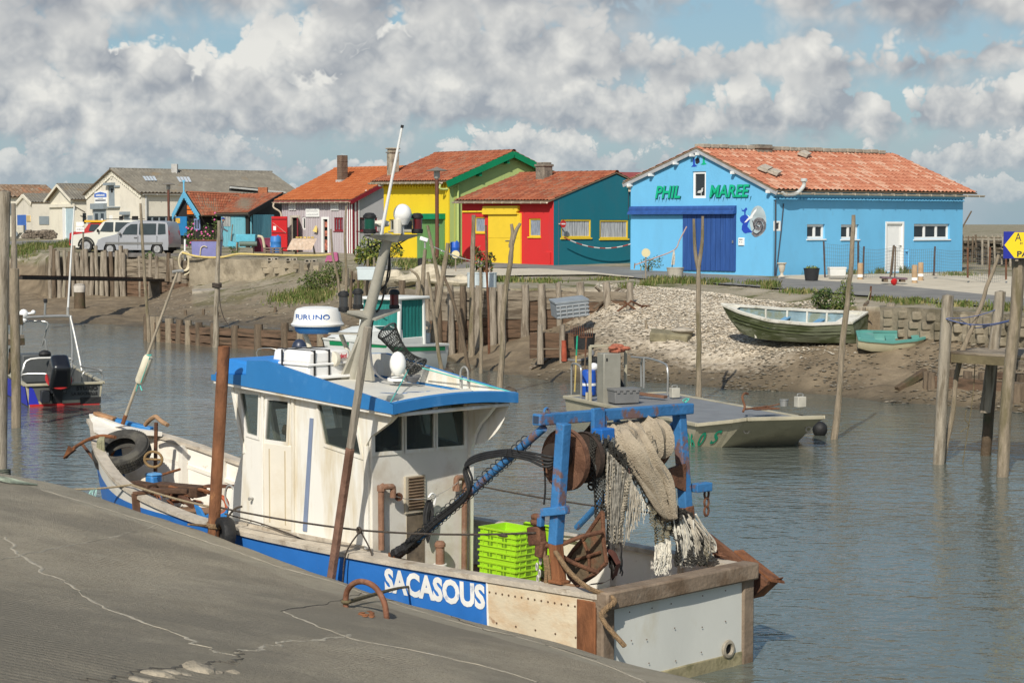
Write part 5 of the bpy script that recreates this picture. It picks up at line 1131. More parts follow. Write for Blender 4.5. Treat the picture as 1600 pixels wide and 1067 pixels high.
 mb=MB();mb.tube(sag(Wa.pt(.20,1.52,.12),Wa.pt(1.12,1.58,.12),.10),.004,4);mb.tube([Wa.pt(.75,1.40,.1),Wa.pt(.74,1.43,.1),Wa.pt(.85,1.46,.1)],.006,4);mb.bd('line',M('string_grey',(.3,.29,.26),.8),t,lo=True)
 mb=MB();mb.lathe([(.03,-.01),(.045,-.01),(.045,.01),(.03,.01),(.03,-.01)],Wa.pt(.28,1.50,.1),14,R=RM(.8,3,'Z')@RM(PI/2,3,'X'));mb.bd('shackle',RUST,t,lo=True)
 mb=MB()
 for i in range(9):mb.tube(SP([Wa.pt(.73+jit(.03),1.42,.08),Wa.pt(.72+jit(.06),1.25,.09+jit(.02)),Wa.pt(.74+jit(.05),1.0+jit(.1),.08)]),[.016]*12+[.01],5)
 g=mb.bd('glove_bundle',M('bundle_black',(.03,.03,.03),.9,.6,12),t,lo=True)
 mb=MB();mb.tube(SP([Wa.pt(.70,1.45,.1),Wa.pt(.74,1.49,.11),Wa.pt(.80,1.45,.1),Wa.pt(.78,1.36,.1)]),.012,5);mb.bd('glove_tie',WHITE,g,lo=True)
build_wheelhouse()
# gear of the trawler and things lying in it
def lt(name,label,cat,loc,group=None):
 t=thing(name,label,cat,bw(*loc),B_ROT,group);return t
class LMB(MB):
 def __init__(s,loc):super().__init__();s.o=V(loc)
 def done(s,name,mat,parent,**k):
  s.v=[v-s.o for v in s.v];return s.bd(name,mat,parent,lo=True,**k)
ROPE_B=M('rope_brown',(.26,.17,.09),.9,.3,30,.8,60);ROPE_D=M('rope_dark',(.075,.06,.048),.9,.4,30,.8,60);ROPE_G=M('rope_green_tan',(.33,.32,.20),.9,.35,25,.8,60)
BL_GAN=M('gantry_blue',(.04,.165,.37),.6,.18,4,.3,18,s1=((.20,.095,.045),.85,3.4,.535,.06),s2=((.10,.26,.5),.6,9,.62))
TEAL_S=M('teal_string',(.10,.50,.42),.8)
def build_gantry():
 t=TR
 def part(name,mat,fn,**k):
  mb=MB();fn(mb);return mb.bd(name,mat,t,lo=True,**k)
 legn=(bl(881,661,1,1.0),bl(868,850,1,1.0));
 part('gantry_leg',BL_GAN,lambda m:m.bar(legn[0],legn[1],.11,.11,up=(0,1,0)),sh=False,bevel=.012)
 part('leg_foot',RUST_O,lambda m:(m.bar(legn[1]+V((0,0,.02)),bl(874,908,1,1.0),.105,.105,up=(0,1,0)),m.box(bl(874,908,1,1.0),(.18,.14,.03))),sh=False,bevel=.01)
 f0,f1=V((.80,-.95,2.46)),V((.74,-1.0,1.40))
 part('gantry_leg',BL_GAN,lambda m:m.bar(f0,f1,.11,.11,up=(0,1,0)),sh=False,bevel=.012)
 part('leg_foot',RUST,lambda m:m.bar(f1+V((0,0,.1)),(.70,-1.02,.98),.12,.12,up=(0,1,0)),sh=False,bevel=.01)
 part('gantry_beam',BL_GAN,lambda m:m.bar((.80,1.12,2.545),(.76,-1.08,2.505),.11,.11),sh=False,bevel=.012)
 part('beam_end',M('inside_dark',(.03,.05,.09),.8),lambda m:m.box((.80,1.122,2.545),(.07,.006,.07)))
 part('beam_shackle',BL_GAN,lambda m:m.tube([V((.78,1.0+.035*cos(a),2.60+.05*sin(a)))for a in[PI*i/8 for i in range(9)]],.012,6))
 part('gusset',RUST,lambda m:m.prism([V((.70,-.95,1.95)),V((.70,-.60,1.90)),V((.70,-.62,1.80)),V((.70,-.95,1.66))],(.05,0,0)),sh=False)
 a,b=bl(850,668,1,1.03),bl(640,852,1,1.03);part('brace_tube',BL_GAN,lambda m:m.tube([a,b],.040,12))
 part('brace_tube',BL_GAN,lambda m:m.tube([(.80,-.95,2.40),(2.45,-1.15,1.06)],.036,10));part('brace_tube',BL_GAN,lambda m:m.tube([(.9,-.1,2.45),(.98,-.75,1.95)],.03,8))
 c=bl(617,866,1,1.03);part('brace_wrap',BLACKR,lambda m:m.tube(SP([b+(a-b)*.03,b,b.lerp(c,.5)+V((.02,0,.02)),c]),[.05,.055,.06,.058]*4+[.058,.06,.055],10))if False else None
 def wrap(m):
  P_=SP([b.lerp(a,.06),b,b.lerp(c,.55),c],8)
  for i,p in enumerate(P_[:-1]):m.tube([p,P_[i+1]],[.056+.012*abs(vn(i*1.7,2)),.056+.012*abs(vn(i*1.7+.9,2))],9)
 part('brace_wrap',M('tape_black',(.022,.022,.024),.45,.4,14,.6,30),wrap)
 part('brace_foot',RUST_O,lambda m:(m.box(c+V((.02,0,-.06)),(.32,.16,.025)),m.box(c+V((0,0,-.02)),(.10,.10,.08))),sh=False)
 def hoses(m):
  for k in range(4):
   off=V((jit(.015),.045+.012*k,.03-.03*k));m.tube(SP([b.lerp(a,.02)+off,b.lerp(a,.25)+off,b.lerp(a,.5)+off*1.1,bl(735,722,1,1.05)+off*.8+V((0,0,0)),bl(785,706,1,1.05)+off*.6,bl(830,710,1,1.02)+off*.7,bl(868,718,1,.95)+off,V((.75,.75,2.2+.02*k))],8),.013,7)
 part('hydraulic_hose',BLACKR,hoses)
 def ties(m):
  for i in range(26):
   f=.02+.9*i/26;p=b.lerp(a,f);d=(a-b).normalized();s1=V((0,1,0));s2=d.cross(s1);tl=jit(.5)
   m.tube([p+(s1*cos(g)*.066+s1*.02+s2*sin(g)*.062)+d*(tl*.06*sin(g))for g in[2*PI*k/12 for k in range(12)]],.005,4,closed=True)
 part('hose_tie',BLACKR,ties)
 part('hose_drop',BLACKR,lambda m:m.tube(SP([bl(850,715,1,.95),bl(852,760,1,.97),bl(850,788,1,.98)]),.010,6))
 part('hydraulic_hose',BLACKR,lambda m:[m.tube(SP([(.70+.04*k,.33,2.36),(.66,.36+.02*k,2.22),(.72,.48,2.14),(.74,.62,2.16)]),.022,8)for k in range(2)])
 part('motor_bracket',BL_GAN,lambda m:(m.box((.72,.35,2.44),(.05,.16,.34)),m.box((.74,.25,2.30),(.04,.07,.5))),sh=False,bevel=.008)
 part('hydraulic_motor',M('motor_blue',(.02,.14,.45),.4,.15,5),lambda m:(m.box((.64,.36,2.35),(.14,.19,.14)),m.lathe([(.05,0),(.05,.12)],(.64,.36,2.22),12)),sh=False,bevel=.012)
 p=bl(848,800,1,1.08);part('warp_arm',BL_GAN,lambda m:(m.bar(p,p+V((-.28,-.05,.05)),.09,.08),m.bar(p+V((.02,0,-.02)),p+V((.03,0,-.14)),.06,.06,up=(0,1,0))),sh=False,bevel=.01)
 p2=V((.72,-1.10,1.68));part('warp_arm',BL_GAN,lambda m:m.bar(p2,p2+V((-.02,-.22,.0)),.10,.09),sh=False,bevel=.01)
 part('shackle',RUST,lambda m:[m.tube([V((.72,-1.30+.035*cos(g),1.60-.09*k+.05*sin(g)))for g in[2*PI*i/10 for i in range(10)]],.013,6,closed=True)for k in range(3)])
 def disc(m,y,r=.36):
  cc=V((.74 if y>0 else.84,y,2.14 if y>0 else 2.19));R=RM(PI/2,3,'X');m.lathe([(0,-.012),(r-.02,-.012),(r,-.03),(r,.03),(r-.02,.012),(0,.012)],cc,40,R=R)
 part('drum_flange',M('rust_flange',(.17,.085,.05),.85,.35,8,.6,36,s1=((.10,.045,.025),.8,3,.5),s2=((.42,.28,.17),.5,6,.62)),lambda m:disc(m,.78,.30))
 part('drum_flange',MATS['rust_flange'],lambda m:disc(m,-.55,.27));part('drum_flange',M('flange_dark',(.05,.033,.024),.9,.4,7,.5),lambda m:disc(m,.52,.25))
 part('drum_core',M('core_dark',(.045,.032,.025),.9,.4,6),lambda m:m.lathe([(.13,-.95),(.13,.62)],(.76,0,2.18),20,R=RM(PI/2,3,'X')))
 part('drum_chain',M('chain_dark',(.03,.025,.02),.7,.4,10),lambda m:[m.tube([V((.70+.045*cos(g),.46,2.30-.045*i+.03*sin(g)))for g in[2*PI*j/8 for j in range(8)]],.011,5,closed=True)for i in range(11)])
 part('drum_guard',RUST,lambda m:m.prism([V((.98,.70,2.35)),V((1.02,.70,2.05)),V((.80,.70,1.82)),V((.72,.70,2.0))],(0,.05,0)),sh=False)
build_gantry()
def build_nets():
 L0=(.6,-.4,.5)
 t=lt('trawl_net','pale trawl netting with chains and frayed cords heaped over the drum and stern','net',L0)
 cloth=M('net_cloth',(.44,.37,.27),.95,.15,5,.9,70,s1=((.28,.22,.15),.6,3,.55),s2=((.60,.53,.42),.5,9,.6))
 Le=[(936,662,.95),(938,676,.72),(958,700,.58),(980,735,.50),(1003,768,.46),(1020,795,.44),(1034,812,.43)]
 Re=[(990,655,.95),(1003,668,.72),(1017,695,.56),(1030,720,.50),(1042,745,.46),(1047,780,.44),(1048,812,.43)]
 n=30;A=SP([bl(x,y,0,p)for x,y,p in Le],6);B=SP([bl(x,y,0,p)for x,y,p in Re],6);rows=[]
 for i,(a,b)in enumerate(zip(A,B)):
  r=[];k=i/(len(A)-1)
  for j in range(n+1):
   f=j/n;p=a.lerp(b,f);w=.035*sin(f*19+k*1.5)+.02*sin(f*41+k*4+1)+.015*vn(f*7,k*5);p=p+V((-w*1.3-.10*sin(f*PI)*(1-k*.4),.012*sin(f*30+k*9),.5*w*(.3+.7*k)))
   r.append(p)
  rows.append(r)
 mb=LMB(L0);mb.grid(rows);o=mb.done('net_cloth',cloth,t);sm=o.modifiers.new('s','SOLIDIFY');sm.thickness=.012
 rows=[]
 for i in range(13):
  a=lerp(-.25,1.15,i/12)*PI;r=[]
  for j in range(19):
   y=lerp(.28,-.52,j/18);rr=.22+.07*vn(j*.9,i*.5)+.03*sin(j*2.2)
   r.append(V((.76-rr*cos(a)*.95,y+.02*vn(i*1.1,j),2.20+rr*sin(a)*.95)))
  rows.append(r)
 mb=LMB(L0);mb.grid(rows);mb.done('net_roll',cloth,t)
 def strands(name,mat,tops,bots,cnt,r,wob=.03,plane=None,kind='stuff',seg=8,clump=0):
  mb=LMB(L0);rr=random.Random(cnt*7+int(tops[0][0]))
  for i in range(cnt):
   f=rr.random();fb=min(1,max(0,f+rr.uniform(-.10,.10)))
   def pick(pl,f):
    k=f*(len(pl)-1);a=min(int(k),len(pl)-2);q=[lerp(pl[a][c],pl[a+1][c],k-a)for c in range(3)];return bl(q[0],q[1],0,q[2])
   a=pick(tops,f);b=pick(bots,fb);b.z+=rr.uniform(-.02,.16);ph=rr.random()*6;d1,d2=rr.uniform(-wob,wob),rr.uniform(-wob,wob)
   P_=[]
   for k in range(seg+1):
    g=k/seg;p=a.lerp(b,g);e=sin(g*PI);P_.append(p+V((d1*e+.004*sin(ph+g*23),d2*e+.006*sin(ph*2+g*17),-.02*e)))
   mb.tube(P_,r,4,cap=False)
  o=mb.done(name,mat,t);o['kind']=kind
 black_n=M('net_black',(.035,.033,.028),.95,.6,30);grey_n=M('net_grey',(.30,.28,.22),.95,.5,30);white_n=M('cord_white',(.66,.62,.52),.9,.25,20);cream=M('cord_cream',(.50,.45,.36),.9,.35,20)
 def lattice(name,mat,left,right,nu,nv,r,plane_w=.02):
  A=SP([bl(*q[:2],0,q[2])for q in left],5);B=SP([bl(*q[:2],0,q[2])for q in right],5)
  def at(u,v):
   k=v*(len(A)-1);i=min(int(k),len(A)-2);f=k-i;a=A[i].lerp(A[i+1],f);b=B[i].lerp(B[i+1],f);p=a.lerp(b,u)
   return p+V((plane_w*sin(u*17+v*6)+plane_w*vn(u*9,v*9),plane_w*.7*vn(u*13+4,v*6),0))
  mb=LMB(L0)
  for i in range(-nv,nu+nv):
   for sg in(1,-1):
    P_=[]
    for k in range(nv*2+1):
     v=k/(nv*2);u=(i+sg*k*.5)/nu
     if 0<=u<=1:P_.append(at(u,v))
     elif len(P_)>1:mb.tube(P_,r,4,cap=False);P_=[]
     else:P_=[]
    if len(P_)>1:mb.tube(P_,r,4,cap=False)
  o=mb.done(name,mat,t);o['kind']='stuff'
 lattice('dark_netting',black_n,[(928,675,.62),(922,700,.60),(925,760,.6),(932,830,.62)],[(955,690,.55),(962,720,.52),(958,760,.55),(952,800,.58)],12,26,.006)
 lattice('dark_netting',M('net_slate',(.10,.105,.10),.95,.5,30),[(932,672,.64),(926,712,.62),(928,764,.62)],[(958,684,.56),(960,722,.55),(950,764,.57)],16,24,.006,.03)
 lattice('chain_mesh',M('chain_mesh',(.32,.28,.21),.8,.6,25,.4,40),[(949,706,.50),(948,760,.52),(947,800,.52),(948,850,.54)],[(986,742,.46),(980,780,.48),(976,810,.5),(970,850,.54)],7,24,.009,.015)
 strands('mesh_chains',M('chain_grey',(.26,.24,.20),.75,.7,20),[(949,706,.48),(985,742,.46)],[(950,850,.52),(974,852,.52)],26,.007,.02)
 strands('dark_chains',M('chain_black',(.05,.045,.04),.7,.7,20),[(950,848,.52),(974,846,.52)],[(953,906,.5),(975,906,.5)],16,.008,.02)
 strands('frayed_cord',cream,[(984,745,.46),(998,770,.46)],[(980,845,.5),(1000,815,.47)],46,.004,.03)
 strands('white_cord',white_n,[(1000,770,.46),(1013,790,.46)],[(1003,822,.47),(1012,812,.46)],8,.005,.03)
 strands('dark_fringe',black_n,[(960,700,.50),(1035,805,.42)],[(966,716,.49),(1040,826,.42)],110,.007,.02,seg=5)
 lattice('mouth_netting',M('net_olive',(.17,.15,.10),.95,.6,30),[(1012,785,.45),(1018,815,.45),(1024,852,.46)],[(1044,800,.42),(1050,826,.43),(1050,832,.44)],9,14,.006)
 strands('white_mop',white_n,[(1024,852,.45),(1047,838,.44)],[(1022,897,.42),(1049,892,.42)],70,.006,.02)
 lattice('stern_netting',black_n,[(1047,785,.42),(1052,830,.4),(1056,885,.36)],[(1076,800,.46),(1098,840,.4),(1112,876,.34)],16,20,.007,.05)
 strands('white_twine',white_n,[(1050,785,.42),(1058,790,.44)],[(1062,886,.36),(1090,882,.36)],110,.0045,.05)
 strands('cream_twine',cream,[(1066,795,.45),(1080,808,.44)],[(1088,880,.36),(1117,868,.34)],90,.005,.07)
 strands('olive_twine',M('net_olive',(.17,.15,.10),.95,.6,30),[(1080,800,.46),(1096,830,.42)],[(1092,884,.36),(1108,884,.34)],70,.007,.04)
 mb=LMB(L0);mb.tube(SP([bl(*q,0,.36)for q in[(1083,812),(1085,835),(1095,850),(1110,860),(1118,860),(1112,845)]]),.012,6);mb.tube(SP([bl(*q,0,.36)for q in[(1087,803),(1100,825),(1116,845),(1119,858)]]),.011,6)
 mb.done('white_rope',white_n,t)
 L1=(.86,1.06,1.5);g=lt('warp_block','rusty iron warp blocks and chains hanging from the gantry arm','block',L1)
 mb=LMB(L1);p=bl(838,800,1,1.08)
 for z,rr_ in((1.60,.055),(1.55,.06)):mb.ball((.86,1.05,z),(rr_*1.3,rr_*.9,rr_*.7),12)
 mb.box((.86,1.05,1.42),(.17,.10,.18),R=RM(.15,3,'Y'));mb.box((.80,1.05,1.30),(.10,.09,.16),R=RM(-.1,3,'Y'));mb.done('rusty_block',RUST,g,bevel=.015)
 mb=LMB(L1)
 for k in range(9):mb.tube([V((.84+.02*sin(k*9)+.012*cos(q_),1.04+.012*sin(k*5),1.30-.06*k+.035*sin(q_)))for q_ in[2*PI*i/8 for i in range(8)]],.009,5,closed=True)
 mb.done('hanging_chain',STEEL,g)
 mb=LMB(L1);mb.tube(SP([(.78,1.05,1.35),(.74,1.04,1.1),(.76,1.03,.92),(.71,1.05,.86),(.69,1.04,1.0),(.72,1.05,1.25)]),.02,7);mb.done('rope_loop',ROPE_B,g)
 mb=LMB(L1)
 for a in[(.72,.95,1.33)]:
  mb.tube(SP([(.80,1.05,1.34),(.66,.98,1.34),(.52,.8,1.42),(.42,.6,1.46)]),.022,8);mb.tube(SP([(.72,1.02,1.33),(.60,.85,1.18),(.46,.62,1.06)]),.022,8);mb.tube([V((.66+.05*cos(q_),.97,1.31+.05*sin(q_)))for q_ in[2*PI*i/12 for i in range(12)]],.018,6,closed=True)
 mb.done('bridle_chain',RUST,g)
build_nets()
def build_boards():
 L0=(.62,.6,1.0);t=lt('otter_board','rusty otter board leaning inside the stern under the net','trawl board',L0)
 Y=.52;plate=[(945,799),(947,850),(951,878),(932,897),(906,914),(893,900),(886,878),(900,858),(918,838)]
 A=[bl(x,y,1,Y)for x,y in plate];mb=LMB(L0);mb.prism(A,(0,.03,0));mb.done('plate',M('board_green_rust',(.12,.085,.05),.9,.4,4,.5,24,s1=((.24,.10,.05),.8,2.5,.5),s2=((.10,.12,.07),.7,3.5,.55)),t,sh=False)
 mb=LMB(L0);k=len(A)
 for i in range(k):mb.tube([A[i]+V((0,.03,0)),A[(i+1)%k]+V((0,.03,0))],.022,7)
 mb.done('frame',RUST,t)
 mb=LMB(L0);fw=[bl(x,y,1,Y+.05)for x,y in[(912,846),(920,868),(921,892),(893,876),(938,862)]]
 mb.tube([fw[0],fw[1],fw[2]],.016,6);mb.tube([fw[1],fw[3]],.016,6);mb.tube([fw[1],fw[4]],.016,6);mb.ball(fw[1],.03,8);mb.done('brace',RUST,t)
 mb=LMB(L0);h=[(944,858),(955,868),(963,882),(957,902),(940,912),(918,914)];B=[bl(x,y,1,Y-.02)for x,y in h];C_=[bl(x,y,1,Y-.28)for x,y in[(946,852),(960,862),(967,880),(962,900),(944,910),(922,913)]]
 mb.grid([B,[p.lerp(q,.5)+V((-.04,0,.02))for p,q in zip(B,C_)],C_]);mb.done('shoe',M('rust_maroon',(.16,.055,.035),.85,.35,6,.5,24,s1=((.42,.36,.28),.6,9,.64,.05)),t)
 L1=(.3,-1.2,1.0);t=lt('otter_board','rusty triangular otter board hung outside the far stern corner','trawl board',L1)
 Y=-1.22;A=[bl(x,y,1,Y)for x,y in[(1104,832),(1142,862),(1199,908),(1198,914),(1172,936),(1120,905)]];mb=LMB(L1);mb.prism(A,(0,-.05,0));mb.done('plate',RUST,t,sh=False,bevel=.01)
 B=[A[1]+V((0,-.05,.01)),A[2]+V((-.01,-.05,.01)),A[3]+V((-.01,-.28,0)),A[1]+V((0,-.2,0))];mb=LMB(L1);mb.prism(B,(0,0,-.02));mb.prism([A[2]+V((0,-.01,0)),A[2]+V((0,-.26,0)),A[4]+V((0,-.22,0)),A[4]+V((0,-.02,0))],(0,0,.012));mb.done('edge_plate',RUST_O,t,sh=False)
 mb=LMB(L1)
 for i in range(5):mb.tube([V((.32+.03*i,-1.10+.02*sin(i*2),1.02+.012*i))+V((.025*cos(q),.015*sin(q),.0))for q in[2*PI*j/8 for j in range(8)]],.009,5,closed=True)
 mb.done('chain',RUST,t)
build_boards()
def build_crates():
 grn=M('crate_lime',(.33,.60,.02),.5,.06,3,spec=.4);cx,cy,zb=3.06,-.72,.45
 base=None
 for k in range(8):
  L0=(cx+jit(.008),cy+jit(.008),zb+.062*k)
  lab='lime green plastic fish crate, topmost of the stack behind the wheelhouse' if k==7 else 'lime green plastic fish crate, lowest of the stack behind the wheelhouse' if k==0 else 'lime green plastic fish crate nested in the middle of the stack'
  if base is None:
   t=lt('fish_crate',lab,'crate',L0,'lime green fish crates');base=t;LX,LY,H=.58,.40,.145
   mb=MB()
   for s in(1,-1):
    mb.box((0,s*(LY/2-.008),H/2),(LX-.02,.010,H));mb.box((s*(LX/2-.008),0,H/2),(.010,LY-.02,H))
   mb.box((0,0,.008),(LX-.03,LY-.03,.012));mb.bd('tray',grn,t,lo=True,sh=False)
   mb=MB()
   for s in(1,-1):
    mb.box((0,s*LY/2,H),(LX+.02,.022,.022));mb.box((s*LX/2,0,H),(.022,LY-.02,.022));mb.box((0,s*(LY/2+.002),H-.065),(LX-.03,.014,.012));mb.box((s*(LX/2+.002),0,H-.065),(.014,LY-.03,.012))
   for i in range(5):
    for s in(1,-1):mb.box((-.22+.11*i,s*(LY/2+.001),H-.035),(.014,.014,.05))
   for i in range(4):
    for s in(1,-1):mb.box((s*(LX/2+.001),-.14+.093*i,H-.035),(.014,.014,.05))
   mb.bd('rim',grn,t,lo=True,sh=False,bevel=.003)
   mb=MB()
   for s in(1,-1):mb.box((s*(LX/2+.004),0,H-.035),(.004,.10,.035));mb.box((.11,s*(LY/2+.004),H-.036),(.07,.004,.03));mb.box((-.11,s*(LY/2+.004),H-.036),(.07,.004,.03))
   mb.bd('hand_hole_shade',M('crate_shadow',(.13,.26,.01),.7),t,lo=True,sh=False)  # thin plates in darker green, shade of the hand holes put in as colour
  else:
   c=CT(base);c.location=bw(*L0);c.rotation_euler.z=B_ROT+jit(.02);c['label']=lab
 L0=(3.35,-1.0,.95);mb=LMB(L0);mb.box((2.62,-1.02,.80),(.42,.03,.55),R=RM(.25,3,'X'));t=lt('crate_lid','lime green crate panel standing up behind the crate stack','crate lid',(2.95,-1.04,.80))
 mb=MB();mb.box((0,0,0),(.40,.03,.52));mb.bd('panel',grn,t,lo=True,sh=False,bevel=.01);[MB().box((0,.02,z),(.40,.02,.04)).bd('rib',grn,t,lo=True,sh=False)for z in(.23,-.23)]
build_crates()
def build_deck_things():
 L0=(5.30,.30,2.645);t=lt('life_raft','white life raft case with red lettering strapped on the wheelhouse roof','life raft',L0)
 wr=M('raft_white',(.80,.79,.76),.4,.03,2,.04,12);mb=MB();mb.box((0,0,.08),(.66,.62,.15),top=1.03);mb.bd('lower_shell',wr,t,lo=True,bevel=.03)
 mb=MB();mb.box((0,0,.245),(.68,.64,.15),top=.94);mb.bd('upper_shell',wr,t,lo=True,bevel=.035)
 mb=MB();mb.box((0,0,.165),(.71,.67,.03));mb.box((-.36,.0,.02),(.10,.62,.035));mb.bd('flange',wr,t,lo=True,bevel=.01)
 for y in(.21,-.0):
  mb=MB();mb.box((0,y+.02,.325),(.68,.025,.006));mb.box((-.348,y+.02,.18),(.006,.025,.30));mb.bd('strap',BLACKR,t,lo=True,sh=False)
 mb=MB();mb.box((.12,.335,.17),(.03,.006,.30));mb.box((.12,0,.326),(.03,.64,.006));mb.bd('strap',BLACKR,t,lo=True,sh=False)
 TM('Bombard',.072,M('raft_red',(.55,.02,.05),.5),'lettering',t,(-.352,-.06,.225),(0,-1,0),(-1,0,0),up=(0,0,1),bold=.004,lo=True,off=.004,shear=.2,sx=.62)
 mb=MB();mb.lathe([(.03,0),(.03,.03),(0,.035)],(-.36,-.27,.07),10,R=RM(-PI/2,3,'Y'));mb.bd('valve',BLACKR,t,lo=True)
 c0,c1=bl(605,517,1,-.35),bl(652,573,1,-.45);L0=tuple(c1);t=lt('net_basket','black keep net between two hoops tied with teal cord over the wheelhouse roof','net',L0)
 d=(c1-c0).normalized();s1=d.cross(V((0,0,1))).normalized();s2=d.cross(s1)
 hp=M('hoop_dark',(.10,.10,.10),.6);
 for c,r in((c0,.125),(c1,.13)):
  mb=LMB(L0);mb.tube([c+(s1*cos(a)+s2*sin(a))*r for a in[2*PI*i/24 for i in range(24)]],.010,6,closed=True);mb.done('hoop',hp,t)
 mb=LMB(L0);nn=26
 for i in range(nn):
  for sg in(1,-1):
   P_=[]
   for k in range(13):
    f=k/12;a=2*PI*i/nn+sg*f*1.6;r=.125*(1-.42*sin(f*PI));P_.append(c0.lerp(c1,f)+(s1*cos(a)+s2*sin(a))*r+V((0,0,-.05*sin(f*PI))))
   mb.tube(P_,.0035,4,cap=False)
 for i in range(9):
  y=-.12+.03*i;w=math.sqrt(max(0,.13**2-y*y))
  if w>.01:mb.tube([c1+s1*y-s2*w,c1+s1*y+s2*w],.003,4);mb.tube([c1+s2*y-s1*w,c1+s2*y+s1*w],.003,4)
 o=mb.done('netting',M('keepnet_black',(.02,.022,.02),.9),t);o['kind']='stuff'
 mb=LMB(L0);mb.tube([bl(573,481,1,-.1),c0+V((0,0,.12))],.009,5);mb.tube([bl(660,575,1,-.45),V((2.95,-.66,2.55))],.008,5);mb.tube([bl(638,578,1,-.3),V((3.0,1.06,2.56))],.007,5);mb.tube(SP([bl(558,482,1,.1),bl(572,480,1,-.05),bl(580,476,1,-.1)]),.01,5);mb.done('teal_cord',TEAL_S,t)
 L0=(9.30,.34,1.42);t=lt('tyre','worn black tyre lying in the bow of the fishing boat','tyre',L0);ax=V((-.28,.42,.80)).normalized();R=ax.to_track_quat('Z','Y').to_matrix()
 prof=[(.175,-.07),(.20,-.095),(.27,-.105),(.315,-.09),(.33,-.06),(.335,0),(.33,.06),(.315,.09),(.27,.105),(.20,.095),(.175,.07),(.19,.05),(.24,.04),(.25,0),(.24,-.04),(.19,-.05),(.175,-.07)]
 mb=MB();mb.lathe([(r*1.12,z*1.1)for r,z in prof],(0,0,0),48,R=R);mb.f=mb.f[:len(prof)*48-48];ty=mb.bd('carcass',M('tyre_grey_black',(.055,.052,.045),.85,.35,9,.5,40,s1=((.13,.12,.095),.6,4,.5)),t,lo=True)
 mb=MB()
 for i in range(60):
  a=2*PI*i/60
  for k,z in enumerate((-.06,-.02,.02,.06)):
   q=V((.375*cos(a+.03*(k%2)),.375*sin(a+.03*(k%2)),z));mb.box(R@q,(.012,.026,.03),R=R@RM(a,3,'Z')@RM(.5 if k%2 else-.5,3,'X'))
 mb.bd('tread',MATS['tyre_grey_black'],t,lo=True,sh=False)
 pf=bl(350,836,1,1.46);t=lt('tyre','black fender tyre squeezed between the hull and the slipway edge','tyre',tuple(pf));Rf=V((.25,1,.1)).normalized().to_track_quat('Z','Y').to_matrix()
 mb=MB();mb.lathe([(r*.62,z*.75)for r,z in prof],(0,0,0),36,R=Rf);mb.f=mb.f[:len(prof)*36-36];mb.bd('carcass',BLACKR,t,lo=True);mb=MB();mb.tube(SP([V((0,-.05,.2)),V((0,-.15,.28)),V((0,-.25,.3))]),.012,6);mb.bd('lanyard',ROPE_D,t,lo=True)
 def curve(L0,pts,r,name,mat,t,n=6):
  mb=LMB(L0);mb.tube(SP(pts,n),r,8);return mb.done(name,mat,t)
 Yq=.45;L0=tuple(bl(150,700,1,Yq));t=lt('anchor','rusty anchor hooked over the bow rail with one fluke outboard','anchor',L0)
 curve(L0,[bl(*q,1,Yq+.15)for q in[(103,714),(112,703),(126,693),(142,685),(160,681),(180,683)]],[.012]+[.022]*5+[.026]*25 if False else.024,'arm',RUST_O,t)
 mb=LMB(L0);q=bl(103,714,1,Yq+.15);r_=bl(116,700,1,Yq+.15);mb.prism([q+V((.03,.0,-.03)),r_+V((.05,.03,.02)),r_+V((-.06,.0,-.02))],(.0,.03,.01));mb.done('fluke',RUST_O,t)
 curve(L0,[bl(*q,1,Yq)for q in[(127,692),(138,706),(150,722),(160,735)]],.02,'shank',RUST,t)
 L0=tuple(bl(243,755,1,-.1));t=lt('anchor','rusty grapnel anchor standing upright in the foredeck well','anchor',L0);Yq=-.1
 curve(L0,[bl(*q,1,Yq)for q in[(243,770),(243,720),(244,660)]],.026,'shank',RUST,t)
 curve(L0,[bl(*q,1,Yq)for q in[(227,664),(233,657),(243,651),(252,658),(262,664)]],.03,'fluke',M('rust_pale',(.36,.22,.12),.8,.3,6,.4),t)
 curve(L0,[bl(*q,1,Yq)for q in[(240,747),(255,741),(281,733)]],.017,'stock',RUST_O,t)
 L0=tuple(bl(160,700,1,.5));t=lt('rope_hank','hank of greenish tan rope hung over the bow anchor','rope',L0);mb=LMB(L0);rr=random.Random(4)
 for i in range(12):
  x=rr.uniform(-5,6);mb.tube(SP([bl(160+x*.6,683,1,.62),bl(157+x,690,1,.66),bl(158+x*1.2,715,1,.62),bl(160+x*1.3+3,728+rr.random()*10,1,.55)]),.013,6)
 mb.done('strands',ROPE_G,t)
 L0=(9.0,.05,.60);t=lt('bollard','square blue bollard post on the foredeck','bollard',L0);mb=MB();mb.box((0,0,.26),(.17,.17,.52));mb.bd('post',M('bollard_blue',(.04,.22,.55),.5,.15,4,.2),t,lo=True,bevel=.03);mb=MB();mb.box((0,0,.53),(.18,.18,.03),top=.8);mb.bd('cap',M('bollard_blue_top',(.12,.33,.62),.5,.15,4),t,lo=True,bevel=.01)
 L0=(8.3,.35,.62);t=lt('windlass','rusty windlass with wheel and chains on the foredeck','winch',L0);Rm=M('rust_dark',(.09,.05,.03),.9,.4,8,.5,24)
 mb=LMB(L0);mb.box((8.2,.2,.80),(.75,.22,.14),R=RM(.3,3,'Z'));mb.box((7.9,.55,.85),(.5,.09,.07),R=RM(.7,3,'Z'));mb.box((8.55,.5,.78),(.4,.16,.22));mb.done('frame',Rm,t,bevel=.015)
 mb=LMB(L0);c=bl(240,744,1,.3);mb.tube([c+V((.13*cos(a)*.8,.13*cos(a)*.5,.10*sin(a)))for a in[2*PI*i/20 for i in range(20)]],.018,7,closed=True);mb.tube([c+V((-.1,-.06,0)),c+V((.1,.06,0))],.014,6);mb.done('wheel',M('rope_rust',(.25,.16,.07),.9,.3,12,.4),t)
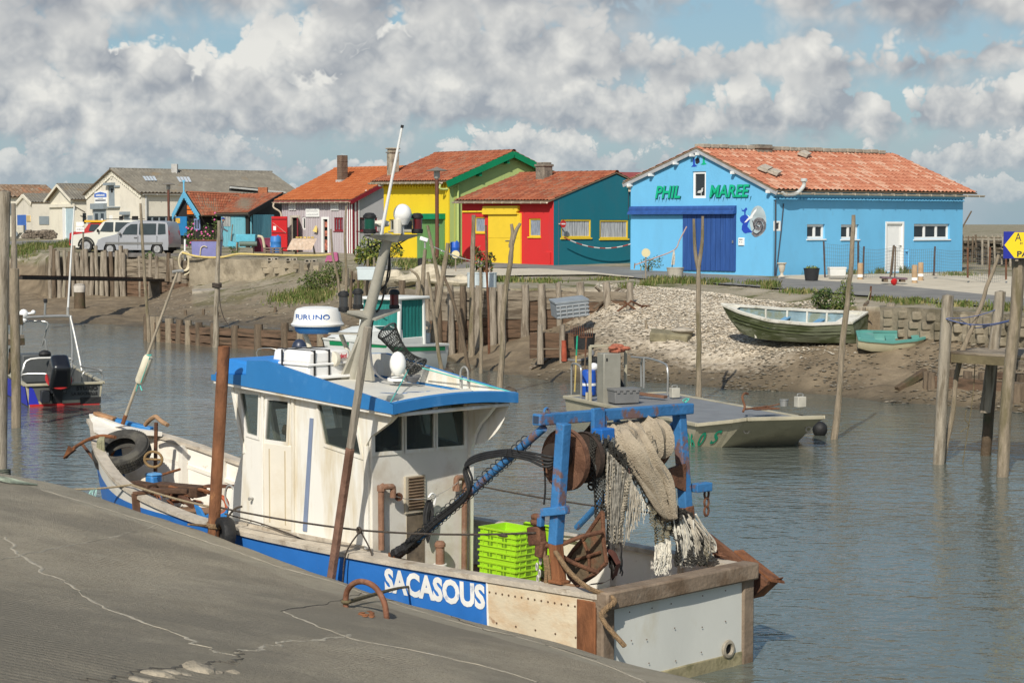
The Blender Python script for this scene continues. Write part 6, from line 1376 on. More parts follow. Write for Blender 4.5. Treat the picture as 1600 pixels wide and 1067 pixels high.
 mb=LMB(L0);rr=random.Random(8)
 for i in range(46):
  c=V((8.3+rr.uniform(-.55,.45),.45+rr.uniform(-.35,.3),.72+rr.uniform(-.05,.1)));ax=V((rr.uniform(-1,1),rr.uniform(-1,1),rr.uniform(-.3,1))).normalized();s1=ax.orthogonal().normalized();s2=ax.cross(s1);mb.tube([c+s1*(.05*cos(a))+s2*(.032*sin(a))for a in[2*PI*j/9 for j in range(9)]],.012,5,closed=True)
 t.location+=V((0,0,.22));o=mb.done('chain_pile',M('rust_chain',(.19,.075,.035),.85,.4,9),t);o['kind']='stuff'
 mb=LMB(L0)
 for c,r in(((7.4,.35,.88),.09),((8.0,.4,.86),.07)):mb=LMB(L0);mb.tube([V(c)+V((r*cos(a),r*.7*sin(a),r*.3*sin(a)))for a in[2*PI*i/16 for i in range(16)]],.022,7,closed=True);mb.done('iron_ring',RUST_O,t)
 mb=LMB(L0);mb.bar((7.9,.0,.86),(6.95,-.25,.92),.14,.03);mb.bar((8.5,.2,.80),(7.2,.65,.75),.06,.06);mb.done('plate_arm',RUST,t,sh=False)
 L0=(6.95,.6,.62);t=lt('blue_fork','blue notched steel plate lying before the wheelhouse','plate',L0);mb=LMB(L0)
 A=[bl(x,y,1,.75)for x,y in[(302,786),(312,794),(318,806),(330,800),(342,804),(350,800),(356,792),(352,815),(336,812),(318,812),(308,806)]];mb.prism(A,(0,-.03,0));mb.done('plate',M('bollard_blue',(.04,.22,.55),.5),t,sh=False,bevel=.005)
 mb=LMB(L0);c=bl(345,790,1,.6);mb.tube([c+V((.09*cos(a),.03*cos(a),.11*sin(a)))for a in[2*PI*i/16 for i in range(16)]],.03,8,closed=True);mb.done('orange_ring',M('ring_orange',(.42,.10,.04),.7,.3,6),t)
 L0=(6.35,.55,.7);t=lt('steel_hoop','dark steel hoop standing against the wheelhouse front','hoop',L0);mb=LMB(L0);c=bl(362,775,1,.75);mb.tube([c+V((.10*cos(a),.02,.13*sin(a)))for a in[2*PI*i/18 for i in range(18)]],.014,6,closed=True);mb.done('ring',STEEL,t);mb=LMB(L0);mb.bar(c+V((0,0,-.13)),c+V((0,0,-.4)),.05,.04,up=(1,0,0));mb.done('foot',RUST,t)
 L0=(7.6,-.1,.6);t=lt('blue_plank','short blue and brown boards propped against the far bulwark','board',L0);mb=LMB(L0);mb.bar((7.65,-.45,.80),(6.75,-.62,.95),.05,.14);mb.done('board',M('bollard_blue',(.04,.22,.55),.5),t,sh=False);mb=LMB(L0);mb.bar((7.0,-.7,.60),(6.95,-.85,.95),.18,.03,up=(1,0,0));mb.done('brown_board',RUST_O,t,sh=False)
 a,b=bl(186,678,1,-.1),bl(278,424,1,-.35);L0=tuple(a);t=lt('dan_pole','leaning pole with long white float and teal string in the bow','buoy pole',L0)
 mb=LMB(L0);mb.tube([a-(b-a)*.14,a.lerp(b,.12)],.028,8);mb.done('rusty_socket',RUST_O,t);mb=LMB(L0);mb.tube([a.lerp(b,.1),a.lerp(b,.5),b],[.022,.019,.016],8);mb.done('shaft',M('pole_grey',(.40,.34,.25),.8,.25,6),t)
 d=(b-a).normalized();Rf=d.to_track_quat('Z','Y').to_matrix();c=bl(225,577,1,-.2);mb=LMB(L0);mb.lathe([(.03,-.21),(.055,-.20),(.065,-.17),(.066,.17),(.055,.20),(.03,.21)],c,16,R=Rf);mb.done('float',M('float_white',(.70,.65,.50),.6,.08,3,.1,14,s1=((.45,.38,.24),.5,3,.55)),t)
 mb=LMB(L0);mb.tube(SP([c-d*.23+V((.07,0,-.1)),c-d*.22,c-d*.23+V((-.08,0,-.08))]),.009,5);mb.tube([c+d*.22+V((-.06,.02,0)),c-d*.2+V((-.068,.02,0))],.006,5);mb.tube([c+d*.22+V((.03*cos(g),.03*sin(g),0))for g in[2*PI*i/10 for i in range(10)]],.008,5,closed=True);mb.done('teal_string',TEAL_S,t)
 mb=LMB(L0);u=V((-.8,-.6,.0));mb.tube([b+B2 for B2 in(u*.0+V((.11,0,-.01)),V((-.11,0,.01)))],.022,8);mb.done('cross_handle',STEEL,t)
 a,b=bl(334,828,1,1.47),bl(350,541,1,1.42);d=(b-a).normalized();L0=tuple(a);t=lt('mooring_post','tall rusty steel tube standing at the slipway edge','post',L0)
 mb=LMB(L0);mb.tube([a-d*1.3,a,b],.068,16,cap=False);mb.tube([b,b-d*.5],.060,16,cap=False);mb.done('tube',M('rust_tube',(.20,.085,.038),.8,.35,6,.6,26,s1=((.09,.035,.02),.85,3,.52,.08),s2=((.45,.22,.09),.6,7,.6),st_=(1,1,.4)),t)
 mb=LMB(L0)
 for k in range(3):mb.tube([a+d*(.03+.025*k)+V((.075*cos(g),.075*sin(g),.01*sin(g+k)))for g in[2*PI*i/14 for i in range(14)]],.012,5,closed=True)
 mb.tube(SP([a+V((0,.08,.05)),a+V((.0,.3,.10)),qpix_l(425,829)]),.012,6);mb.done('lashing',ROPE_B,t)
 a,b=bl(520,886,1,1.47),bl(575,510,1,1.40);d=(b-a).normalized();L0=tuple(a);t=lt('mooring_pole','leaning square pole, rusty below and grey above, before the wheelhouse','pole',L0)
 m_=a.lerp(b,.50);mb=LMB(L0);mb.bar(a-d*1.2,m_,.085,.06,up=(0,1,0));mb.done('lower_pole',M('rust_brown_bar',(.20,.11,.075),.7,.3,5,.4,22,s1=((.10,.05,.03),.7,3,.5)),t,sh=False,bevel=.008);mb=LMB(L0);mb.bar(m_,b,.075,.055,up=(0,1,0));mb.done('upper_pole',M('grey_wood',(.30,.265,.21),.9,.25,6,.5,30,st_=(4,4,.5),s1=((.15,.12,.09),.6,3,.55)),t,sh=False,bevel=.008)
 a,b=bl(345,793,1,1.40),bl(838,832,1,1.10);L0=tuple(a);t=lt('warp_line','thin dark mooring line stretched along the wheelhouse side','rope',L0);m_=bl(563,828,1,1.28)
 mb=LMB(L0);mb.tube(sag(a,m_,.02)+sag(m_,b,.03)[1:],.011,6);mb.tube([m_+V((.03*cos(g),.02,.03*sin(g)))for g in[2*PI*i/8 for i in range(8)]],.014,5,closed=True);k_=bl(785,836,1,1.13);mb.ball(k_,(.08,.02,.02),8);mb.done('line',ROPE_D,t)
 mb=LMB(L0);mb.tube(SP([m_,m_+V((.14,.08,-.25)),m_+V((.18,.1,-.6))]),.009,5);mb.tube(SP([m_,m_+V((-.10,-.05,-.2)),m_+V((-.12,-.08,-.35)),m_+V((-.03,-.15,-.42)),V((5.0,1.06,1.0)),V((6.0,1.04,1.05))]),.009,5);mb.done('tail',ROPE_D,t)
 mb=LMB(L0);mb.tube(sag((3.4,-.5,1.5),(.7,-.7,1.45),.03),.010,5);mb.done('far_line',ROPE_D,t)
 L0=(8.5,1.1,1.2);t=lt('bow_line','mooring line crossing the bow rail with teal whipping','rope',L0);mb=LMB(L0);mb.tube(sag(bl(103,764,1,1.3),bl(205,757,1,1.12),.02)+sag(bl(205,757,1,1.12),bl(330,792,1,1.3),.02)[1:],.014,6);mb.done('line',M('rope_tan',(.33,.26,.16),.9,.3,30,.6,60),t)
 mb=LMB(L0);c=bl(150,763,1,1.2)
 for k in range(7):mb.tube(SP([c+V((jit(.05),.02,jit(.02))),c+V((jit(.09),.05,-.06+jit(.03))),c+V((jit(.09),.08,-.13+jit(.03)))]),.006,4)
 mb.done('teal_whipping',M('teal_pale',(.35,.55,.50),.9),t)
 mb=LMB(L0);p=hull_pt(7.6,0);mb.bar((7.62,p[1]+.04,HS(7.6)+.02),(7.62,p[1]+.02,HS(7.6)-.28),.10,.03,up=(1,0,0));mb.bar((7.62,p[1]-.15,HS(7.6)+.02),(7.62,p[1]+.05,HS(7.6)+.02),.10,.03);mb.done('iron_bracket',M('bracket_brown',(.16,.085,.05),.8,.3,6),t,sh=False)
 a,b=bl(868,862,1,1.06),bl(935,955,0,-.12);c=qpix_l(976,1016);L0=tuple(a);t=lt('stern_rope','heavy tan stern rope running over the transom down to the slipway','rope',L0);mb=LMB(L0);P_=SP([a,bl(890,893,1,1.08),V((.10,1.13,1.035)),V((-.155,1.05,.95)),bl(940,963,0,-.17),c+V((0,0,.03))],8)
 s_=[]
 mb.tube(P_,.024,8);mb.done('core',ROPE_B,t)
 for k in range(3):
  mb=LMB(L0);Q=[]
  for i,p in enumerate(SP(P_,3)):g=i*.55+k*2.1;Q.append(p+V((.012*cos(g),.0,.012*sin(g)))+V((0,.012*sin(g),0)))
  mb.tube(Q,.016,5);mb.done('strand',ROPE_B,t)
def qpix_l(px,py):
 q=qpix(px,py)-B_O;return V((q.dot(B_X),q.dot(B_Y),q.z+.01))
build_deck_things()
def build_quay_things():
 a,b,c,d=qpix(541,948),qpix(604,966),qpix(548,928),qpix(596,940)
 t=thing('mooring_ring','bent rusty mooring loop set in the slipway concrete','mooring ring',a);h=.26
 mb=MB();mb.tube(SP([a-V((0,0,.1)),a+V((0,0,.11)),a.lerp(b,.16)+V((0,0,.22)),a.lerp(b,.42)+V((0,0,.27)),a.lerp(b,.72)+V((0,0,.25)),a.lerp(b,.93)+V((0,0,.15)),b+V((0,0,.02)),b-V((0,0,.08))],6),.026,12);mb.bd('loop',M('ring_rust',(.20,.085,.045),.7,.3,7,.5,28,s1=((.38,.22,.14),.5,5,.55)),t)
 p0=a+V((.02,0,.04));e=qpix(662,922)+V((0,0,.02));mb=MB()
 for k in range(2):mb.tube(SP([p0+V((0,0,.012*k)),a.lerp(e,.3)+V((0,.0,.05+.01*k)),a.lerp(e,.7)+V((0,0,.06)),e,bw(3.0,1.5,.4)]),.014,6)
 mb.tube([a+V((.035*cos(g),.035*sin(g),.05))for g in[2*PI*i/10 for i in range(10)]],.016,6,closed=True);tr=thing('mooring_rope','short olive rope tied to the rusty mooring loop','rope',a);mb.bd('line',M('rope_olive',(.16,.13,.07),.9,.35,25,.7,60),tr)
 mb=MB();q0=qpix(570,960)
 for i in range(12):q=qpix(560+22*random.random(),955+12*random.random());mb.ball(q+V((0,0,.006)),(.02+random.random()*.015,.015,.009),7)
 mb.bd('rust_flakes',RUST_O,t)['kind']='stuff'
 t=thing('rope_end','frayed green rope end lying at the left corner of the slipway','rope',qpix(20,752));mb=MB()
 for k in range(4):mb.tube(SP([qpix(-8,748+k)+V((0,0,.03)),qpix(14,750+2*k)+V((0,0,.02)),qpix(40+6*k,756+k)+V((0,0,.015))]),.012,5)
 mb.bd('strands',M('rope_sage',(.27,.31,.24),.9,.3,20),t)
build_quay_things()
# timber retaining walls, stakes, jetty
WOOD_G=M('wood_grey',(.30,.255,.195),.92,.28,4,.7,26,st_=(3,3,.5),s1=((.13,.10,.07),.8,2.2,.5),s2=((.45,.40,.32),.5,7,.62))
WOOD_B=M('wood_brown',(.15,.112,.075),.92,.3,4,.7,26,st_=(3,3,.5),s1=((.07,.05,.032),.8,2.2,.52),s2=((.30,.23,.16),.6,6,.6))
WOOD_W=M('wood_wet',(.105,.072,.042),.7,.35,4,.6,24,s1=((.06,.062,.028),.8,1.8,.5))
PLK_G=M('plank_grey',(.27,.225,.165),.92,.3,1.6,.7,26,st_=(.5,.5,5),s1=((.10,.075,.05),.85,2.0,.5),s2=((.42,.36,.27),.5,5,.62))
PLK_B=M('plank_brown',(.16,.10,.062),.92,.35,1.8,.7,26,st_=(.5,.5,5),s1=((.06,.042,.026),.85,2.0,.5),s2=((.26,.19,.12),.5,5,.62))
STAKE=M('stake_bark',(.27,.22,.155),.92,.3,5,.7,24,st_=(3,3,.6),s1=((.13,.11,.05),.75,1.3,.52),s2=((.42,.37,.28),.5,6,.62))
POSTG=M('post_silver',(.34,.295,.225),.92,.25,4,.7,26,st_=(4,4,.5),s1=((.15,.12,.08),.8,2.6,.5),s2=((.22,.21,.07),.4,1.2,.6))
def log(mb,a,b,r,n=10,wob=.02,taper=.85,k=7):
 a,b=V(a),V(b);s=random.random()*50;P_=[];R_=[]
 for i in range(k+1):
  f=i/k;P_.append(a.lerp(b,f)+V((wob*vn(s+f*3,1.5),wob*vn(s+f*3,7.5),0)));R_.append(r*lerp(1,taper,f)*(1+.10*vn(s+f*6,3.3)))
 mb.tube(P_,R_,n)
def plank(mb,a,b,h,t,sagz=0.0):
 a,b=V(a),V(b);d=b-a;n=V((d.y,-d.x,0)).normalized();rows=[]
 k=4;s=random.random()*40
 for i in range(k+1):
  f=i/k;p=a.lerp(b,f)+V((0,0,.018*vn(s+f*2,4)));hh=h*(1+.10*vn(s+f*3,9));o=n*(.012*vn(s+f*2,2))
  q=[p-V((0,0,hh/2))+n*t/2+o,p+V((0,0,hh/2))+n*t/2+o,p+V((0,0,hh/2))-n*t/2+o,p-V((0,0,hh/2))-n*t/2+o];rows.append(q+[q[0]])
 mb.grid(rows);e=len(mb.v);mb.add(rows[0][:4],[(0,1,2,3)]);mb.add(rows[-1][:4],[(3,2,1,0)])
def kpt(px,i,dy=0.0):
 k=knots(px)[i];return V((pxat(px,k[0]+dy),k[0]+dy,k[1]))
def main_wall():
 t=thing('timber_quay_wall','old timber retaining wall of stacked planks and round posts below the coloured houses','retaining wall',kpt(790,3))
 posts=[(603,432),(630,438),(652,441),(668,436),(687,444),(706,445),(723,447),(746,446),(768,449),(785,445),(822,445),(848,444),(875,442),(910,441),(950,441),(984,442)]
 pp=[]
 for px,py in posts:
  q=kpt(px,3,-.12);top=P(px,py,q.y+.10);pp.append((px,q,top.z))
  b=V((q.x+jit(.03),q.y-.10,q.z-.25));mb=MB();log(mb,b,(pxat(px,q.y)+jit(.08),q.y+.05,top.z),random.uniform(.10,.15),11,.025)
  mb.bd('post',WOOD_G if px>740 or px%3 else WOOD_B,t)
 zt=2.22
 for(p0,q0,z0),(p1,q1,z1)in zip(pp,pp[1:]):
  a0=V((pxat(p0,q0.y+.12),q0.y+.12,0));a1=V((pxat(p1,q1.y+.12),q1.y+.12,0));zb=min(q0.z,q1.z)-.15;n=max(2,int((zt-zb)/.29));h=(zt-zb)/n
  for i in range(n):
   z=zb+(i+.5)*h;off=V((0,jit(.03),jit(.012)));mb=MB();plank(mb,a0+V((0,0,z))+off,a1+V((0,0,z+jit(.02)))+off,h*random.uniform(.90,.99),.12)
   mb.bd('plank',PLK_B if i<n*.45 or random.random()<.12 else PLK_G,t)
main_wall()
def low_wall():
 t=thing('low_timber_wall','low timber groyne wall of brown beams and stub posts along the water','retaining wall',kpt(340,0))
 posts=[(227,496),(238,497),(248,497),(264,500),(279,502),(294,503),(309,506),(333,507),(367,511),(403,509),(445,507),(470,512),(500,513),(540,513),(580,512)]
 pp=[]
 for px,py in posts:
  k=knots(max(px,231.5));y=k[0][0]-.12;top=P(px,py,y);pp.append((px,y,top.z));mb=MB();log(mb,(pxat(px,y),y,-.8),(pxat(px,y)+jit(.03),y+.03,top.z+.06),random.uniform(.13,.17),11,.02,.95);mb.bd('post',WOOD_B if px%2 else STAKE,t)
 for(p0,y0,z0),(p1,y1,z1)in zip(pp,pp[1:]):
  for i,z in enumerate((-.32,-.03,.26,.56)):
   mb=MB();a=V((pxat(p0,y0+.12),y0+.12,z+jit(.02)));b=V((pxat(p1,y1+.12),y1+.12,z+jit(.02)));plank(mb,a,b,.26,.16);mb.bd('beam',WOOD_W if i==0 else PLK_B,t)
 a=V((pxat(227,70.3),70.3,0));b=V((pxat(228,78),78,0))
 for z in(-.2,.1,.4):mb=MB();plank(mb,a+V((0,0,z)),b+V((0,0,z+.1)),.27,.15);mb.bd('beam',PLK_B,t)
 for i,(px,py)in enumerate(((340,492),(290,489),(318,488),(430,484))):
  q=zpix(px,py+4);mb=MB();log(mb,q-V((0,0,.3)),q+V((0,0,.22)),.07,8);tag(mb.bd('stub_post',WOOD_B,loc=q),('dark stub post on the mud just right of the tall roped stake','dark stub post nearest the left end of the low timber wall','dark stub post between two others behind the low timber wall','dark stub post furthest right behind the low timber wall')[i],'post','stub posts on the mud')
low_wall()
def left_wall():
 t=thing('post_wall','palisade of closely set grey posts under the parked cars','retaining wall',kpt(150,3))
 px=79.0
 Y=96.9;i=0
 while px<197:
  y=Y-.15;zt_=P(px,random.choice([389,391,393,395,392])if i%5 else 384,y).z;dx=jit(.10);zb=zbase(px,Y-1)-.2;mb=MB();log(mb,(pxat(px,y)-dx*.5,y-jit(.06)-.05,zb),(pxat(px,y)+dx,y,zt_),random.uniform(.10,.15),9,.05)
  mb.bd('post',random.choice([WOOD_G,WOOD_G,POSTG,WOOD_B]),t);px+=random.uniform(6.2,8.4);i+=1
 for px,top,bot in((193,395,470),(235,396,470),(220,400,465),(246,400,462),(263,395,440),(270,404,432),(281,402,440)):
  y=knots(px)[3][0]-.3;mb=MB();log(mb,(pxat(px,y),y,P(px,bot,y).z),(pxat(px,y)+jit(.06),y,P(px,top,y).z),.12,9,.03);mb.bd('post',WOOD_G if px!=263 else WOOD_B,t)
 for i in range(9):
  z=.65+i*.23
  for a,b in((195,215),(215,236),(236,258),(258,292)):
   mb=MB();ya,yb=knots(a)[3][0]-.12,knots(b)[3][0]-.12;p,q=V((pxat(a,ya),ya,z+jit(.03))),V((pxat(b,yb),yb,z+jit(.03)));plank(mb,p,q,.21,.1);mb.bd('plank',PLK_G if i>3 else PLK_B,t)
 mb=MB();mb.bar((pxat(168,Y),Y,2.80),(pxat(283,Y),Y,2.74),.3,.22);mb.bd('coping_beam',M('beam_slate',(.16,.15,.14),.9,.3,3,.4),t,bevel=.02)
 q=V((pxat(124,88),88,0));mb=MB();log(mb,(q.x,q.y,-.3),(q.x,q.y,P(124,445,88).z),.27,14,.03,.95);t2=thing('mooring_pile','stout pale topped mooring pile in front of the post palisade','pile',q);mb.bd('pile',WOOD_W,t2);mb=MB();zt_=P(124,445,88).z;mb.lathe([(.27,-.35),(.275,-.05),(.22,.03),(0,.05)],(q.x,q.y,zt_),14);mb.bd('pale_cap',M('cap_pale',(.50,.46,.40),.8,.2,4),t2)
left_wall()
def concrete_walls():
 m=M('stone_wall',(.33,.28,.20),.93,.25,1.5,.9,9,s1=((.17,.14,.095),.8,1.1,.5),s2=((.45,.40,.31),.5,4,.6))
 t=thing('stone_quay_wall','buff stone and concrete quay wall below the lavender shop','quay wall',kpt(400,3));rows=[]
 for i in range(51):
  px=lerp(296,546,i/50);k=knots(px);zt_=max(k[3][1]+.05,2.70 if px<535 else 2.6);y=k[3][0]-.25
  rows.append([V((pxat(px,y-.25*(1 if px<410 else.3)),y-.25*(1 if px<410 else.3),k[3][1]-.35))]+[V((pxat(px,y),y+.03*vn(px*.3,j),lerp(k[3][1]-.3,zt_,j/8)))for j in range(1,9)]+[V((pxat(px,y+.6),y+.7,zt_))])
 mb=MB();mb.grid(rows);mb.f=[f[::-1]for f in mb.f];mb.bd('wall_face',m,t,ang=30)
 for r in range(3):
  px=408+r*3.0
  while px<520-r*8:
   w=random.uniform(11,19);k=knots(px+w/2);y=k[3][0]-.235;z=2.62-.26*(r+.5)-.06
   if z-.13>k[3][1]:mb=MB();mb.box((pxat(px+w/2,y),y,z),(w/2900*y*.97,.12+jit(.03),.25));mb.bd('stone_block',m,t,bevel=.02)
   px+=w
 for i in range(3):
  px=(427,456,486)[i];k=knots(px);y=k[3][0]-.1;t2=MB();t2.box((pxat(px,y),y,2.72),(.55,.25,.16));o=t2.bd('hollow_block',CONC,t,bevel=.01)
  h=MB()
  for dx in(-.16,.0,.16):h.box((pxat(px,y)+dx,y-.125,2.73),(.12 if dx else.03,.012,.075))
  h.bd('block_hole',M('black_hole',(.006,.006,.006),.9),o,sh=False)
 mb=MB();a=P(296,470,88.5);k=[G(301,471,.72),G(396,470,.85),G(388,447,1.35),G(300,449,1.2)]
 top=[G(300,455,1.25),G(380,452,1.40),G(372,445,1.42),G(300,446,1.3)];mb.add([*[V((q.x,q.y,q.z-.9))for q in top],*top],[(4,5,6,7),(0,1,5,4),(1,2,6,5),(2,3,7,6),(3,0,4,7)])
 tag(mb.bd('concrete_ledge',CONC,loc=top[0],sh=False,bevel=.03),'low pale concrete ledge on the mud at the foot of the quay wall','ledge')
 t=thing('old_stone_wall','low crumbling stone wall on the right bank beside the dinghies','retaining wall',kpt(1480,3));m2=M('stone_old',(.24,.205,.145),.95,.35,1.8,1.0,9,s1=((.11,.095,.06),.85,1.3,.48),s2=((.36,.32,.24),.5,4,.6));rows=[]
 for i in range(60):
  px=lerp(1376,1750,i/59);k=knots(px);y=k[3][0]-.15;rows.append([V((pxat(px,y-.1),y-.1,k[3][1]-.3))]+[V((pxat(px,y),y+.05*vn(px*.2,j),lerp(k[3][1]-.2,k[4][1]+.04+.03*vn(px*.1,3),j/6)))for j in range(1,7)]+[V((pxat(px,y+.4),y+.55,k[4][1]+.05))])
 mb=MB();mb.grid(rows);mb.f=[f[::-1]for f in mb.f];mb.bd('wall_face',m2,t,ang=30)
 rr=random.Random(6)
 for r in range(3):
  px=1380.0
  while px<1640:
   w=rr.uniform(12,26);k=knots(px+w/2);y=k[3][0]-.15;z=lerp(k[3][1],k[4][1],(r+.5)/3.1)
   mb=MB();mb.box((pxat(px+w/2,y),y,z+rr.uniform(-.01,.01)),(w/2900*y*.96,.14+rr.uniform(-.03,.03),(k[4][1]-k[3][1])/3.35));mb.bd('stone_block',m2,t,bevel=.035)
   px+=w
concrete_walls()
def stake(pts,Y0,r,label,forks=(),mat=STAKE,base=None,group='mooring stakes along the far bank',tip=.55):
 W_=[P(px,py,Y0)for px,py in pts];d0=(W_[0]-W_[1]).normalized();W_=[W_[0]+d0*.6]+W_
 t=thing('mooring_stake',label,'stake',P(*pts[0],Y0),0,group);S=SP(W_,5);n=len(S);mb=MB();mb.tube([p+V((.012*vn(i*.7,r*99),.01*vn(i*.7,5),0))for i,p in enumerate(S)],[r*lerp(1,tip,i/(n-1))*(1+.12*vn(i*.9,r*50))for i in range(n)],9);mb.bd('trunk',mat,t)
 for f in forks:mb=MB();F_=[P(*q,Y0+.02)for q in f];S=SP(F_,4);mb.tube(S,[r*.62*lerp(1,.6,i/(len(S)-1))for i in range(len(S))],8);mb.bd('fork',mat,t)
 return t
def yw(py):return CAMH*FOC/(py-350)
stake([(233,527),(229,470),(224,400),(219,318)],69,.085,'tall slightly bent stake at the left end of the low timber wall')
t_=stake([(337,541),(338,480),(340,420),(342,345)],66.2,.12,'straight grey stake with a rope tied round it, in front of the quay wall',mat=POSTG)
mb=MB();c_=P(339,448,66.2)
for k in range(3):mb.tube([c_+V((.15*cos(a),.15*sin(a),.05*k+.02*sin(a*2)))for a in[2*PI*i/12 for i in range(12)]],.03,6,closed=True)
mb.tube(SP([P(343,450,66),P(344,475,66),P(350,497,66),P(358,509,66)]),.018,5);mb.bd('rope_turns',ROPE_D,t_)
stake([(531,463),(527,430),(520,400),(517,358)],74,.07,'thin stake left of another in front of the lavender shop door')
stake([(541,463),(541,420),(539,370),(541,322)],73,.07,'thin upright stake in front of the striped shop corner')
for px,a,b,k in((548,460,424,'left'),(559,462,424,'middle'),(573,460,405,'right'),(583,455,402,'last')):
 stake([(px,a),(px+1,(a+b)/2),(px+2,b)],68,.07,{'left':'short dark stub stake behind the lavender shop stakes, leftmost of three','middle':'short brown stub stake behind the radar, middle of three','right':'short grey stub stake beside the mast, right of the brown one','last':'thin short stake rising before the white planter box'}[k],mat=WOOD_B if k in('left','middle')else STAKE)
stake([(659,548),(660,505),(661,440),(664,390)],58,.10,'thick pale stake with a small camera on top before the yellow house',mat=STAKE)
stake([(672,560),(680,500),(690,440),(700,380)],57,.12,'thick pale forked trunk leaning right in front of the plank wall',forks=[[(688,455),(682,420),(668,352)]])
stake([(694,598),(686,555),(679,500),(668,425)],yw(596),.075,'thin stake leaning left with its foot in the water beside the white boat')
stake([(733,580),(722,525),(708,470),(694,432)],yw(580),.07,'thin dark stake leaning far left against the plank wall',mat=WOOD_B)
stake([(736,563),(737,500),(738,420),(740,336)],59.2,.12,'tall stout grey stake in front of the red house wall',mat=STAKE)
stake([(751,583),(752,520),(751,460),(751,418)],yw(583),.065,'short greenish stake standing in the water before the plank wall')
stake([(764,556),(763,480),(761,420),(759,352)],58.6,.04,'thin rusty rod standing before the red house',mat=RUST,tip=.9)
stake([(780,617),(785,550),(787,480),(797,410),(800,375)],yw(617),.10,'tall crooked forked stake in the water in front of the yellow door',forks=[[(798,385),(801,366),(799,350)],[(798,388),(806,362),(813,349)]])
stake([(1092,627),(1092,540),(1091,460),(1091,418)],yw(627),.09,'tall forked stake in the water before the navy sliding door',forks=[[(1091,420),(1086,390),(1084,342)],[(1091,420),(1097,380),(1098,338)]])
stake([(1303,687),(1313,600),(1316,540),(1324,470),(1331,400),(1334,336)],yw(687),.078,'tall crooked greenish stake in the water before the blue house windows')
stake([(645,560),(650,500),(655,440),(640,420)],57.5,.06,'thin stake with bent top beside the white boat stern')
stake([(1009,520),(1010,508),(1009,500)],56,.06,'short dark peg in the shell bank')
t=thing('harbour_camera','small white camera box on top of a thick stake','camera',P(664,385,58));mb=MB();q=P(664,388,58);mb.tube([q,q+V((0,0,.3))],.03,8);mb.bd('mount',STEEL,t);mb=MB();mb.box(q+V((-.03,0,.28)),(.26,.16,.12),R=RM(.3,3,'Y'));mb.bd('housing',WHITE,t,bevel=.02)
# left foreground posts
def big_post(pts,Y,r,label,mat=POSTG,name='jetty_post',group=None):
 t=thing(name,label,'post',P(*pts[0],Y),0,group);W_=[P(*q,Y)for q in pts];d=(W_[0]-W_[1]).normalized();W_=[W_[0]+d*1.2]+W_;S=SP(W_,10);n=len(S)
 mb=MB();N_=20;rows=[]
 for i,p in enumerate(S):
  rows.append([p+V((cos(a)*r,sin(a)*r,0))*(1+.07*vn(cos(a)*3+r*40,sin(a)*3)+.035*vn(a*4,i*.35)+.02*vn(a*9,i*1.2,1))for a in[2*PI*j/N_ for j in range(N_)]])
 mb.grid(rows,closed=True);mb.f=[f[::-1]for f in mb.f];mb.add(rows[-1]+[S[-1]+V((0,0,.03))],[(i,(i+1)%N_,N_)for i in range(N_)]);mb.bd('trunk',mat,t,ang=60);return t
t_=big_post([(1,748),(2,600),(4,450),(7,300)],25.3,.085,'thick weathered post at the left edge, its foot at the slipway corner')
mb=MB();c_=P(3,738,25.3)
for k in range(4):mb.tube([c_+V((.11*cos(a),.11*sin(a),.022*k-.03+.012*sin(a+k)))for a in[2*PI*i/12 for i in range(12)]],.014,6,closed=True)
mb.bd('rope_turns',M('rope_sage_dark',(.12,.13,.10),.9,.4,20),t_)
t_=big_post([(25,668),(25,600),(23,500),(22,420)],40,.10,'slimmer brown post just right of the thick left edge post',mat=STAKE)
mb=MB();q=[P(22,430,40),P(22,380,40),P(21,318,40)];mb.tube(SP(q),[.07]*6+[.05]*7,9);mb.bd('spar',WOOD_G,t_)
t=thing('landing_stage','dark timber landing stage fragment between the two left posts','landing stage',P(14,500,42))
for(x0,y0,x1,y1,h)in((8,497,28,500,.22),(8,523,30,527,.10),(8,532,31,534,.16)):mb=MB();mb.bar(P(x0-20,y0,42),P(x1,y1,41),.25,h);mb.bd('beam',WOOD_W if h>.15 else WOOD_G,t,sh=False,bevel=.01)
mb=MB();mb.prism([P(14,545,41.5),P(28,535,41.3),P(28,540,41.3),P(18,560,41.5),P(13,585,41.6),P(11,585,41.6)],(0,.15,0));mb.bd('knee_brace',WOOD_W,t,sh=False)
t=thing('gangway_beam','long dark rusty beam spanning the creek mouth in front of the post palisade','beam',P(140,437,84));mb=MB();mb.bar(P(26,434,76),P(250,438,93),.5,.14);mb.bd('beam',M('beam_black',(.035,.028,.022),.8,.4,4),t,sh=False);mb=MB();mb.bar(P(26,431.5,76)+V((0,0,.02)),P(235,435,92)+V((0,0,.02)),.3,.05);mb.bd('rusty_edge',RUST,t,sh=False)
mb=MB();mb.box(P(243,454,92.5),(.55,.5,1.0));mb.bd('end_block',M('block_dark',(.10,.085,.065),.9,.3,3),t,sh=False,bevel=.03)
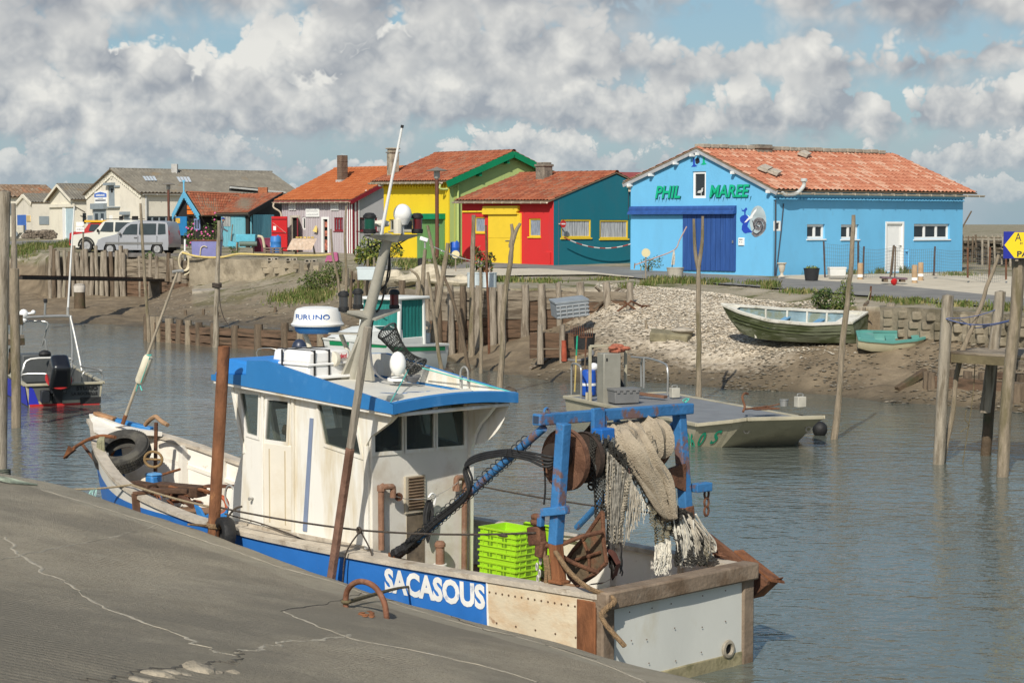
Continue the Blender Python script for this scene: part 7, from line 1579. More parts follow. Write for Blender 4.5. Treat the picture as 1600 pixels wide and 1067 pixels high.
# right hand jetty
def jetty():
 G_='posts of the right hand jetty'
 big_post([(1466,727),(1473,600),(1481,462)],33.9,.105,'thickest pale jetty post, left of the plank deck')
 big_post([(1566,744),(1573,620),(1588,480),(1591,402)],32.2,.105,'right jetty post carrying the yellow arrow sign',mat=STAKE)
 big_post([(1539,721),(1547,620),(1552,540)],35.2,.10,'dark greenish pile under the jetty deck',mat=WOOD_W);big_post([(1552,545),(1558,500),(1563,456)],34.6,.10,'short grey post standing on the back of the jetty deck')
 t=thing('jetty_deck','grey plank landing deck between the right hand posts','landing stage',P(1540,552,33.5));zt_=2.07
 a,b,c,d=G(1484,549,zt_),G(1600,556,zt_),G(1680,543,zt_),G(1520,543.5,zt_);n=9
 for i in range(n):
  mb=MB();f0,f1=(i+.04)/n,(i+.96)/n;q=[a.lerp(d,f0),b.lerp(c,f0),b.lerp(c,f1),a.lerp(d,f1)];mb.prism(q,(0,0,-.04));mb.bd('plank',PLK_G,t,sh=False)
 mb=MB();mb.bar(a+V((.05,-.02,-.12)),b+V((.0,-.02,-.12)),.09,.15);mb.bd('joist',M('joist_olive',(.16,.13,.07),.9,.3,4,.4),t,sh=False);mb=MB();mb.bar(a+V((.02,0,-.14)),d+V((.02,0,-.14)),.09,.16);mb.bd('joist',WOOD_B,t,sh=False)
 mb=MB();mb.bar(P(1575,575,33),P(1575,590,33),.1,.1,up=(0,1,0));mb.bd('hanger',WOOD_B,t,sh=False)
 for k,(y0,z)in enumerate(((562,.16),(582,.14))):mb=MB();mb.bar(P(1586,y0+8,32.6),P(1660,y0+10,32.9),.3,z);mb.bd('lower_beam',WOOD_B if k else PLK_G,t,sh=False)
 t=stake([(1474,712),(1489,640),(1500,560),(1528,490),(1545,440),(1561,398)],34.3,.06,'thin crooked stick leaning across the jetty deck',group=None)
 for o in t.children:pass
 mb=MB();mb.tube(sag(P(1478,498,33.8),P(1590,496,32.3),.12),.010,5);mb.tube(sag(P(1480,497,33.7),P(1560,482,34.6),.06),.008,5);mb.tube(SP([P(1500,500,34),P(1515,508,34.2),P(1530,512,34.3),P(1588,500,32.3)]),.009,5);tr=thing('blue_line','thin blue line strung between the jetty posts','rope',P(1530,498,33.5));mb.bd('line',M('line_blue',(.10,.14,.30),.8),tr)
 mb=MB();mb.tube(SP([P(1524,560,34),P(1520,620,34),P(1508,700,34),P(1503,731,34)]),.009,5);mb.tube(SP([P(1510,640,34),P(1508,655,34),P(1514,665,34),P(1500,675,34)]),.009,5);tr=thing('hanging_rope','frayed rope ends dangling under the jetty to the water','rope',P(1520,560,34));mb.bd('strand',M('rope_olive',(.16,.13,.07),.9,.35,25,.7,60),tr)
 q=P(1568,383,31.95);u=V((1,.06,0)).normalized();nrm=V((.06,-1,0)).normalized();s=31.95/FOC;w,h=76*s,42*s;Rm=Matrix((u,V((0,0,1)),nrm)).transposed()
 t=thing('arrow_sign','blue sign with a yellow arrow and dark lettering on the right jetty post','sign',q)
 mb=MB();mb.box(q+u*w/2,(w,h,.02),R=Rm);mb.bd('plate',M('sign_blue',(.02,.03,.28),.45,.08,4),t,sh=False)
 mb=MB();A_=[(1*s,0),(17*s,20*s),(73*s,20*s),(73*s,-20*s),(17*s,-20*s)];mb.prism([q+u*x+V((0,0,z))+nrm*.012 for x,z in A_],nrm*.006);mb.bd('arrow',M('sign_yellow',(.85,.62,.02),.45,.05),t,sh=False)
 ink=M('sign_ink',(.03,.035,.06),.5)
 TM('A EM',13*s/.7,ink,'lettering',t,q+u*17.5*s+V((0,0,6*s)),u,nrm,off=.02,sx=.82);TM('"',10*s/.7,ink,'lettering',t,q+u*25*s+V((0,0,-6*s)),u,nrm,off=.02);TM('PA',8.5*s/.7,ink,'lettering',t,q+u*20.5*s+V((0,0,-18*s)),u,nrm,off=.02,bold=.004,sx=1.3)
 mb=MB();mb.bar(q+u*22*s-V((0,0,h*.6))-nrm*.03,q+u*22*s+V((0,0,h*.45))-nrm*.03,.05,.04,up=(0,1,0));mb.bd('back_rail',WOOD_G,t,sh=False)
jetty()
t=thing('bank_piling','row of rotten stub piles and a sloping beam at the water edge by the jetty','piling',zpix(1500,610))
for px,a,b,r in((1448,608,580,.10),(1457,610,582,.13),(1486,612,577,.10),(1512,612,580,.12),(1535,612,582,.13),(1590,622,600,.2)):
 q=zpix(px,b+26);mb=MB();log(mb,q-V((0,0,.3)),q+V((0,0,.42)),r,9,.02,.92);mb.bd('pile',WOOD_B,t)
mb=MB();a,b=zpix(1402,612),zpix(1446,592);mb.bar(a+V((0,0,.05)),b+V((0,0,.2)),.18,.16);mb.bd('beam',WOOD_W,t,sh=False,bevel=.01)
mb=MB();a,b=zpix(1460,606),zpix(1600,618);mb.bar(a+V((0,0,.15)),b+V((0,0,.15)),.14,.3);mb.bd('plank',PLK_B,t,sh=False,bevel=.01)
mb=MB();a,b=zpix(1545,592),zpix(1580,593);mb.bar(a+V((0,0,.1)),b+V((0,0,.1)),.1,.16);mb.bd('plank',PLK_B,t,sh=False)
t=thing('timber_pen','small pen of brown beams below the grey fish box on the mud','pen',zpix(870,535))
for i,z in enumerate((.15,.42,.62)):
 a,b=zpix(828,533),zpix(921,531);a.z=b.z=0;y=54.5;mb=MB();plank(mb,(pxat(828,y),y,.45+z),(pxat(922,y+.3),y+.3,.45+z),.25,.12);mb.bd('beam',PLK_B,t)
for px in(844,879):mb=MB();log(mb,(pxat(px,54.3),54.3,.3),(pxat(px,54.3),54.3,1.45),.10,9);mb.bd('post',WOOD_G,t)
mb=MB();log(mb,(pxat(882,54.2),54.2,.4),(pxat(882,54.2),54.2,1.0),.085,9);mb.bd('painted_post',M('post_red',(.33,.07,.035),.8,.3,5),t)
# the other boats
def frame_at(loc,fx,fy):return math.atan2(fy,fx)
def shell(t,L,B,S,K,mo,mi,rail,thick=.06,floor=None,n=28,wl=.62,name='hull',rw=.09,x0=0.0,rake=.25):
 xs=[x0+(L-x0)*i/n for i in range(n+1)]
 def sec(x,off=0.0):
  b,s,k=max(.004,B(x)-off),S(x),K(x)+off;o=[]
  for f in(0,.2,.45,.7,.88,1):
   z=lerp(s,k,f);y=b*(1-(1-wl)*f**1.3)if f<.88 else b*wl*(1-(f-.88)/.12*.85 if f<1 else.12);o.append((x-rake*f*max(0,(x/L-.6)/.4),y,z))
  return o
 mb=MB();rows=[]
 for x in xs:p=sec(x);rows.append([V(q)for q in p]+[V((q[0],-q[1],q[2]))for q in p[::-1]])
 mb.grid(rows);mb.add([V((q.x,q.y,q.z))for q in rows[0]],[tuple(range(12))]);h=mb.bd(name,mo,t,lo=True,ang=45)
 mb=MB();rows=[]
 for x in xs[:-1]:
  xx=max(x,x0+thick);p=sec(xx,thick)
  if floor is not None:p=[(q[0],q[1],max(q[2],floor))for q in p]
  rows.append([V((q[0],q[1],q[2]))for q in p]+[V((q[0],-q[1],q[2]))for q in p[::-1]])
 mb.grid(rows);mb.add(rows[0],[tuple(range(12))]);mb.f=[f[::-1]for f in mb.f];mb.bd('inner_skin',mi,t,lo=True,ang=45)
 for sg in(1,-1):
  mb=MB();rows=[]
  for x in xs:b,s=B(x),S(x);o,i=b+.02,max(0,b-rw);rows.append([V((x,sg*y,z))for y,z in((o,s-.05),(o,s+.012),(i,s+.012),(i,s-.04),(o,s-.05))])
  mb.grid(rows);mb.bd('gunwale',rail,t,lo=True,ang=40)
 mb=MB();b,s=B(x0),S(x0);mb.box((x0+.03,0,s-.01),(.09,2*b,.06));mb.bd('transom_cap',rail,t,lo=True,bevel=.01)
 return h
ALU=M('aluminium',(.43,.39,.28),.5,.12,2.5,.12,14,metal=.05,s1=((.22,.20,.14),.6,1.6,.55,.15));ALU_D=M('aluminium_deck',(.22,.225,.225),.6,.15,2,.15,16,metal=.1);TUBE=M('steel_tube',(.36,.36,.34),.35,.1,4,metal=.5)
GREYP=M('plastic_grey',(.17,.17,.165),.55,.1,3);BLUEP=M('plastic_blue',(.015,.085,.42),.45,.12,3)
def green_boat():
 loc=zpix(1240,533);loc=V((pxat(1345,51.3),51.0,1.05));bow=V((pxat(1132,53.2),53.2,0));d=V((bow.x-loc.x,bow.y-loc.y,0));L=d.length;rz=math.atan2(d.y,d.x)
 t=thing('rowing_boat','old wooden rowing boat with mossy green hull and white gunwale, drawn up on the mud','boat',loc,rz);k=L
 B=lut([(0,.58),(.25*k,.76),(.55*k,.72),(.8*k,.42),(.93*k,.17),(k,.015)]);S=lut([(0,.74),(.3*k,.70),(.6*k,.76),(.85*k,.90),(k,1.02)]);K=lut([(0,.02),(.75*k,.02),(.9*k,.14),(k,.52)])
 moss=M('hull_moss',(.15,.165,.10),.9,.35,2.5,.5,20,st_=(.5,1,2.5),s1=((.055,.07,.022),.9,1.5,.46,.08),s2=((.30,.31,.25),.7,3.5,.56));inn=M('hull_inner_blue',(.22,.32,.36),.85,.3,2.5,.3,20,s1=((.20,.21,.12),.75,2,.5));wr=M('gunwale_white',(.62,.60,.52),.75,.15,4,.3,20,s1=((.35,.33,.24),.7,4,.55))
 shell(t,L,B,S,K,moss,inn,wr,.05,.10,wl=.70,rw=.10)
 for f in(.16,.3,.44,.58,.72):
  for s in(1,-1):x=f*k;b=B(x);mb=MB();mb.bar((x,s*(b-.07),S(x)-.05),(x,s*(b*.68),.14),.05,.05,up=(1,0,0));mb.bd('rib',wr,t,lo=True,sh=False)
 for f,w,m in((.34,.2,'bench_blue'),(.58,.18,'bench_blue')):x=f*k;mb=MB();mb.box((x,0,S(x)-.24),(w,2*B(x)-.14,.04));mb.bd('bench',M('bench_blue',(.13,.30,.48),.8,.25,4),t,lo=True,bevel=.008)
 x=.09*k;mb=MB();mb.box((x,0,S(x)-.06),(.42,2*B(x)-.12,.04));mb.bd('stern_seat',wr,t,lo=True,bevel=.01);mb=MB();rows=[[V((x,B(x)*j-.0,S(x)-.03))for j in(.85,0,-.85)]for x in(.88*k,.94*k,.98*k)];mb.grid(rows);mb.bd('bow_deck',wr,t,lo=True)
 for z in(.22,.42):
  for s in(1,-1):
   mb=MB();rows=[]
   for i in range(15):x=lerp(.02,.9,i/14)*k;b=B(x);f=(S(x)-.05-(S(x)-.12-z*.5))/(S(x)-K(x));y=b*(1-.3*((z*.5+.12)/(S(x)-K(x)))**1.3)+.008;zz=S(x)-.12-z*.5;rows.append(V((x-.1*max(0,(x/L-.6)/.4)*f,s*y,zz)))
   mb.tube(rows,.014,5);mb.bd('plank_seam',moss,t,lo=True)
 mb=MB();mb.tube(SP([(.1,-B(0)+.05,.6),(-.1,-.5,.45),(-.2,-.45,.2)]),.015,5);mb.bd('stern_line',ROPE_D,t,lo=True);t.rotation_euler.x=-.20;t.location.z+=.08
def teal_dinghy():
 loc=V((pxat(1338,50.2),50.0,1.03));d=V((pxat(1444,49.9)-loc.x,-.2,0));L=d.length;t=thing('dinghy','small cream plastic dinghy with teal inside and rim, upright on the mud','boat',loc,math.atan2(d.y,d.x));k=L
 B=lut([(0,.40),(.12*k,.50),(.5*k,.56),(.85*k,.46),(k,.28)]);S=lut([(0,.40),(.5*k,.36),(k,.42)]);K=lut([(0,.08),(.2*k,.0),(.7*k,.0),(k,.16)])
 teal=M('dinghy_teal',(.10,.30,.26),.5,.12,3,.05,12,s1=((.22,.36,.32),.5,3,.55));cr=M('dinghy_cream',(.50,.46,.31),.55,.12,3,.1,14,s1=((.30,.26,.15),.6,3,.55))
 shell(t,L,B,S,K,cr,teal,teal,.05,.10,n=20,wl=.78,rw=.07,rake=.1)
 mb=MB();mb.box((k*.5,0,.25),(.25,.95,.06));mb.bd('thwart',teal,t,lo=True,bevel=.015);mb=MB();rows=[[V((x,B(x)*j,S(x)-.02))for j in(.92,0,-.92)]for x in(.02,.25*k)];mb.grid(rows);mb.bd('end_seat',teal,t,lo=True);mb=MB();mb.grid([[V((x,B(x)*j,S(x)-.02))for j in(.92,0,-.92)]for x in(.80*k,.99*k)]);mb.bd('end_seat',teal,t,lo=True)
 mb=MB();mb.tube(SP([(k,0,.38),(k+.10,-.03,.28),(k+.03,-.06,.12),(k+.12,-.05,.02)]),.02,6);mb.bd('painter',ROPE_G,t,lo=True);t.rotation_euler.x=.20
green_boat();teal_dinghy()
def barge():
 O_=G(1090,663,.47);fx,fy=.37,-.929;rz=math.atan2(fy,fx);t=thing('barge','flat grey aluminium oyster barge with green registration letters moored behind the trawler','boat',(O_.x,O_.y,0),rz)
 W=2.6;Lh=-6.6;zd=.47;Zb=.66
 deck=[(Lh,0,zd-.02),(-.0,0,zd),(.72,.42,Zb-.06),(1.0,.55,Zb),(1.22,W-.5,Zb),(.9,W-.35,Zb-.05),(.1,W,zd),(Lh,W,zd-.02)]
 bot=[(Lh,.10,-.25),(-.7,.12,-.25),(-.15,.42,-.10),(-.05,.50,-.08),(.05,W-.55,-.08),(-.05,W-.45,-.1),(-.7,W-.12,-.25),(Lh,W-.1,-.25)]
 mb=MB();n=8;mb.add([V(p)for p in deck]+[V(p)for p in bot],[(i,(i+1)%n,n+(i+1)%n,n+i)for i in range(n)]+[tuple(range(n,2*n))]);mb.bd('hull',ALU,t,lo=True,sh=False,bevel=.01)
 mb=MB();pts,tr=FP([(p[0],p[1])for p in deck]);zz={(round(p[0],4),round(p[1],4)):p[2]for p in deck};mb.add([V((a,b,zz.get((round(a,4),round(b,4)),zd)))for a,b in pts],tr);mb.bd('deck',ALU_D,t,lo=True,sh=False)
 mb=MB()
 for i in range(n):a,b=V(deck[i]),V(deck[(i+1)%n]);mb.bar(a+V((0,0,-.01)),b+V((0,0,-.01)),.09,.07)
 mb.bd('rubbing_rail',ALU,t,lo=True,sh=False,bevel=.01)
 mb=MB();mb.bar((.80,1.6,.62),(.05,1.5,.02),.05,.03,up=(1,0,0));mb.bd('ramp_rib',ALU,t,lo=True,sh=False)
 for x,y in((.62,.75),(.85,2.0)):
  mb=MB();mb.tube([V((x+.0,y+.06*cos(a),.38+.05*sin(a)))for a in[2*PI*i/10 for i in range(10)]],.018,6,closed=True);mb.bd('mooring_eye',M('eye_rusty_white',(.45,.40,.33),.7,.2,8),t,lo=True)
 gl=M('reg_green',(.015,.30,.17),.7,.25,8)
 for txt,x0,w in(('MN',-1.9,.42),('2096',-.98,.75),('0',.16,.15),('S',.48,.16)):
  mb=TM(txt,1,gl,'n',None,(0,0,0),(1,0,0),(0,0,1),bold=.02,off=0);k=max(v.x for v in mb.v);h=max(v.y for v in mb.v)
  for v in mb.v:
   x,f=x0+v.x/k*w,.30+v.y/h*.42;p=V((lerp(-.7,x,f)if x>0 else x,lerp(.12,0,f),lerp(-.25,zd,f)))
   if x>0:g=x/.72;a,b=V((-.7,.12,-.25)).lerp((-.15,.42,-.10),g),V((0,0,zd)).lerp((.72,.42,.60),g);p=a.lerp(b,f)
   v.x,v.y,v.z=p+V((.004,-.014,0))
  mb.bd('registration',gl,t,lo=True,sh=False)
 def lp(px,py,z):q=G(px,py,z)-V((O_.x,O_.y,0));return V((q.x*fx+q.y*fy,-q.x*fy+q.y*fx,z))
 mb=MB();mb.box((-.9,.06,zd+.10),(.06,.05,.2));mb.bd('cleat_post',ALU,t,lo=True,bevel=.008)
 c=lp(948,628,zd);s=41/FOC;mb=MB();mb.box(c+V((0,.05,60*s*.5+.1)),(.36,.42,1.12));mb.bd('console',M('console_alu',(.33,.315,.26),.45,.12,3,metal=.3),t,lo=True,bevel=.02);mb=MB();mb.box(c+V((.182,-.08,.95)),(.006,.04,.07));mb.bd('keyhole',BLACKR,t,lo=True)
 mb=MB();a=c+V((-.35,-.25,0));b_=c+V((-.35,.62,0));mb.bar(a,a+V((0,0,1.22)),.06,.06,up=(1,0,0));mb.bar(b_,b_+V((0,0,1.22)),.06,.06,up=(1,0,0));mb.bar(a+V((0,0,1.22)),b_+V((0,0,1.22)),.06,.06);mb.bd('frame',ALU,t,lo=True,sh=False,bevel=.008)
 mb=MB()
 for i in range(14):mb.ball(c+V((-.15+jit(.12),.30+jit(.22),1.17+jit(.06))),(.12,.12,.05),8)
 mb.bd('cloth_heap',M('cloth_rust',(.36,.12,.07),.95,.5,8,.5),t,lo=True)
 mb=MB()
 for i in range(5):mb.tube(SP([c+V((-.2,.35,1.15)),c+V((-.25+jit(.1),.38+jit(.1),.75)),c+V((-.25+jit(.1),.42+jit(.1),.3))]),.03,6)
 mb.bd('engine_hoses',BLACKR,t,lo=True)
 def hoop(a,b,h,nm='hand_rail'):
  mb=MB();a,b=V(a),V(b);mb.tube(SP([a,a+V((0,0,h*.8)),a.lerp(b,.15)+V((0,0,h)),a.lerp(b,.85)+V((0,0,h)),b+V((0,0,h*.8)),b],5),.024,8);mb.bd(nm,TUBE,t,lo=True)
 hoop(lp(893,616,zd),lp(908,622,zd),.72);hoop(lp(1002,604,zd),lp(1043,618,zd),.72);mb=MB();q=lp(1006,606,zd);mb.tube([q,q+V((0,0,.75))],.03,8);mb.tube([q+V((-.5,-.1,.72)),q+V((0,0,.72))],.022,8);mb.bd('hand_rail',TUBE,t,lo=True)
 for px in(917,923):q=lp(px,624,zd);mb=MB();mb.tube([q,q+V((0,0,.16))],.035,8);mb.bd('deck_post',ALU,t,lo=True)
 def on(px,py,name,lab,cat,group=None):q=G(px,py,zd+.01);return thing(name,lab,cat,q,rz,group)
 k=on(920,617,'barrel','blue plastic barrel with white band on the barge deck','barrel');mb=MB();mb.lathe([(.0,0),(.155,.0),(.17,.03),(.17,.22)],n=20);mb.lathe([(.172,.22),(.172,.28)],n=20,m=1);mb.lathe([(.17,.28),(.165,.50),(.15,.56),(.12,.58),(0,.58)],n=20);mb.bd('drum',[BLUEP,WHITE],k,lo=True);mb=MB();mb.ball((.0,.12,.64),(.1,.12,.1),10);mb.bd('white_jug',WHITE,k,lo=True)
 k=on(974,629,'tool_box','grey plastic box with toothed lid rim beside the barge console','box');mb=MB();mb.box((0,0,.14),(.40,.58,.28),top=1.05);mb.bd('tub',GREYP,k,lo=True,bevel=.015);mb=MB();mb.box((0,0,.30),(.46,.64,.05));[mb.box((.225,-.22+.15*i,.255),(.015,.07,.06))for i in range(4)];mb.bd('lid',GREYP,k,lo=True,bevel=.008)
 for px,py,lab in((1054,621,'square tin can with handle at the near rail of the barge'),(1250,648,'square tin can with handle on the barge bow corner')):
  k=on(px,py,'tin_can',lab,'tin',None);k.location.z+=.0 if px<1100 else.16
  mb=MB();mb.box((0,0,.11),(.17,.2,.22));mb.bd('can',M('tin_cream',(.45,.43,.36),.5,.15,4),k,lo=True,bevel=.012);mb=MB();mb.tube(SP([(0,-.06,.22),(0,-.06,.27),(0,.06,.27),(0,.06,.22)],3),.012,6);mb.bd('handle',TUBE,k,lo=True)
 k=on(1225,645,'tin_pot','small round tin pot behind the barge bow','pot');k.location.z+=.14;mb=MB();mb.lathe([(0,0),(.08,0),(.09,.12),(.10,.125),(.10,.14),(.08,.14),(.075,.02)],n=14);mb.bd('pot',TUBE,k,lo=True)
 k=on(1180,650,'anchor','rusty anchor lying on the barge bow','anchor');k.location.z+=.12;mb=MB();mb.tube([(.1,-.3,.04),(-.1,.35,.06)],.02,6);mb.tube([(-.05,.3,.05),(.12,.5,.12)],.015,6);mb.bd('shank',RUST,k,lo=True);mb=MB();mb.tube(SP([(.18,-.38,.0),(.1,-.3,.1),(.05,-.33,.28),(.03,-.26,.36),(.02,-.18,.34)]),.025,7);mb.bd('fluke',RUST,k,lo=True);mb=MB();[mb.tube([V((.05+jit(.15),jit(.3)+.2,.03))+V((.04*cos(a),.03*sin(a),0))for a in[2*PI*i/7 for i in range(7)]],.012,4,closed=True)for _ in range(14)];mb.bd('chain',RUST,k,lo=True)['kind']='stuff'
 k=on(1020,622,'wood_plank','short weathered brown plank lying on the barge deck','plank');mb=MB();mb.bar((-.5,-.3,.10),(.35,.15,.05),.14,.06);mb.bd('board',M('plank_red_brown',(.17,.09,.055),.85,.3,5),k,lo=True,sh=False,bevel=.008)
 for px,py,lab,m,h in((898,612,'long fork with green and yellow handle leaning at the barge rail','reg_green',1.55),(912,612,'long rusty fork standing beside the blue barrel on the barge','rust',1.5)):
  k=on(px,py,'oyster_fork',lab,'fork');mb=MB();mb.tube([(0,0,0),(.02,.03,h*.55)],.02,6);mb.bd('shaft',M('shaft_yellow',(.50,.38,.13),.7,.2,6)if m!='rust' else WOOD_B,k,lo=True);mb=MB();mb.tube([(.02,.03,h*.55),(.03,.05,h*.85)],.021,6);mb.bd('grip',MATS[m],k,lo=True);mb=MB();mb.tube([(.03,-.11,h*.85),(.03,.21,h*.85)],.014,5)
  for i in range(7):y=-.11+.32*i/6;mb.tube([(.03,y,h*.85),(.02,y,h*1.0)],.009,4)
  mb.bd('tines',RUST,k,lo=True)
 q=P(1281,682,38.6);k=thing('fender','black ball fender floating beside the barge bow','fender',(q.x,q.y,.12));mb=MB();mb.ball((0,0,0),(.16,.16,.17),16);mb.bd('ball',BLACKR,k,lo=True);mb=MB();mb.tube(SP([(0,0,.16),(-.2,0,.25),(-.45,.05,.3)]),.012,5);mb.bd('lanyard',ROPE_D,k,lo=True)
 q=G(1072,631,zd+.02);k=thing('teal_cleat_rope','small knot of teal cord on the barge edge','rope',q);mb=MB();[mb.tube(SP([(jit(.06),jit(.06),0),(jit(.08),jit(.08),.08),(jit(.08),jit(.08),.12)]),.012,4)for _ in range(5)];mb.bd('cord',TEAL_S,k,lo=True)
barge()
def workboat():
 O_=G(101,633,0);fx,fy=-.40,.917;rz=math.atan2(fy,fx);t=thing('workboat','grey aluminium workboat with tubular arch and blue bow flank at the left posts','boat',O_,rz)
 s=O_.y/FOC;W=.93;zs=.52
 hullb=[(-.02,W),(4.6,W),(5.9,.5),(6.3,0),(5.9,-.5),(4.6,-W),(-.02,-W)]
 mb=MB();top=[V((x,y,zs+.25*max(0,x/6.3)**2))for x,y in hullb];bt=[V((x*.93,y*.86,-.3))for x,y in hullb];n=7;mb.add(top+bt,[(i,(i+1)%n,n+(i+1)%n,n+i)for i in range(n)]);mb.bd('hull',ALU,t,lo=True,sh=False,bevel=.01)
 mb=MB();ins=[V((q.x,q.y*.93,q.z))for q in top];fl=[V((q.x*.97,q.y*.9,.12))for q in top];mb.add(ins+fl,[(i,n+i,n+(i+1)%n,(i+1)%n)for i in range(n)]+[tuple(range(n,2*n))]);mb.bd('cockpit',M('cockpit_dark',(.10,.105,.10),.7,.2,3),t,lo=True,sh=False)
 mb=MB()
 for i in range(n):a,b=top[i],top[(i+1)%n];mb.bar(a,b,.11,.06)
 mb.bd('gunwale',ALU,t,lo=True,sh=False,bevel=.012)
 mb=MB();mb.add([V((-.03,W*.90,.50)),V((-.028,W*.93,.05)),V((-.028,W*.66,.05)),V((-.03,W*.80,.42))],[(0,1,2,3)]);mb.prism([V((0,W+.012,.48)),V((0,W*.93+.012,.02)),V((4.5,W*.93+.012,.02)),V((4.5,W+.012,.5))],(0,.012,0));mb.bd('blue_flank',M('flank_blue',(.025,.035,.42),.5,.1,3),t,lo=True,sh=False)
 mb=MB();mb.box((-.035,0,.02),(.02,2*W*.9,.06));mb.bd('red_waterline',M('waterline_red',(.50,.02,.02),.5),t,lo=True);mb=MB();mb.box((-.04,-.62,.10),(.02,.5,.16));mb.bd('anti_fouling',BLACKR,t,lo=True)
 ink=M('ink_black',(.015,.015,.015),.5)
 TM('STURIO',.135,ink,'lettering',t,(-.04,-.28,.36),(0,-1,0),(-1,0,0),up=(0,0,1),bold=.006,lo=True,off=.004,sx=1.1);TM('LA ROCHELLE',.10,ink,'lettering',t,(-.04,-.16,.24),(0,-1,0),(-1,0,0),up=(0,0,1),bold=.004,lo=True,off=.004)
 k=t;eng=M('engine_black',(.012,.013,.016),.3,.1,3,spec=.6,coat=.3);mb=MB();R=RM(rad(-38),3,'Y')
 c=V((-.38,.18,.82));mb.box(c+R@V((0,0,.08)),(.66,.54,.66),R=R,top=.78);mb.box(c+R@V((0,0,-.27)),(.54,.48,.2),R=R);o=mb.bd('outboard_cowl',eng,k,lo=True,bevel=.13);o.modifiers['bevel'].segments=4
 mb=MB();mb.lathe([(.36,-.21),(.366,-.2),(.36,-.185)],c+R@V((0,0,.0)),24,R=R@Matrix.Diagonal((1.0,.88,1)).to_3x3());mb.bd('cowl_stripe',M('stripe_red',(.4,.03,.03),.4),k,lo=True)
 mb=MB();a=c+R@V((0,0,-.3));b=c+R@V((-.05,0,-1.25));mb.bar(a,b,.24,.34,up=(1,0,0));mb.box(b+R@V((.02,0,.05)),(.55,.22,.05),R=R);mb.lathe([(0,-.3),(.06,-.25),(.075,0),(.05,.22),(0,.25)],b+R@V((0,0,-.15)),12,R=R@RM(PI/2,3,'Y'));mb.bd('outboard_leg',M('engine_grey',(.05,.052,.056),.4,.15,4),k,lo=True,bevel=.02)
 mb=MB();pc=b+R@V((-.28,0,-.15))
 for i in range(3):a_=2*PI*i/3;mb.ball(pc+R@V((0,.13*cos(a_),.13*sin(a_))),(.025,.10,.13),10,R=R@RM(a_,3,'X')@RM(.5,3,'Z'))
 mb.bd('propeller',M('prop_grey',(.13,.13,.13),.4,.1,4),k,lo=True);mb=MB();mb.box((-.10,.18,.48),(.2,.4,.35));mb.box((-.18,.5,.25),(.25,.2,.3));mb.bd('engine_bracket',eng,k,lo=True,bevel=.02)
 def lp(px,py,dY):q=P(px,py,O_.y+dY)-O_;return V((q.x*fx+q.y*fy,-q.x*fy+q.y*fx,q.z))
 def tube(pts,r,nm,m=TUBE):mb=MB();mb.tube(SP(pts,4),r,8);mb.bd(nm,m,t,lo=True)
 tube([lp(128,580,.6),lp(120,540,.9),lp(111,500,1.2),lp(106,494,1.3),lp(60,495,1.7),lp(28,497,2.0)],.035,'arch_tube');tube([lp(112,575,1.0),lp(113,540,1.2),lp(110,500,1.3)],.025,'arch_tube');tube([lp(33,525,2.2),lp(36,505,2.2),lp(50,502,2.2),lp(74,504,2.2),lp(71,520,2.2),lp(66,540,2.3),lp(70,530,2.2),lp(73,547,2.2)],.022,'arch_tube')
 tube([lp(34,590,.4),lp(36,578,.4),lp(48,561,.5),lp(108,560,.5),lp(112,566,.5)],.035,'stern_rail');tube([lp(34,596,.3),lp(36,585,.3),lp(76,585,.3),lp(79,597,.3)],.022,'stern_rail');tube([lp(128,598,.2),lp(131,582,.2),lp(152,580,.4),lp(159,584,.5),lp(160,592,.5)],.022,'stern_rail');tube([lp(126,572,.6),lp(152,577,.8),lp(160,580,.8)],.02,'stern_rail')
 mb=MB();q=lp(55,575,2.2);mb.box(q+V((0,0,.0)),(.55,.75,.75));mb.bd('console',M('console_slate',(.075,.08,.08),.5,.15,3),t,lo=True,bevel=.05);mb=MB();q=lp(70,553,1.7);mb.ball(q,(.13,.16,.1),12);mb.bd('seat_bag',BLACKR,t,lo=True)
 mb=MB();q=lp(37,491,1.9);mb.ball(q,(.12,.12,.13),14);mb.tube([q,lp(52,489,1.9)],.03,8);mb.ball(lp(52,488,1.9),(.06,.06,.06),10);mb.lathe([(.09,-.16),(.07,-.08)],q,12);mb.bd('search_light',WHITE,t,lo=True)
 mb=MB();a=lp(70,493,1.6);mb.tube([a,lp(71,472,1.6)],.03,8);mb.bd('mast_stub',TUBE,t,lo=True);mb=MB();q=lp(71,470,1.6);mb.box(q,(.09,.09,.10));mb.bd('stern_lamp',BLACKR,t,lo=True,bevel=.015)
 tube([lp(106,494,1.3),lp(106,480,1.3)],.035,'aerial_foot',STEEL);mb=MB();mb.tube([lp(106,487,1.3),lp(111,400,1.3),lp(116,323,1.3)],[.026,.022,.016],8);mb.bd('whip_aerial',M('aerial_white',(.75,.75,.72),.4),t,lo=True)
workboat()
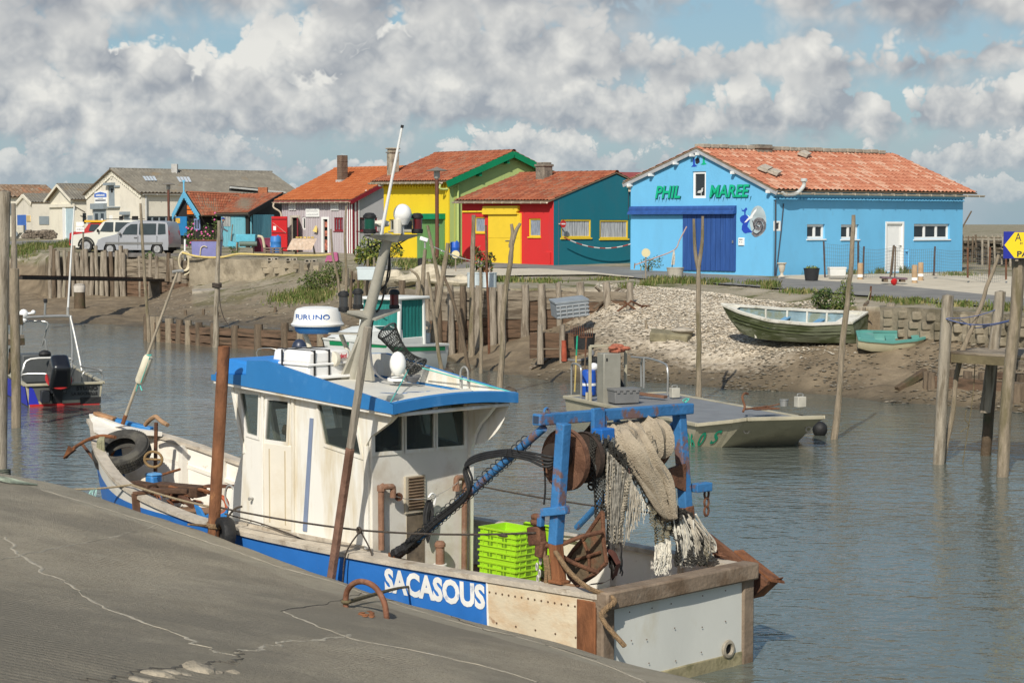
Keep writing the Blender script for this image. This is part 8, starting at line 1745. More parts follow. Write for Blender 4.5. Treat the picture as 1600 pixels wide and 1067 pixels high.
def white_cruiser():
 A_,B_=G(664,574,0),V((pxat(503,53),53.0,0));A_=V((pxat(662,57),57.0,0));d=B_-A_;L=d.length;fx,fy=d.x/L,d.y/L;t=thing('motor_cruiser','small white motor boat with green stripe and teal cabin curtains behind the wheelhouse','boat',A_,math.atan2(fy,fx));k=L
 def lp(px,py,Y):q=P(px,py,Y)-A_;return V((q.x*fx+q.y*fy,-q.x*fy+q.y*fx,q.z))
 B=lut([(0,.95),(.3*k,1.05),(.6*k,.95),(.85*k,.5),(k,.02)]);S=lut([(0,.75),(.5*k,.85),(k,1.15)]);K=lut([(0,-.3),(.8*k,-.25),(k,.4)]);wh=M('cruiser_white',(.74,.75,.70),.4,.05,2);shell(t,L,B,S,K,wh,M('cruiser_inner',(.55,.56,.53),.5,.1,3),wh,.06,.25,wl=.8,rw=.12)
 for sg in(1,-1):
  mb=MB();rows=[]
  for i in range(20):x=lerp(.05,.97,i/19)*k;rows.append([V((x-.02,sg*(B(x)+.006),S(x)-.07)),V((x-.04,sg*(B(x)*.985+.006),S(x)-.19))])
  mb.grid(rows);mb.bd('green_stripe',M('stripe_green',(.01,.27,.10),.5),t,lo=True)
 mb=MB();rows=[]
 for x,h,f in((.42*k,.55,.72),(.62*k,.46,.72),(.80*k,.22,.7),(.92*k,.04,.6)):rows.append([V((x,B(x)*f*1.05,S(x)-.02)),V((x,B(x)*f,S(x)+h*.8)),V((x,B(x)*f*.6,S(x)+h)),V((x,-B(x)*f*.6,S(x)+h)),V((x,-B(x)*f,S(x)+h*.8)),V((x,-B(x)*f*1.05,S(x)-.02))])
 mb.grid(rows);mb.bd('fore_cabin',wh,t,lo=True);mb=MB();mb.add([q+V((0,.012,.012))for q in(rows[0][1].lerp(rows[1][1],.3),rows[0][1].lerp(rows[1][1],.95),rows[0][2].lerp(rows[1][2],.95),rows[0][2].lerp(rows[1][2],.3))],[(0,1,2,3)]);mb.bd('hatch_window',GLASS,t,lo=True,sh=False)
 x0,x1,zt_=.20*k,.46*k,2.15;w=.74;mb=MB()
 for x in(x0,x1):
  for y in(w,-w):mb.bar((x,y,.7),(x+(.0 if x==x0 else-.12),y*.93,zt_),.10,.10,up=(1,0,0))
 mb.box(((x0+x1)/2,0,.85),(x1-x0,2*w,.35));mb.bd('wheelhouse',wh,t,lo=True,sh=False,bevel=.02)
 mb=MB();mb.box(((x0+x1)/2-.12,0,zt_+.04),(x1-x0+.42,2*w+.12,.09));mb.bd('wheelhouse_roof',wh,t,lo=True,bevel=.035)
 cu_=M('curtain_teal',(.015,.18,.155),.75,.3,5,st_=(6,6,.4));mb=MB()
 for y in(w*.955,-w*.955):mb.grid([[V((lerp(x0+.05,x1-.1,i/24),y+.012*sin(i*1.7),z))for i in range(25)]for z in(1.02,zt_)])
 mb.grid([[V((x0+.012*sin(i*1.7),lerp(w*.93,-w*.93,i/24),z))for i in range(25)]for z in(1.0,zt_)]);mb.grid([[V((x1-.02-.06*(z-1),lerp(w*.93,-w*.93,i/8),z))for i in range(9)]for z in(1.0,zt_)]);mb.bd('curtain',cu_,t,lo=True)
 mb=MB();mb.box((x0-.02,-w*.70,1.5),(.07,.42,1.3));mb.bd('cabin_side',wh,t,lo=True,bevel=.02);mb=MB();mb.box((x0-.02,w*.2,1.5),(.05,.06,1.3));mb.bd('door_post',WHITE,t,lo=True)
 mb=MB();mb.lathe([(.0,0),(.05,0),(.05,.02),(0,.02)],(x0-.06,-w*.7,1.75),12,R=RM(-PI/2,3,'Y'));mb.lathe([(.0,0),(.04,0),(.04,.02),(0,.02)],(x0-.06,-w*.7,1.45),12,R=RM(-PI/2,3,'Y'));mb.bd('instrument',GREYP,t,lo=True)
 mb=MB();rows=[[V((x1+.02,w*.9,1.05)),V((x1+.02,-w*.9,1.05))],[V((x1-.18,w*.85,1.75)),V((x1-.18,-w*.85,1.75))]];mb.grid(rows);mb.bd('windscreen',M('screen_lilac',(.42,.46,.56),.1,.1,2,spec=.7),t,lo=True)
 mb=MB();q=lp(625,532,56.4);mb.ball(q,(.22,.20,.32),16);mb.box(q+V((0,0,-.3)),(.25,.22,.5));mb.bd('outboard_motor',MATS['engine_black'],t,lo=True,bevel=.03);mb=MB();mb.box(q+V((.02,-.2,.1)),(.2,.02,.05));mb.bd('motor_badge',MATS['stripe_red'],t,lo=True)
 mb=MB();q=lp(655,540,57.2);mb.box(q,(.35,.9,.8));mb.bd('stern_locker',wh,t,lo=True,bevel=.06)
 mb=MB();q=lp(663,515,57.3)
 for k_ in range(5):mb.tube([q+V((.05*sin(k_),.20*cos(a),.14*sin(a)+.03*k_))for a in[2*PI*i/14 for i in range(14)]],.018,5,closed=True)
 mb.bd('rope_coil',M('rope_cream',(.55,.51,.42),.9,.3,20),t,lo=True)
 mb=MB()
 for a,b in(((640,520),(628,562)),((650,515),(640,560))):mb.tube([lp(*a,56.8),lp(*b,56.6)],.016,6)
 mb.tube(SP([lp(640,560,56.6),lp(645,548,56.6),lp(672,548,57),lp(676,560,57)]),.016,6);mb.bd('stern_rail',TUBE,t,lo=True)
 q=V((pxat(488,50.5),50.5,0));t2=thing('tender','small white tender with dark outboard half hidden by the wheelhouse roof','boat',q,math.atan2(.1,-1));Lk=1.5;B=lut([(0,.5),(Lk*.6,.5),(Lk,.05)]);S=lut([(0,.62),(Lk,.70)]);shell(t2,Lk,B,S,lut([(0,-.1),(Lk,.1)]),wh,GREYP,wh,.05,.2,n=12)
 mb=MB();q=V((.35,.1,1.0));mb.ball(q,(.22,.18,.28),14);mb.box(q+V((0,0,-.3)),(.2,.2,.5));mb.bd('outboard_motor',M('engine_blue',(.03,.04,.07),.35,.1,3),t2,lo=True,bevel=.03);mb=MB();mb.tube(SP([(Lk-.05,.3,.65),(Lk-.05,.3,1.0),(.9,.42,1.0),(.7,.45,.65)],3),.014,6);mb.bd('rail',TUBE,t2,lo=True)
white_cruiser()
# sheds at the left
TIN=M('corrugated_grey',(.17,.155,.125),.9,.2,1.2,.3,14,s1=((.26,.24,.19),.6,1.5,.52),s2=((.22,.15,.07),.6,.6,.58))
WOODK=M('black_boards',(.022,.020,.018),.85,.3,3,.3,20,st_=(5,5,.4));CREAM=plaster('cream_render',(.70,.65,.54),.3);CREAM2=plaster('pale_cream_render',(.76,.71,.58),.2);GREYD=M('shutter_grey',(.25,.29,.31),.7,.12,2);TURQ=M('turquoise_boards',(.16,.42,.50),.8,.1,2,.15,20,st_=(5,5,.4),s1=((.30,.50,.54),.5,2,.55))
def simple_shed(name,label,A,B,C,eaveA,apex,zb,pf,roofm,holes=lambda W:[],sideh=lambda W:[],cat='shed',pitch=.18,amp=.05,over=.25,ps=None,eaveC=None):
 A,B,C=[V((q[0],q[1],zb))for q in(A,B,C)];D=B+(C-A);t=thing(name,label,cat,(A+D)/2);g=Wall(B,A);s=Wall(A,C);he=eaveA-zb;ha=apex-zb;d=(C-A).normalized();gh,sh=holes(g),sideh(s)
 o=[(0,0),(g.L,0),(g.L,he),(g.L/2,ha),(0,he)];mb=MB();WM(mb,g,o,gh);SB(mb,g,o,-.3);mb.bd('gable_wall',pf,t,sh=False)
 mb=MB();o=[(0,0),(s.L,0),(s.L,he),(0,he)];WM(mb,s,o,sh);SB(mb,s,o,-.3)
 for W in(Wall(D,B),):WM(mb,W,[(0,0),(W.L,0),(W.L,he),(0,he)])
 W=Wall(C,D);WM(mb,W,[(0,0),(W.L,0),(W.L,he),(W.L/2,ha),(0,he)]);mb.bd('side_wall',ps or pf,t,sh=False)
 ap=g.pt(g.L/2,ha+.06);eR=g.pt(g.L,he+.06);eL=g.pt(0,he+.06);sr=(eR-ap).normalized();sl=(eL-ap).normalized();f=-d*over;b=d*(s.L+over)
 TRF(t,'roof',eR+sr*over+f,eR+sr*over+b,ap+f,ap+b,roofm,pitch=pitch,amp=amp,row=1.4,step=.015,spp=4,jitter=.004);TRF(t,'roof',eL+sl*over+b,eL+sl*over+f,ap+b,ap+f,roofm,pitch=pitch,amp=amp,row=1.4,step=.015,spp=4,jitter=.004)
 RT(t,ap+f,ap+b,roofm,r=.12,seg=1.0)
 return g,s,t,(ap,eR,eL,d,sr,sl)
def warehouse():
 YA,YB=135,142;A=P(222,378,YA);B=P(136,378,YB);C=V((pxat(458,146),146,0));n_=Wall(B,A);d=V((-(n_.n.x),-(n_.n.y),0));C=A+d*13.4;zb=2.6
 eA=P(222,301,YA).z;apz=P(171,265,138.5).z
 gh=lambda W:[W.rect(169,290,179,322.5)]
 g,s,t,(ap,eR,eL,d,sr,sl)=simple_shed('warehouse','large cream gabled warehouse with grey corrugated roof behind the parked cars',A,B,C,eA,apz,zb,CREAM,TIN,gh,lambda W:[W.rect(228,338,282,352)],'warehouse',pitch=.30,amp=.09)
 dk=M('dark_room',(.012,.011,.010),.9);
 def pan(r,m,nm,o0=.01,o1=.06,W=g):mb=MB();W.box(mb,*r,o0,o1);return mb.bd(nm,m,t,sh=False,bevel=.008)
 r=g.rect(169,290,179,322.5);pan(r,GREYD,'loft_door',-.10,-.05);pan((r[0]-.15,r[3],r[2]+.15,r[3]+.2),GREYD,'door_canopy',0,.35);pan((r[0]-.1,r[1]-.12,r[2]+.9,r[1]-.04),GREYD,'sill_beam',0,.2)
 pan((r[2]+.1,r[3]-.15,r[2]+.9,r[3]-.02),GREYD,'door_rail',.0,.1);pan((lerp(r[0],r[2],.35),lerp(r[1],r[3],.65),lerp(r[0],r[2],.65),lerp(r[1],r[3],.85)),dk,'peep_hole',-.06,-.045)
 r=g.rect(147.5,327,166.5,372);pan(r,GREYD,'double_door',.005,.08);pan((r[0]-.1,r[3],r[2]+.1,r[3]+.42),GREYD,'door_rail_cover',.0,.3)
 for k in(.15,.62):pan((lerp(r[0],r[2],k),lerp(r[1],r[3],.62),lerp(r[0],r[2],k+.24),lerp(r[1],r[3],.85)),GLASS,'door_pane',.08,.09)
 q=g.pt(*g.uv(161,345),.095);mb=MB();mb.lathe([(0,0),(.18,0),(.16,.02),(0,.02)],q,14,R=Matrix((g.u,V((0,0,1)),g.n)).transposed());mb.bd('door_emblem',WHITE,t)
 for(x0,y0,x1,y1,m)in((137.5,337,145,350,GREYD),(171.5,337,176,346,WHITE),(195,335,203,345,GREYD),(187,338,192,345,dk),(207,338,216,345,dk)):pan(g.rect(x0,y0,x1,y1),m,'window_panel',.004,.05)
 r=g.rect(192,331,203.5,336);pan(r,GREYD,'window_canopy',0,.3)
 q=g.pt(*g.uv(174,276),.0);mb=MB();mb.lathe([(.17,0),(.22,0),(.22,.05),(.17,.05)],q,16,R=Matrix((g.u,V((0,0,1)),g.n)).transposed());o=mb.bd('round_vent',CREAM,t);mb=MB();mb.lathe([(.17,0),(0,.004)],q+g.n*.01,14,R=Matrix((g.u,V((0,0,1)),g.n)).transposed());mb.bd('vent_hole',dk,o)
 for a,b in((ap,eR),(ap,eL)):
  mb=MB();k=15
  for i in range(k):c=a.lerp(b,(i+.5)/k)-V((0,0,.30))-d*.06;mb.lathe([(.22,-.03),(.22,.03),(0,.03)],c,10,R=Matrix((g.u,V((0,0,1)),g.n)).transposed())
  mb.bar(a-V((0,0,.18))-d*.06,b-V((0,0,.18))-d*.06,.06,.24);mb.bd('barge_trim',CREAM2,t)
 r=g.rect(148.5,299.5,167.5,318);sb=pan(r,WHITE,'name_board',.004,.05);ink=M('board_blue',(.08,.17,.50),.6);mb=MB();w=r[2]-r[0];h=r[3]-r[1];mb.prism([g.pt(r[0]+a*w,r[1]+b*h,.052)for a,b in((0,.52),(1,.52),(1,.82),(.5,.98),(0,.82))],g.n*.012);mb.bd('blue_banner',ink,sb,sh=False)
 for z0,z1,m,a,b in((.62,.78,WHITE,.15,.85),(.38,.46,M('faint_ink',(.42,.42,.42),.8),.3,.7),(.2,.32,M('ink_dark',(.08,.09,.12),.7),.08,.92)):
  mb=MB();rr=random.Random(int(z0*100));u=a
  while u<b:ww=rr.uniform(.025,.055);g.box(mb,r[0]+u*w,r[1]+z0*h,r[0]+min(b,u+ww)*w,r[1]+z1*h*rr.uniform(.93,1),.05,.07);u+=ww+.018
  mb.bd('lettering',m,sb,sh=False)
 nr=(d).cross(sr).normalized();nr=nr if nr.z>0 else-nr
 for x0,y0,x1,y1 in((222,278,244,285),(275,279,298,287)):
  mb=MB()
  for i in range(4):
   q=[]
   for px,py in((lerp(x0,x1,i/4.4),y0),(lerp(x0,x1,(i+.8)/4.4),y0),(lerp(x0+5,x1+4,(i+.8)/4.4),y1),(lerp(x0+5,x1+4,i/4.4),y1)):
    dd=ray(px,py);tt=(eR-CAMP).dot(nr)/dd.dot(nr);q.append(CAMP+dd*tt+nr*.13)
   mb.add(q,[(0,1,2,3)])
  mb.bd('roof_light',M('roof_light_pale',(.52,.57,.60),.3,.1,3),t,sh=False)
 dd=ray(273,270);q=CAMP+dd*((eR-CAMP).dot(nr)/dd.dot(nr));mb=MB();mb.box(q+V((0,0,.2)),(.45,.45,.9));mb.box(q-V((0,0,.2))-d*.0,(.9,.6,.12));mb.bd('flue',M('flue_grey',(.45,.44,.41),.6),t,bevel=.02)
 gutter(t,eR+sr*.28-V((0,0,.06)),eR+sr*.28+d*13-V((0,0,.06)),M('gutter_pale',(.5,.5,.47),.6),.1,s.n,6);mb=MB();mb.tube([s.pt(.3,eA-zb-.1,.1),s.pt(.3,.1,.1)],.08,8);mb.bd('downpipe',M('gutter_pale',(.5,.5,.47),.6),t)
 r=s.rect(228,338,282,352);window(t,s,r,GREYD,GLASS,.1,mull=4,depth=.1,sill=0)
 a,b,c,e=P(362,295,133),P(415,294.5,134),P(460,300,136),P(360,300,130)
 mb=MB();mb.bar(P(360,294.5,134),P(402,298,135),.5,.35);mb.bd('lean_to_shadow',M('shade_black',(.03,.03,.03),.9),t,sh=False);mb=MB();mb.bar(P(360,293,133.6),P(445,301,136),.3,.12);mb.bd('lean_to_edge',M('gutter_pale',(.5,.5,.47),.6),t,sh=False)  # near-black bar paints the shade under the lean-to edge
warehouse()
def white_shed():
 YA,YB=150,156;A=P(116,376,YA);B=P(78,376,YB);zb=2.6;W=Wall(B,A);C=A+V((-W.n.x,-W.n.y,0))*7
 g,s,t,(ap,eR,eL,d,sr,sl)=simple_shed('white_shed','small cream gabled shed with pale blue door left of the warehouse',A,B,C,P(116,311,YA).z,P(94,289,153).z,zb,CREAM2,TIN,lambda W:[],lambda W:[],pitch=.25,amp=.06,over=.35)
 def pan(r,m,nm,o0=.004,o1=.05):mb=MB();g.box(mb,*r,o0,o1);mb.bd(nm,m,t,sh=False)
 r=g.rect(104,326,115,376);pan(r,M('door_pale_blue',(.42,.54,.58),.7,.1,2),'door');r2=g.rect(100,325,104,376);pan(r2,WHITE,'door_post',.0,.12);pan(g.rect(78,319,116.5,324),CREAM2,'lintel',0,.15);r=s.rect(129,333,134,349);mb=MB();s.box(mb,*r,.0,.04);mb.bd('window_panel',GLASS,t,sh=False)
 mb=MB();mb.bar(ap-d*.37-V((0,0,.1)),eL+sl*.35-d*.37-V((0,0,.1)),.05,.2);mb.bar(ap-d*.37-V((0,0,.1)),eR+sr*.35-d*.37-V((0,0,.1)),.05,.2);mb.bd('verge_board',CREAM2,t,sh=False);mb=MB();mb.tube([P(117,323,149.4),P(133,332,150)],.05,6);mb.bd('overhead_pipe',TIN,t)
white_shed()
def far_sheds():
 YA,YB=165,171;A=P(51,360,YA);B=P(26,360,YB);zb=2.6;W=Wall(B,A);C=A+V((-W.n.x,-W.n.y,0))*8
 g,s,t,(ap,eR,eL,d,sr,sl)=simple_shed('scalloped_shed','low cream shed with scalloped gable and blue door at the far left',A,B,C,P(51,317,YA).z,P(38,304,168).z,zb,CREAM,TIN,lambda W:[],lambda W:[],pitch=.25,amp=.06,over=.1)
 mb=MB()
 for a,b in((ap,eR),(ap,eL)):
  for i in range(7):mb.lathe([(.2,-.04),(.2,.04),(0,.04)],a.lerp(b,(i+.5)/7)-V((0,0,.18))-d*.12,9,R=Matrix((g.u,V((0,0,1)),g.n)).transposed())
 mb.bd('barge_trim',CREAM2,t);r=s.rect(61,338,76,351);mb=MB();s.box(mb,*r,.0,.05);mb.bd('window_panel',GREYD,t,sh=False);r=g.rect(28,336,41,361);mb=MB();g.box(mb,*r,.0,.06);mb.bd('blue_door',M('door_cobalt',(.04,.14,.48),.6,.1,2),t,sh=False);r=g.rect(42,337,48,346);mb=MB();g.box(mb,*r,.0,.06);mb.bd('notice_panel',M('panel_tan',(.6,.45,.22),.7),t,sh=False)
 A,B=P(14,366,168),P(-60,366,168);W=Wall(B,A);C=P(120,362,178);rust_t=M('corrugated_rust',(.20,.125,.075),.9,.25,1.2,.3,14,s1=((.30,.25,.19),.7,1.0,.5),s2=((.36,.12,.05),.7,.8,.56))
 t=thing('long_shed','long low shed with rusty corrugated roof at the left edge of the photo','shed',P(40,366,190));F=Wall(P(-80,372,184),P(92,372,190));F.a.z=F.b.z=2.6;h=P(30,309,187).z-2.6;mb=MB();o=[(0,0),(F.L,0),(F.L,h),(0,h)];WM(mb,F,o);SB(mb,F,o,-4);mb.bd('front_wall',CREAM2,t,sh=False)
 e0,e1=F.pt(0,h+.05,.3),F.pt(F.L+.2,h+.05,.3);up=P(40,290,192).z-2.6-h;TRF(t,'roof',e0,e1,F.pt(0,h+up,-4),F.pt(F.L+.2,h+up,-4),rust_t,pitch=.45,amp=.14,row=2,step=.015,spp=4);RT(t,F.pt(0,h+up,-4),F.pt(F.L,h+up,-4),rust_t,.16,1.0)
 mb=MB();r=F.rect(14,318,19,335);F.box(mb,*r,0,.1);mb.bd('downpipe',GREYD,t,sh=False)
 t=thing('log_pile','stack of grey firewood logs beside the cream shed','log pile',P(55,372,128));mb=MB();rr=random.Random(3)
 for i in range(70):px,py=rr.uniform(34,77),rr.uniform(361,372);mb.tube([P(px,py,128),P(px+rr.uniform(7,13),py+rr.uniform(-1,1),127.5)],rr.uniform(.06,.12),7)
 mb.bd('logs',M('log_grey',(.20,.165,.125),.95,.4,5,.5),t)['kind']='stuff'
 t=thing('trailer_winch','small white boat winch frame by the far left sheds','winch',P(30,372,125));mb=MB();mb.bar(P(26,373,125),P(36,360,125),.12,.15);mb.box(P(30,358,125),(.7,.5,.5));mb.bd('frame',M('frame_cream',(.5,.47,.38),.7,.2,4),t,sh=False);mb=MB();mb.lathe([(0,0),(.2,0),(.2,.2),(0,.2)],P(24,366,124.8),14,R=RM(PI/2,3,'X'));mb.bd('drum',GREYD,t)
far_sheds()
def black_shack():
 t=thing('black_shack','black boarded shack with blue fretwork gable and turquoise doors','shack',P(340,386,120));TO=M('roof_tiles_mixed',(.33,.10,.045),.9,.15,1.3,.3,14,tile=TILES,s1=((.17,.12,.075),.55,1.3,.54),s2=((.48,.42,.33),.6,5,.72,.05))
 Y0=121;B,A=P(276,384,Y0+3),P(313,386,Y0);zb=2.6;B.z=A.z=zb;W=Wall(B,A);eR=P(315.5,337,Y0-.3);eL=P(274,336,Y0+3.3);ap=P(292,300.5,Y0+1.5);d=V((-W.n.x,-W.n.y,0));h=P(313,336,Y0).z-zb
 dr=W.rect(294,338,302,377);mb=MB();o=[(0,0),(W.L,0),(W.L,h),(W.L*.47,ap.z-zb-.1),(0,h)];WM(mb,W,o,[dr]);SB(mb,W,o,-.3)
 S=Wall(A,P(352,386,122.5));S.a.z=zb;WM(mb,S,[(0,0),(S.L,0),(S.L,h),(0,h)]);mb.bd('boarded_wall',WOODK,t,sh=False)
 L=5.2;dv=(P(375,304,Y0+4)-ap);rr_=ap+dv;e1=eR+dv*1.0
 TRF(t,'roof',eR,P(352,337,Y0+.6),ap,rr_,TO);TRF(t,'roof',eL+dv,eL,rr_,ap,TO);RT(t,ap,rr_,TO)
 bl_=M('fretwork_blue',(.13,.42,.62),.7,.1,3);nf=W.n*.22
 for a,b in((ap,eL),(ap,eR)):
  mb=MB();mb.bar(a+nf-V((0,0,.08)),b+nf-V((0,0,.08)),.05,.28);k=11
  for i in range(k):c=a.lerp(b,(i+.5)/k)+nf-V((0,0,.26));mb.lathe([(.10,-.03),(.10,.03),(0,.03)],c,8,R=Matrix((W.u,V((0,0,1)),W.n)).transposed())
  mb.bd('fretwork',bl_,t)
 mb=MB();q=ap+nf;mb.bar(q-V((0,0,.1)),q+V((0,0,.65)),.09,.07,up=(0,1,0));mb.box(q+V((0,0,.72)),(.16,.07,.12));mb.bd('finial',bl_,t,sh=False)
 org=M('board_orange',(.80,.20,.015),.6,.06,3)
 for y0,y1 in((321,327),(328.5,335)):r=W.rect(293.5,y0,303,y1);mb=MB();W.box(mb,*r,.02,.06);mb.bd('orange_board',org,t,sh=False)
 r=W.rect(278,338.5,294.5,368);cob=M('shutter_cobalt',(.015,.20,.46),.6,.1,2);mb=MB();W.box(mb,r[0],r[1],r[2],r[3],.1,.16);mb.bd('open_shutter',cob,t,sh=False);r=W.rect(278.5,341,285,349);mb=MB();W.box(mb,*r,.17,.19);mb.bd('yellow_poster',M('poster_yellow',(.75,.42,.06),.7,.5,6),t,sh=False)
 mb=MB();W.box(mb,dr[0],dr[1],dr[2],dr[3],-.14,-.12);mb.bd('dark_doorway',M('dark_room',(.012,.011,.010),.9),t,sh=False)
 r=W.rect(304.5,342,313,359.5);f=MB();W.box(f,r[0],r[1],r[0]+.08,r[3],0,.06);W.box(f,r[2]-.08,r[1],r[2],r[3],0,.06);W.box(f,r[0],r[3]-.08,r[2],r[3],0,.065);W.box(f,r[0],r[1],r[2],r[1]+.08,0,.065);W.box(f,(r[0]+r[2])/2-.03,r[1],(r[0]+r[2])/2+.03,r[3],0,.055);wf=f.bd('window',M('frame_lilac',(.25,.30,.52),.7,.1,3),t,sh=False);mb=MB();W.box(mb,r[0]+.06,r[1]+.06,r[2]-.06,r[3]-.06,.002,.02);mb.bd('pane',GLASS,wf,sh=False)
 Y1=116;F=Wall(P(346,387,118.5),P(389,385,Y1));F.a.z=F.b.z=zb;e0,e1=P(336,333.5,119),P(389,332.5,Y1-.3);r0,r1=P(375,305,122.5),P(441,302.5,120.5)
 TRF(t,'roof',e0,e1,r0,r1,TO);RT(t,r0,r1,TO)
 hf=P(389,335,Y1).z-zb;mb=MB();WM(mb,F,[(0,0),(F.L,0),(F.L,hf),(0,hf)]);SB(mb,F,[(0,0),(F.L,0),(F.L,hf),(0,hf)],-.3)
 G2=Wall(F.b,P(441,382,120));G2.a.z=zb;WM(mb,G2,[(0,0),(G2.L,0),(G2.L,P(441,306,120).z-zb),(0,hf-.05)]);mb.bd('boarded_wall',WOODK,t,sh=False)
 mb=MB();mb.bar(e1+V((.0,-.1,-.12)),r1+V((0,-.1,-.12)),.08,.3);mb.bar(e0+V((0,-.05,-.12)),e1+V((0,-.05,-.12)),.08,.12);mb.bd('verge_board',WOODK,t,sh=False)
 r=F.rect(347,338,384,386);mb=MB();n=9
 for i in range(n):F.box(mb,lerp(r[0],r[2],i/n)+.012,r[1]-.1,lerp(r[0],r[2],(i+1)/n)-.012,r[3],.03,.07)
 F.box(mb,r[0],r[1]-.1,r[2],r[3],.01,.04);tq=mb.bd('turquoise_front',TURQ,t,sh=False)
 r=F.rect(350,338,362,354);mb=MB();F.box(mb,*r,.072,.08);w=mb.bd('window',M('pane_grey',(.22,.24,.24),.4,.2,4),t,sh=False);mb=MB()
 for i in range(5):u=lerp(r[0],r[2],(i+.5)/5);F.box(mb,u-.02,r[1],u+.02,r[3],.085,.11)
 mb.bd('window_bars',M('bars_white',(.55,.55,.52),.6),w,sh=False)
 r=F.rect(371,340,380,367);mb=MB();F.box(mb,*r,.07,.10);F.box(mb,r[0],lerp(r[1],r[3],.9),r[2],lerp(r[1],r[3],.93),.1,.12);mb.bd('door',TURQ,t,sh=False,bevel=.01)
 r=G2.rect(391,336,427,384);mb=MB();n=13
 for i in range(n):G2.box(mb,lerp(r[0],r[2],i/n)+.014,-.1,lerp(r[0],r[2],(i+1)/n)-.014,r[3]+.02,.03,.08)
 G2.box(mb,r[0],-.1,r[2],r[3],.01,.045);mb.bd('turquoise_side',TURQ,t,sh=False)
 r=(P(404,302,121),);mb=MB();mb.box(P(411,299,123),(.6,.5,.5));mb.bd('chimney',M('brick_orange',(.36,.13,.06),.9,.3,5),t)
black_shack()
# vehicles, built from lofted body sections
def car(name,label,cat,loc,rz,L,W,prof,glass_side,paint,wheel_x,wr,extras,beltz,bump_m):
 t=thing(name,label,cat,loc,rz);mb=MB();n=len(prof)
 def half(z):return W/2*(1 if z<beltz else 1-.17*((z-beltz)/(max(p[1]for p in prof)-beltz)))
 low=.26
 rows=[]
 for sg in(1,.92,0,-.92,-1):
  r=[]
  for x,z in prof:
   zz=z-(.03 if abs(sg)==1 else 0);r.append(V((x,sg*half(z),zz)))
  rows.append(r)
 mb.grid(rows)
 for sg in(1,-1):
  k=rows[0]if sg>0 else rows[-1];nn=len(k);arch=[]
  poly=[(v.x,v.z)for v in k];c0=len(poly)
  for wx in sorted(wheel_x):
   for i in range(9):a=PI*i/8;arch.append((wx-(wr+.06)*cos(a),low+(wr+.13)*sin(a)*.98))
  poly=poly+[(p[0],p[1])for p in sorted([(poly[-1][0],low)])]+arch[::-1]+[(poly[0][0],low)]if poly[0][0]<poly[-1][0]else poly+[(poly[-1][0],low)]+arch+[(poly[0][0],low)]
  pts,tr=FP(poly);vs=[V((a,sg*half(b),b))for a,b in pts];mb.add(vs,[f if sg>0 else f[::-1]for f in tr])
 mb.bd('body',paint,t,lo=True,ang=30)
 gm=M('car_glass',(.03,.04,.04),.05,.2,2,spec=.7)
 for poly,nm in glass_side:
  for sg in(1,-1):mb=MB();mb.add([V((x,sg*(half(z)+.006),z))for x,z in poly],[tuple(range(len(poly)))]);mb.bd(nm,gm,t,lo=True,sh=False)
 for wx in wheel_x:
  for sg in(1,-1):
   mb=MB();R=RM(PI/2,3,'X');mb.lathe([(wr*.6,-.09),(wr*.95,-.09),(wr,-.05),(wr,.05),(wr*.95,.09),(wr*.6,.09)],(wx,sg*(W/2-.10),wr),24,R=R);w=mb.bd('wheel',BLACKR,t,lo=True)
   mb=MB();c=V((wx,sg*(W/2-.02),wr));mb.lathe([(0,-.02),(wr*.6,-.02),(wr*.62,.02)],c,18,R=R)
   for i in range(7):a=2*PI*i/7;mb.bar(c+V((0,sg*.005,0)),c+V((wr*.58*cos(a),sg*.005,wr*.58*sin(a))),.03,.07,up=(0,1,0))
   mb.bd('rim',M('rim_silver',(.50,.50,.50),.35,.1,4,metal=.5),w,lo=True)
 mb=MB();zc=.20;mb.box((L*.5,0,.32),(L*.9,W*.86,.22));mb.bd('underbody',M('under_black',(.012,.012,.012),.9),t,lo=True)
 extras(t,half,gm);return t
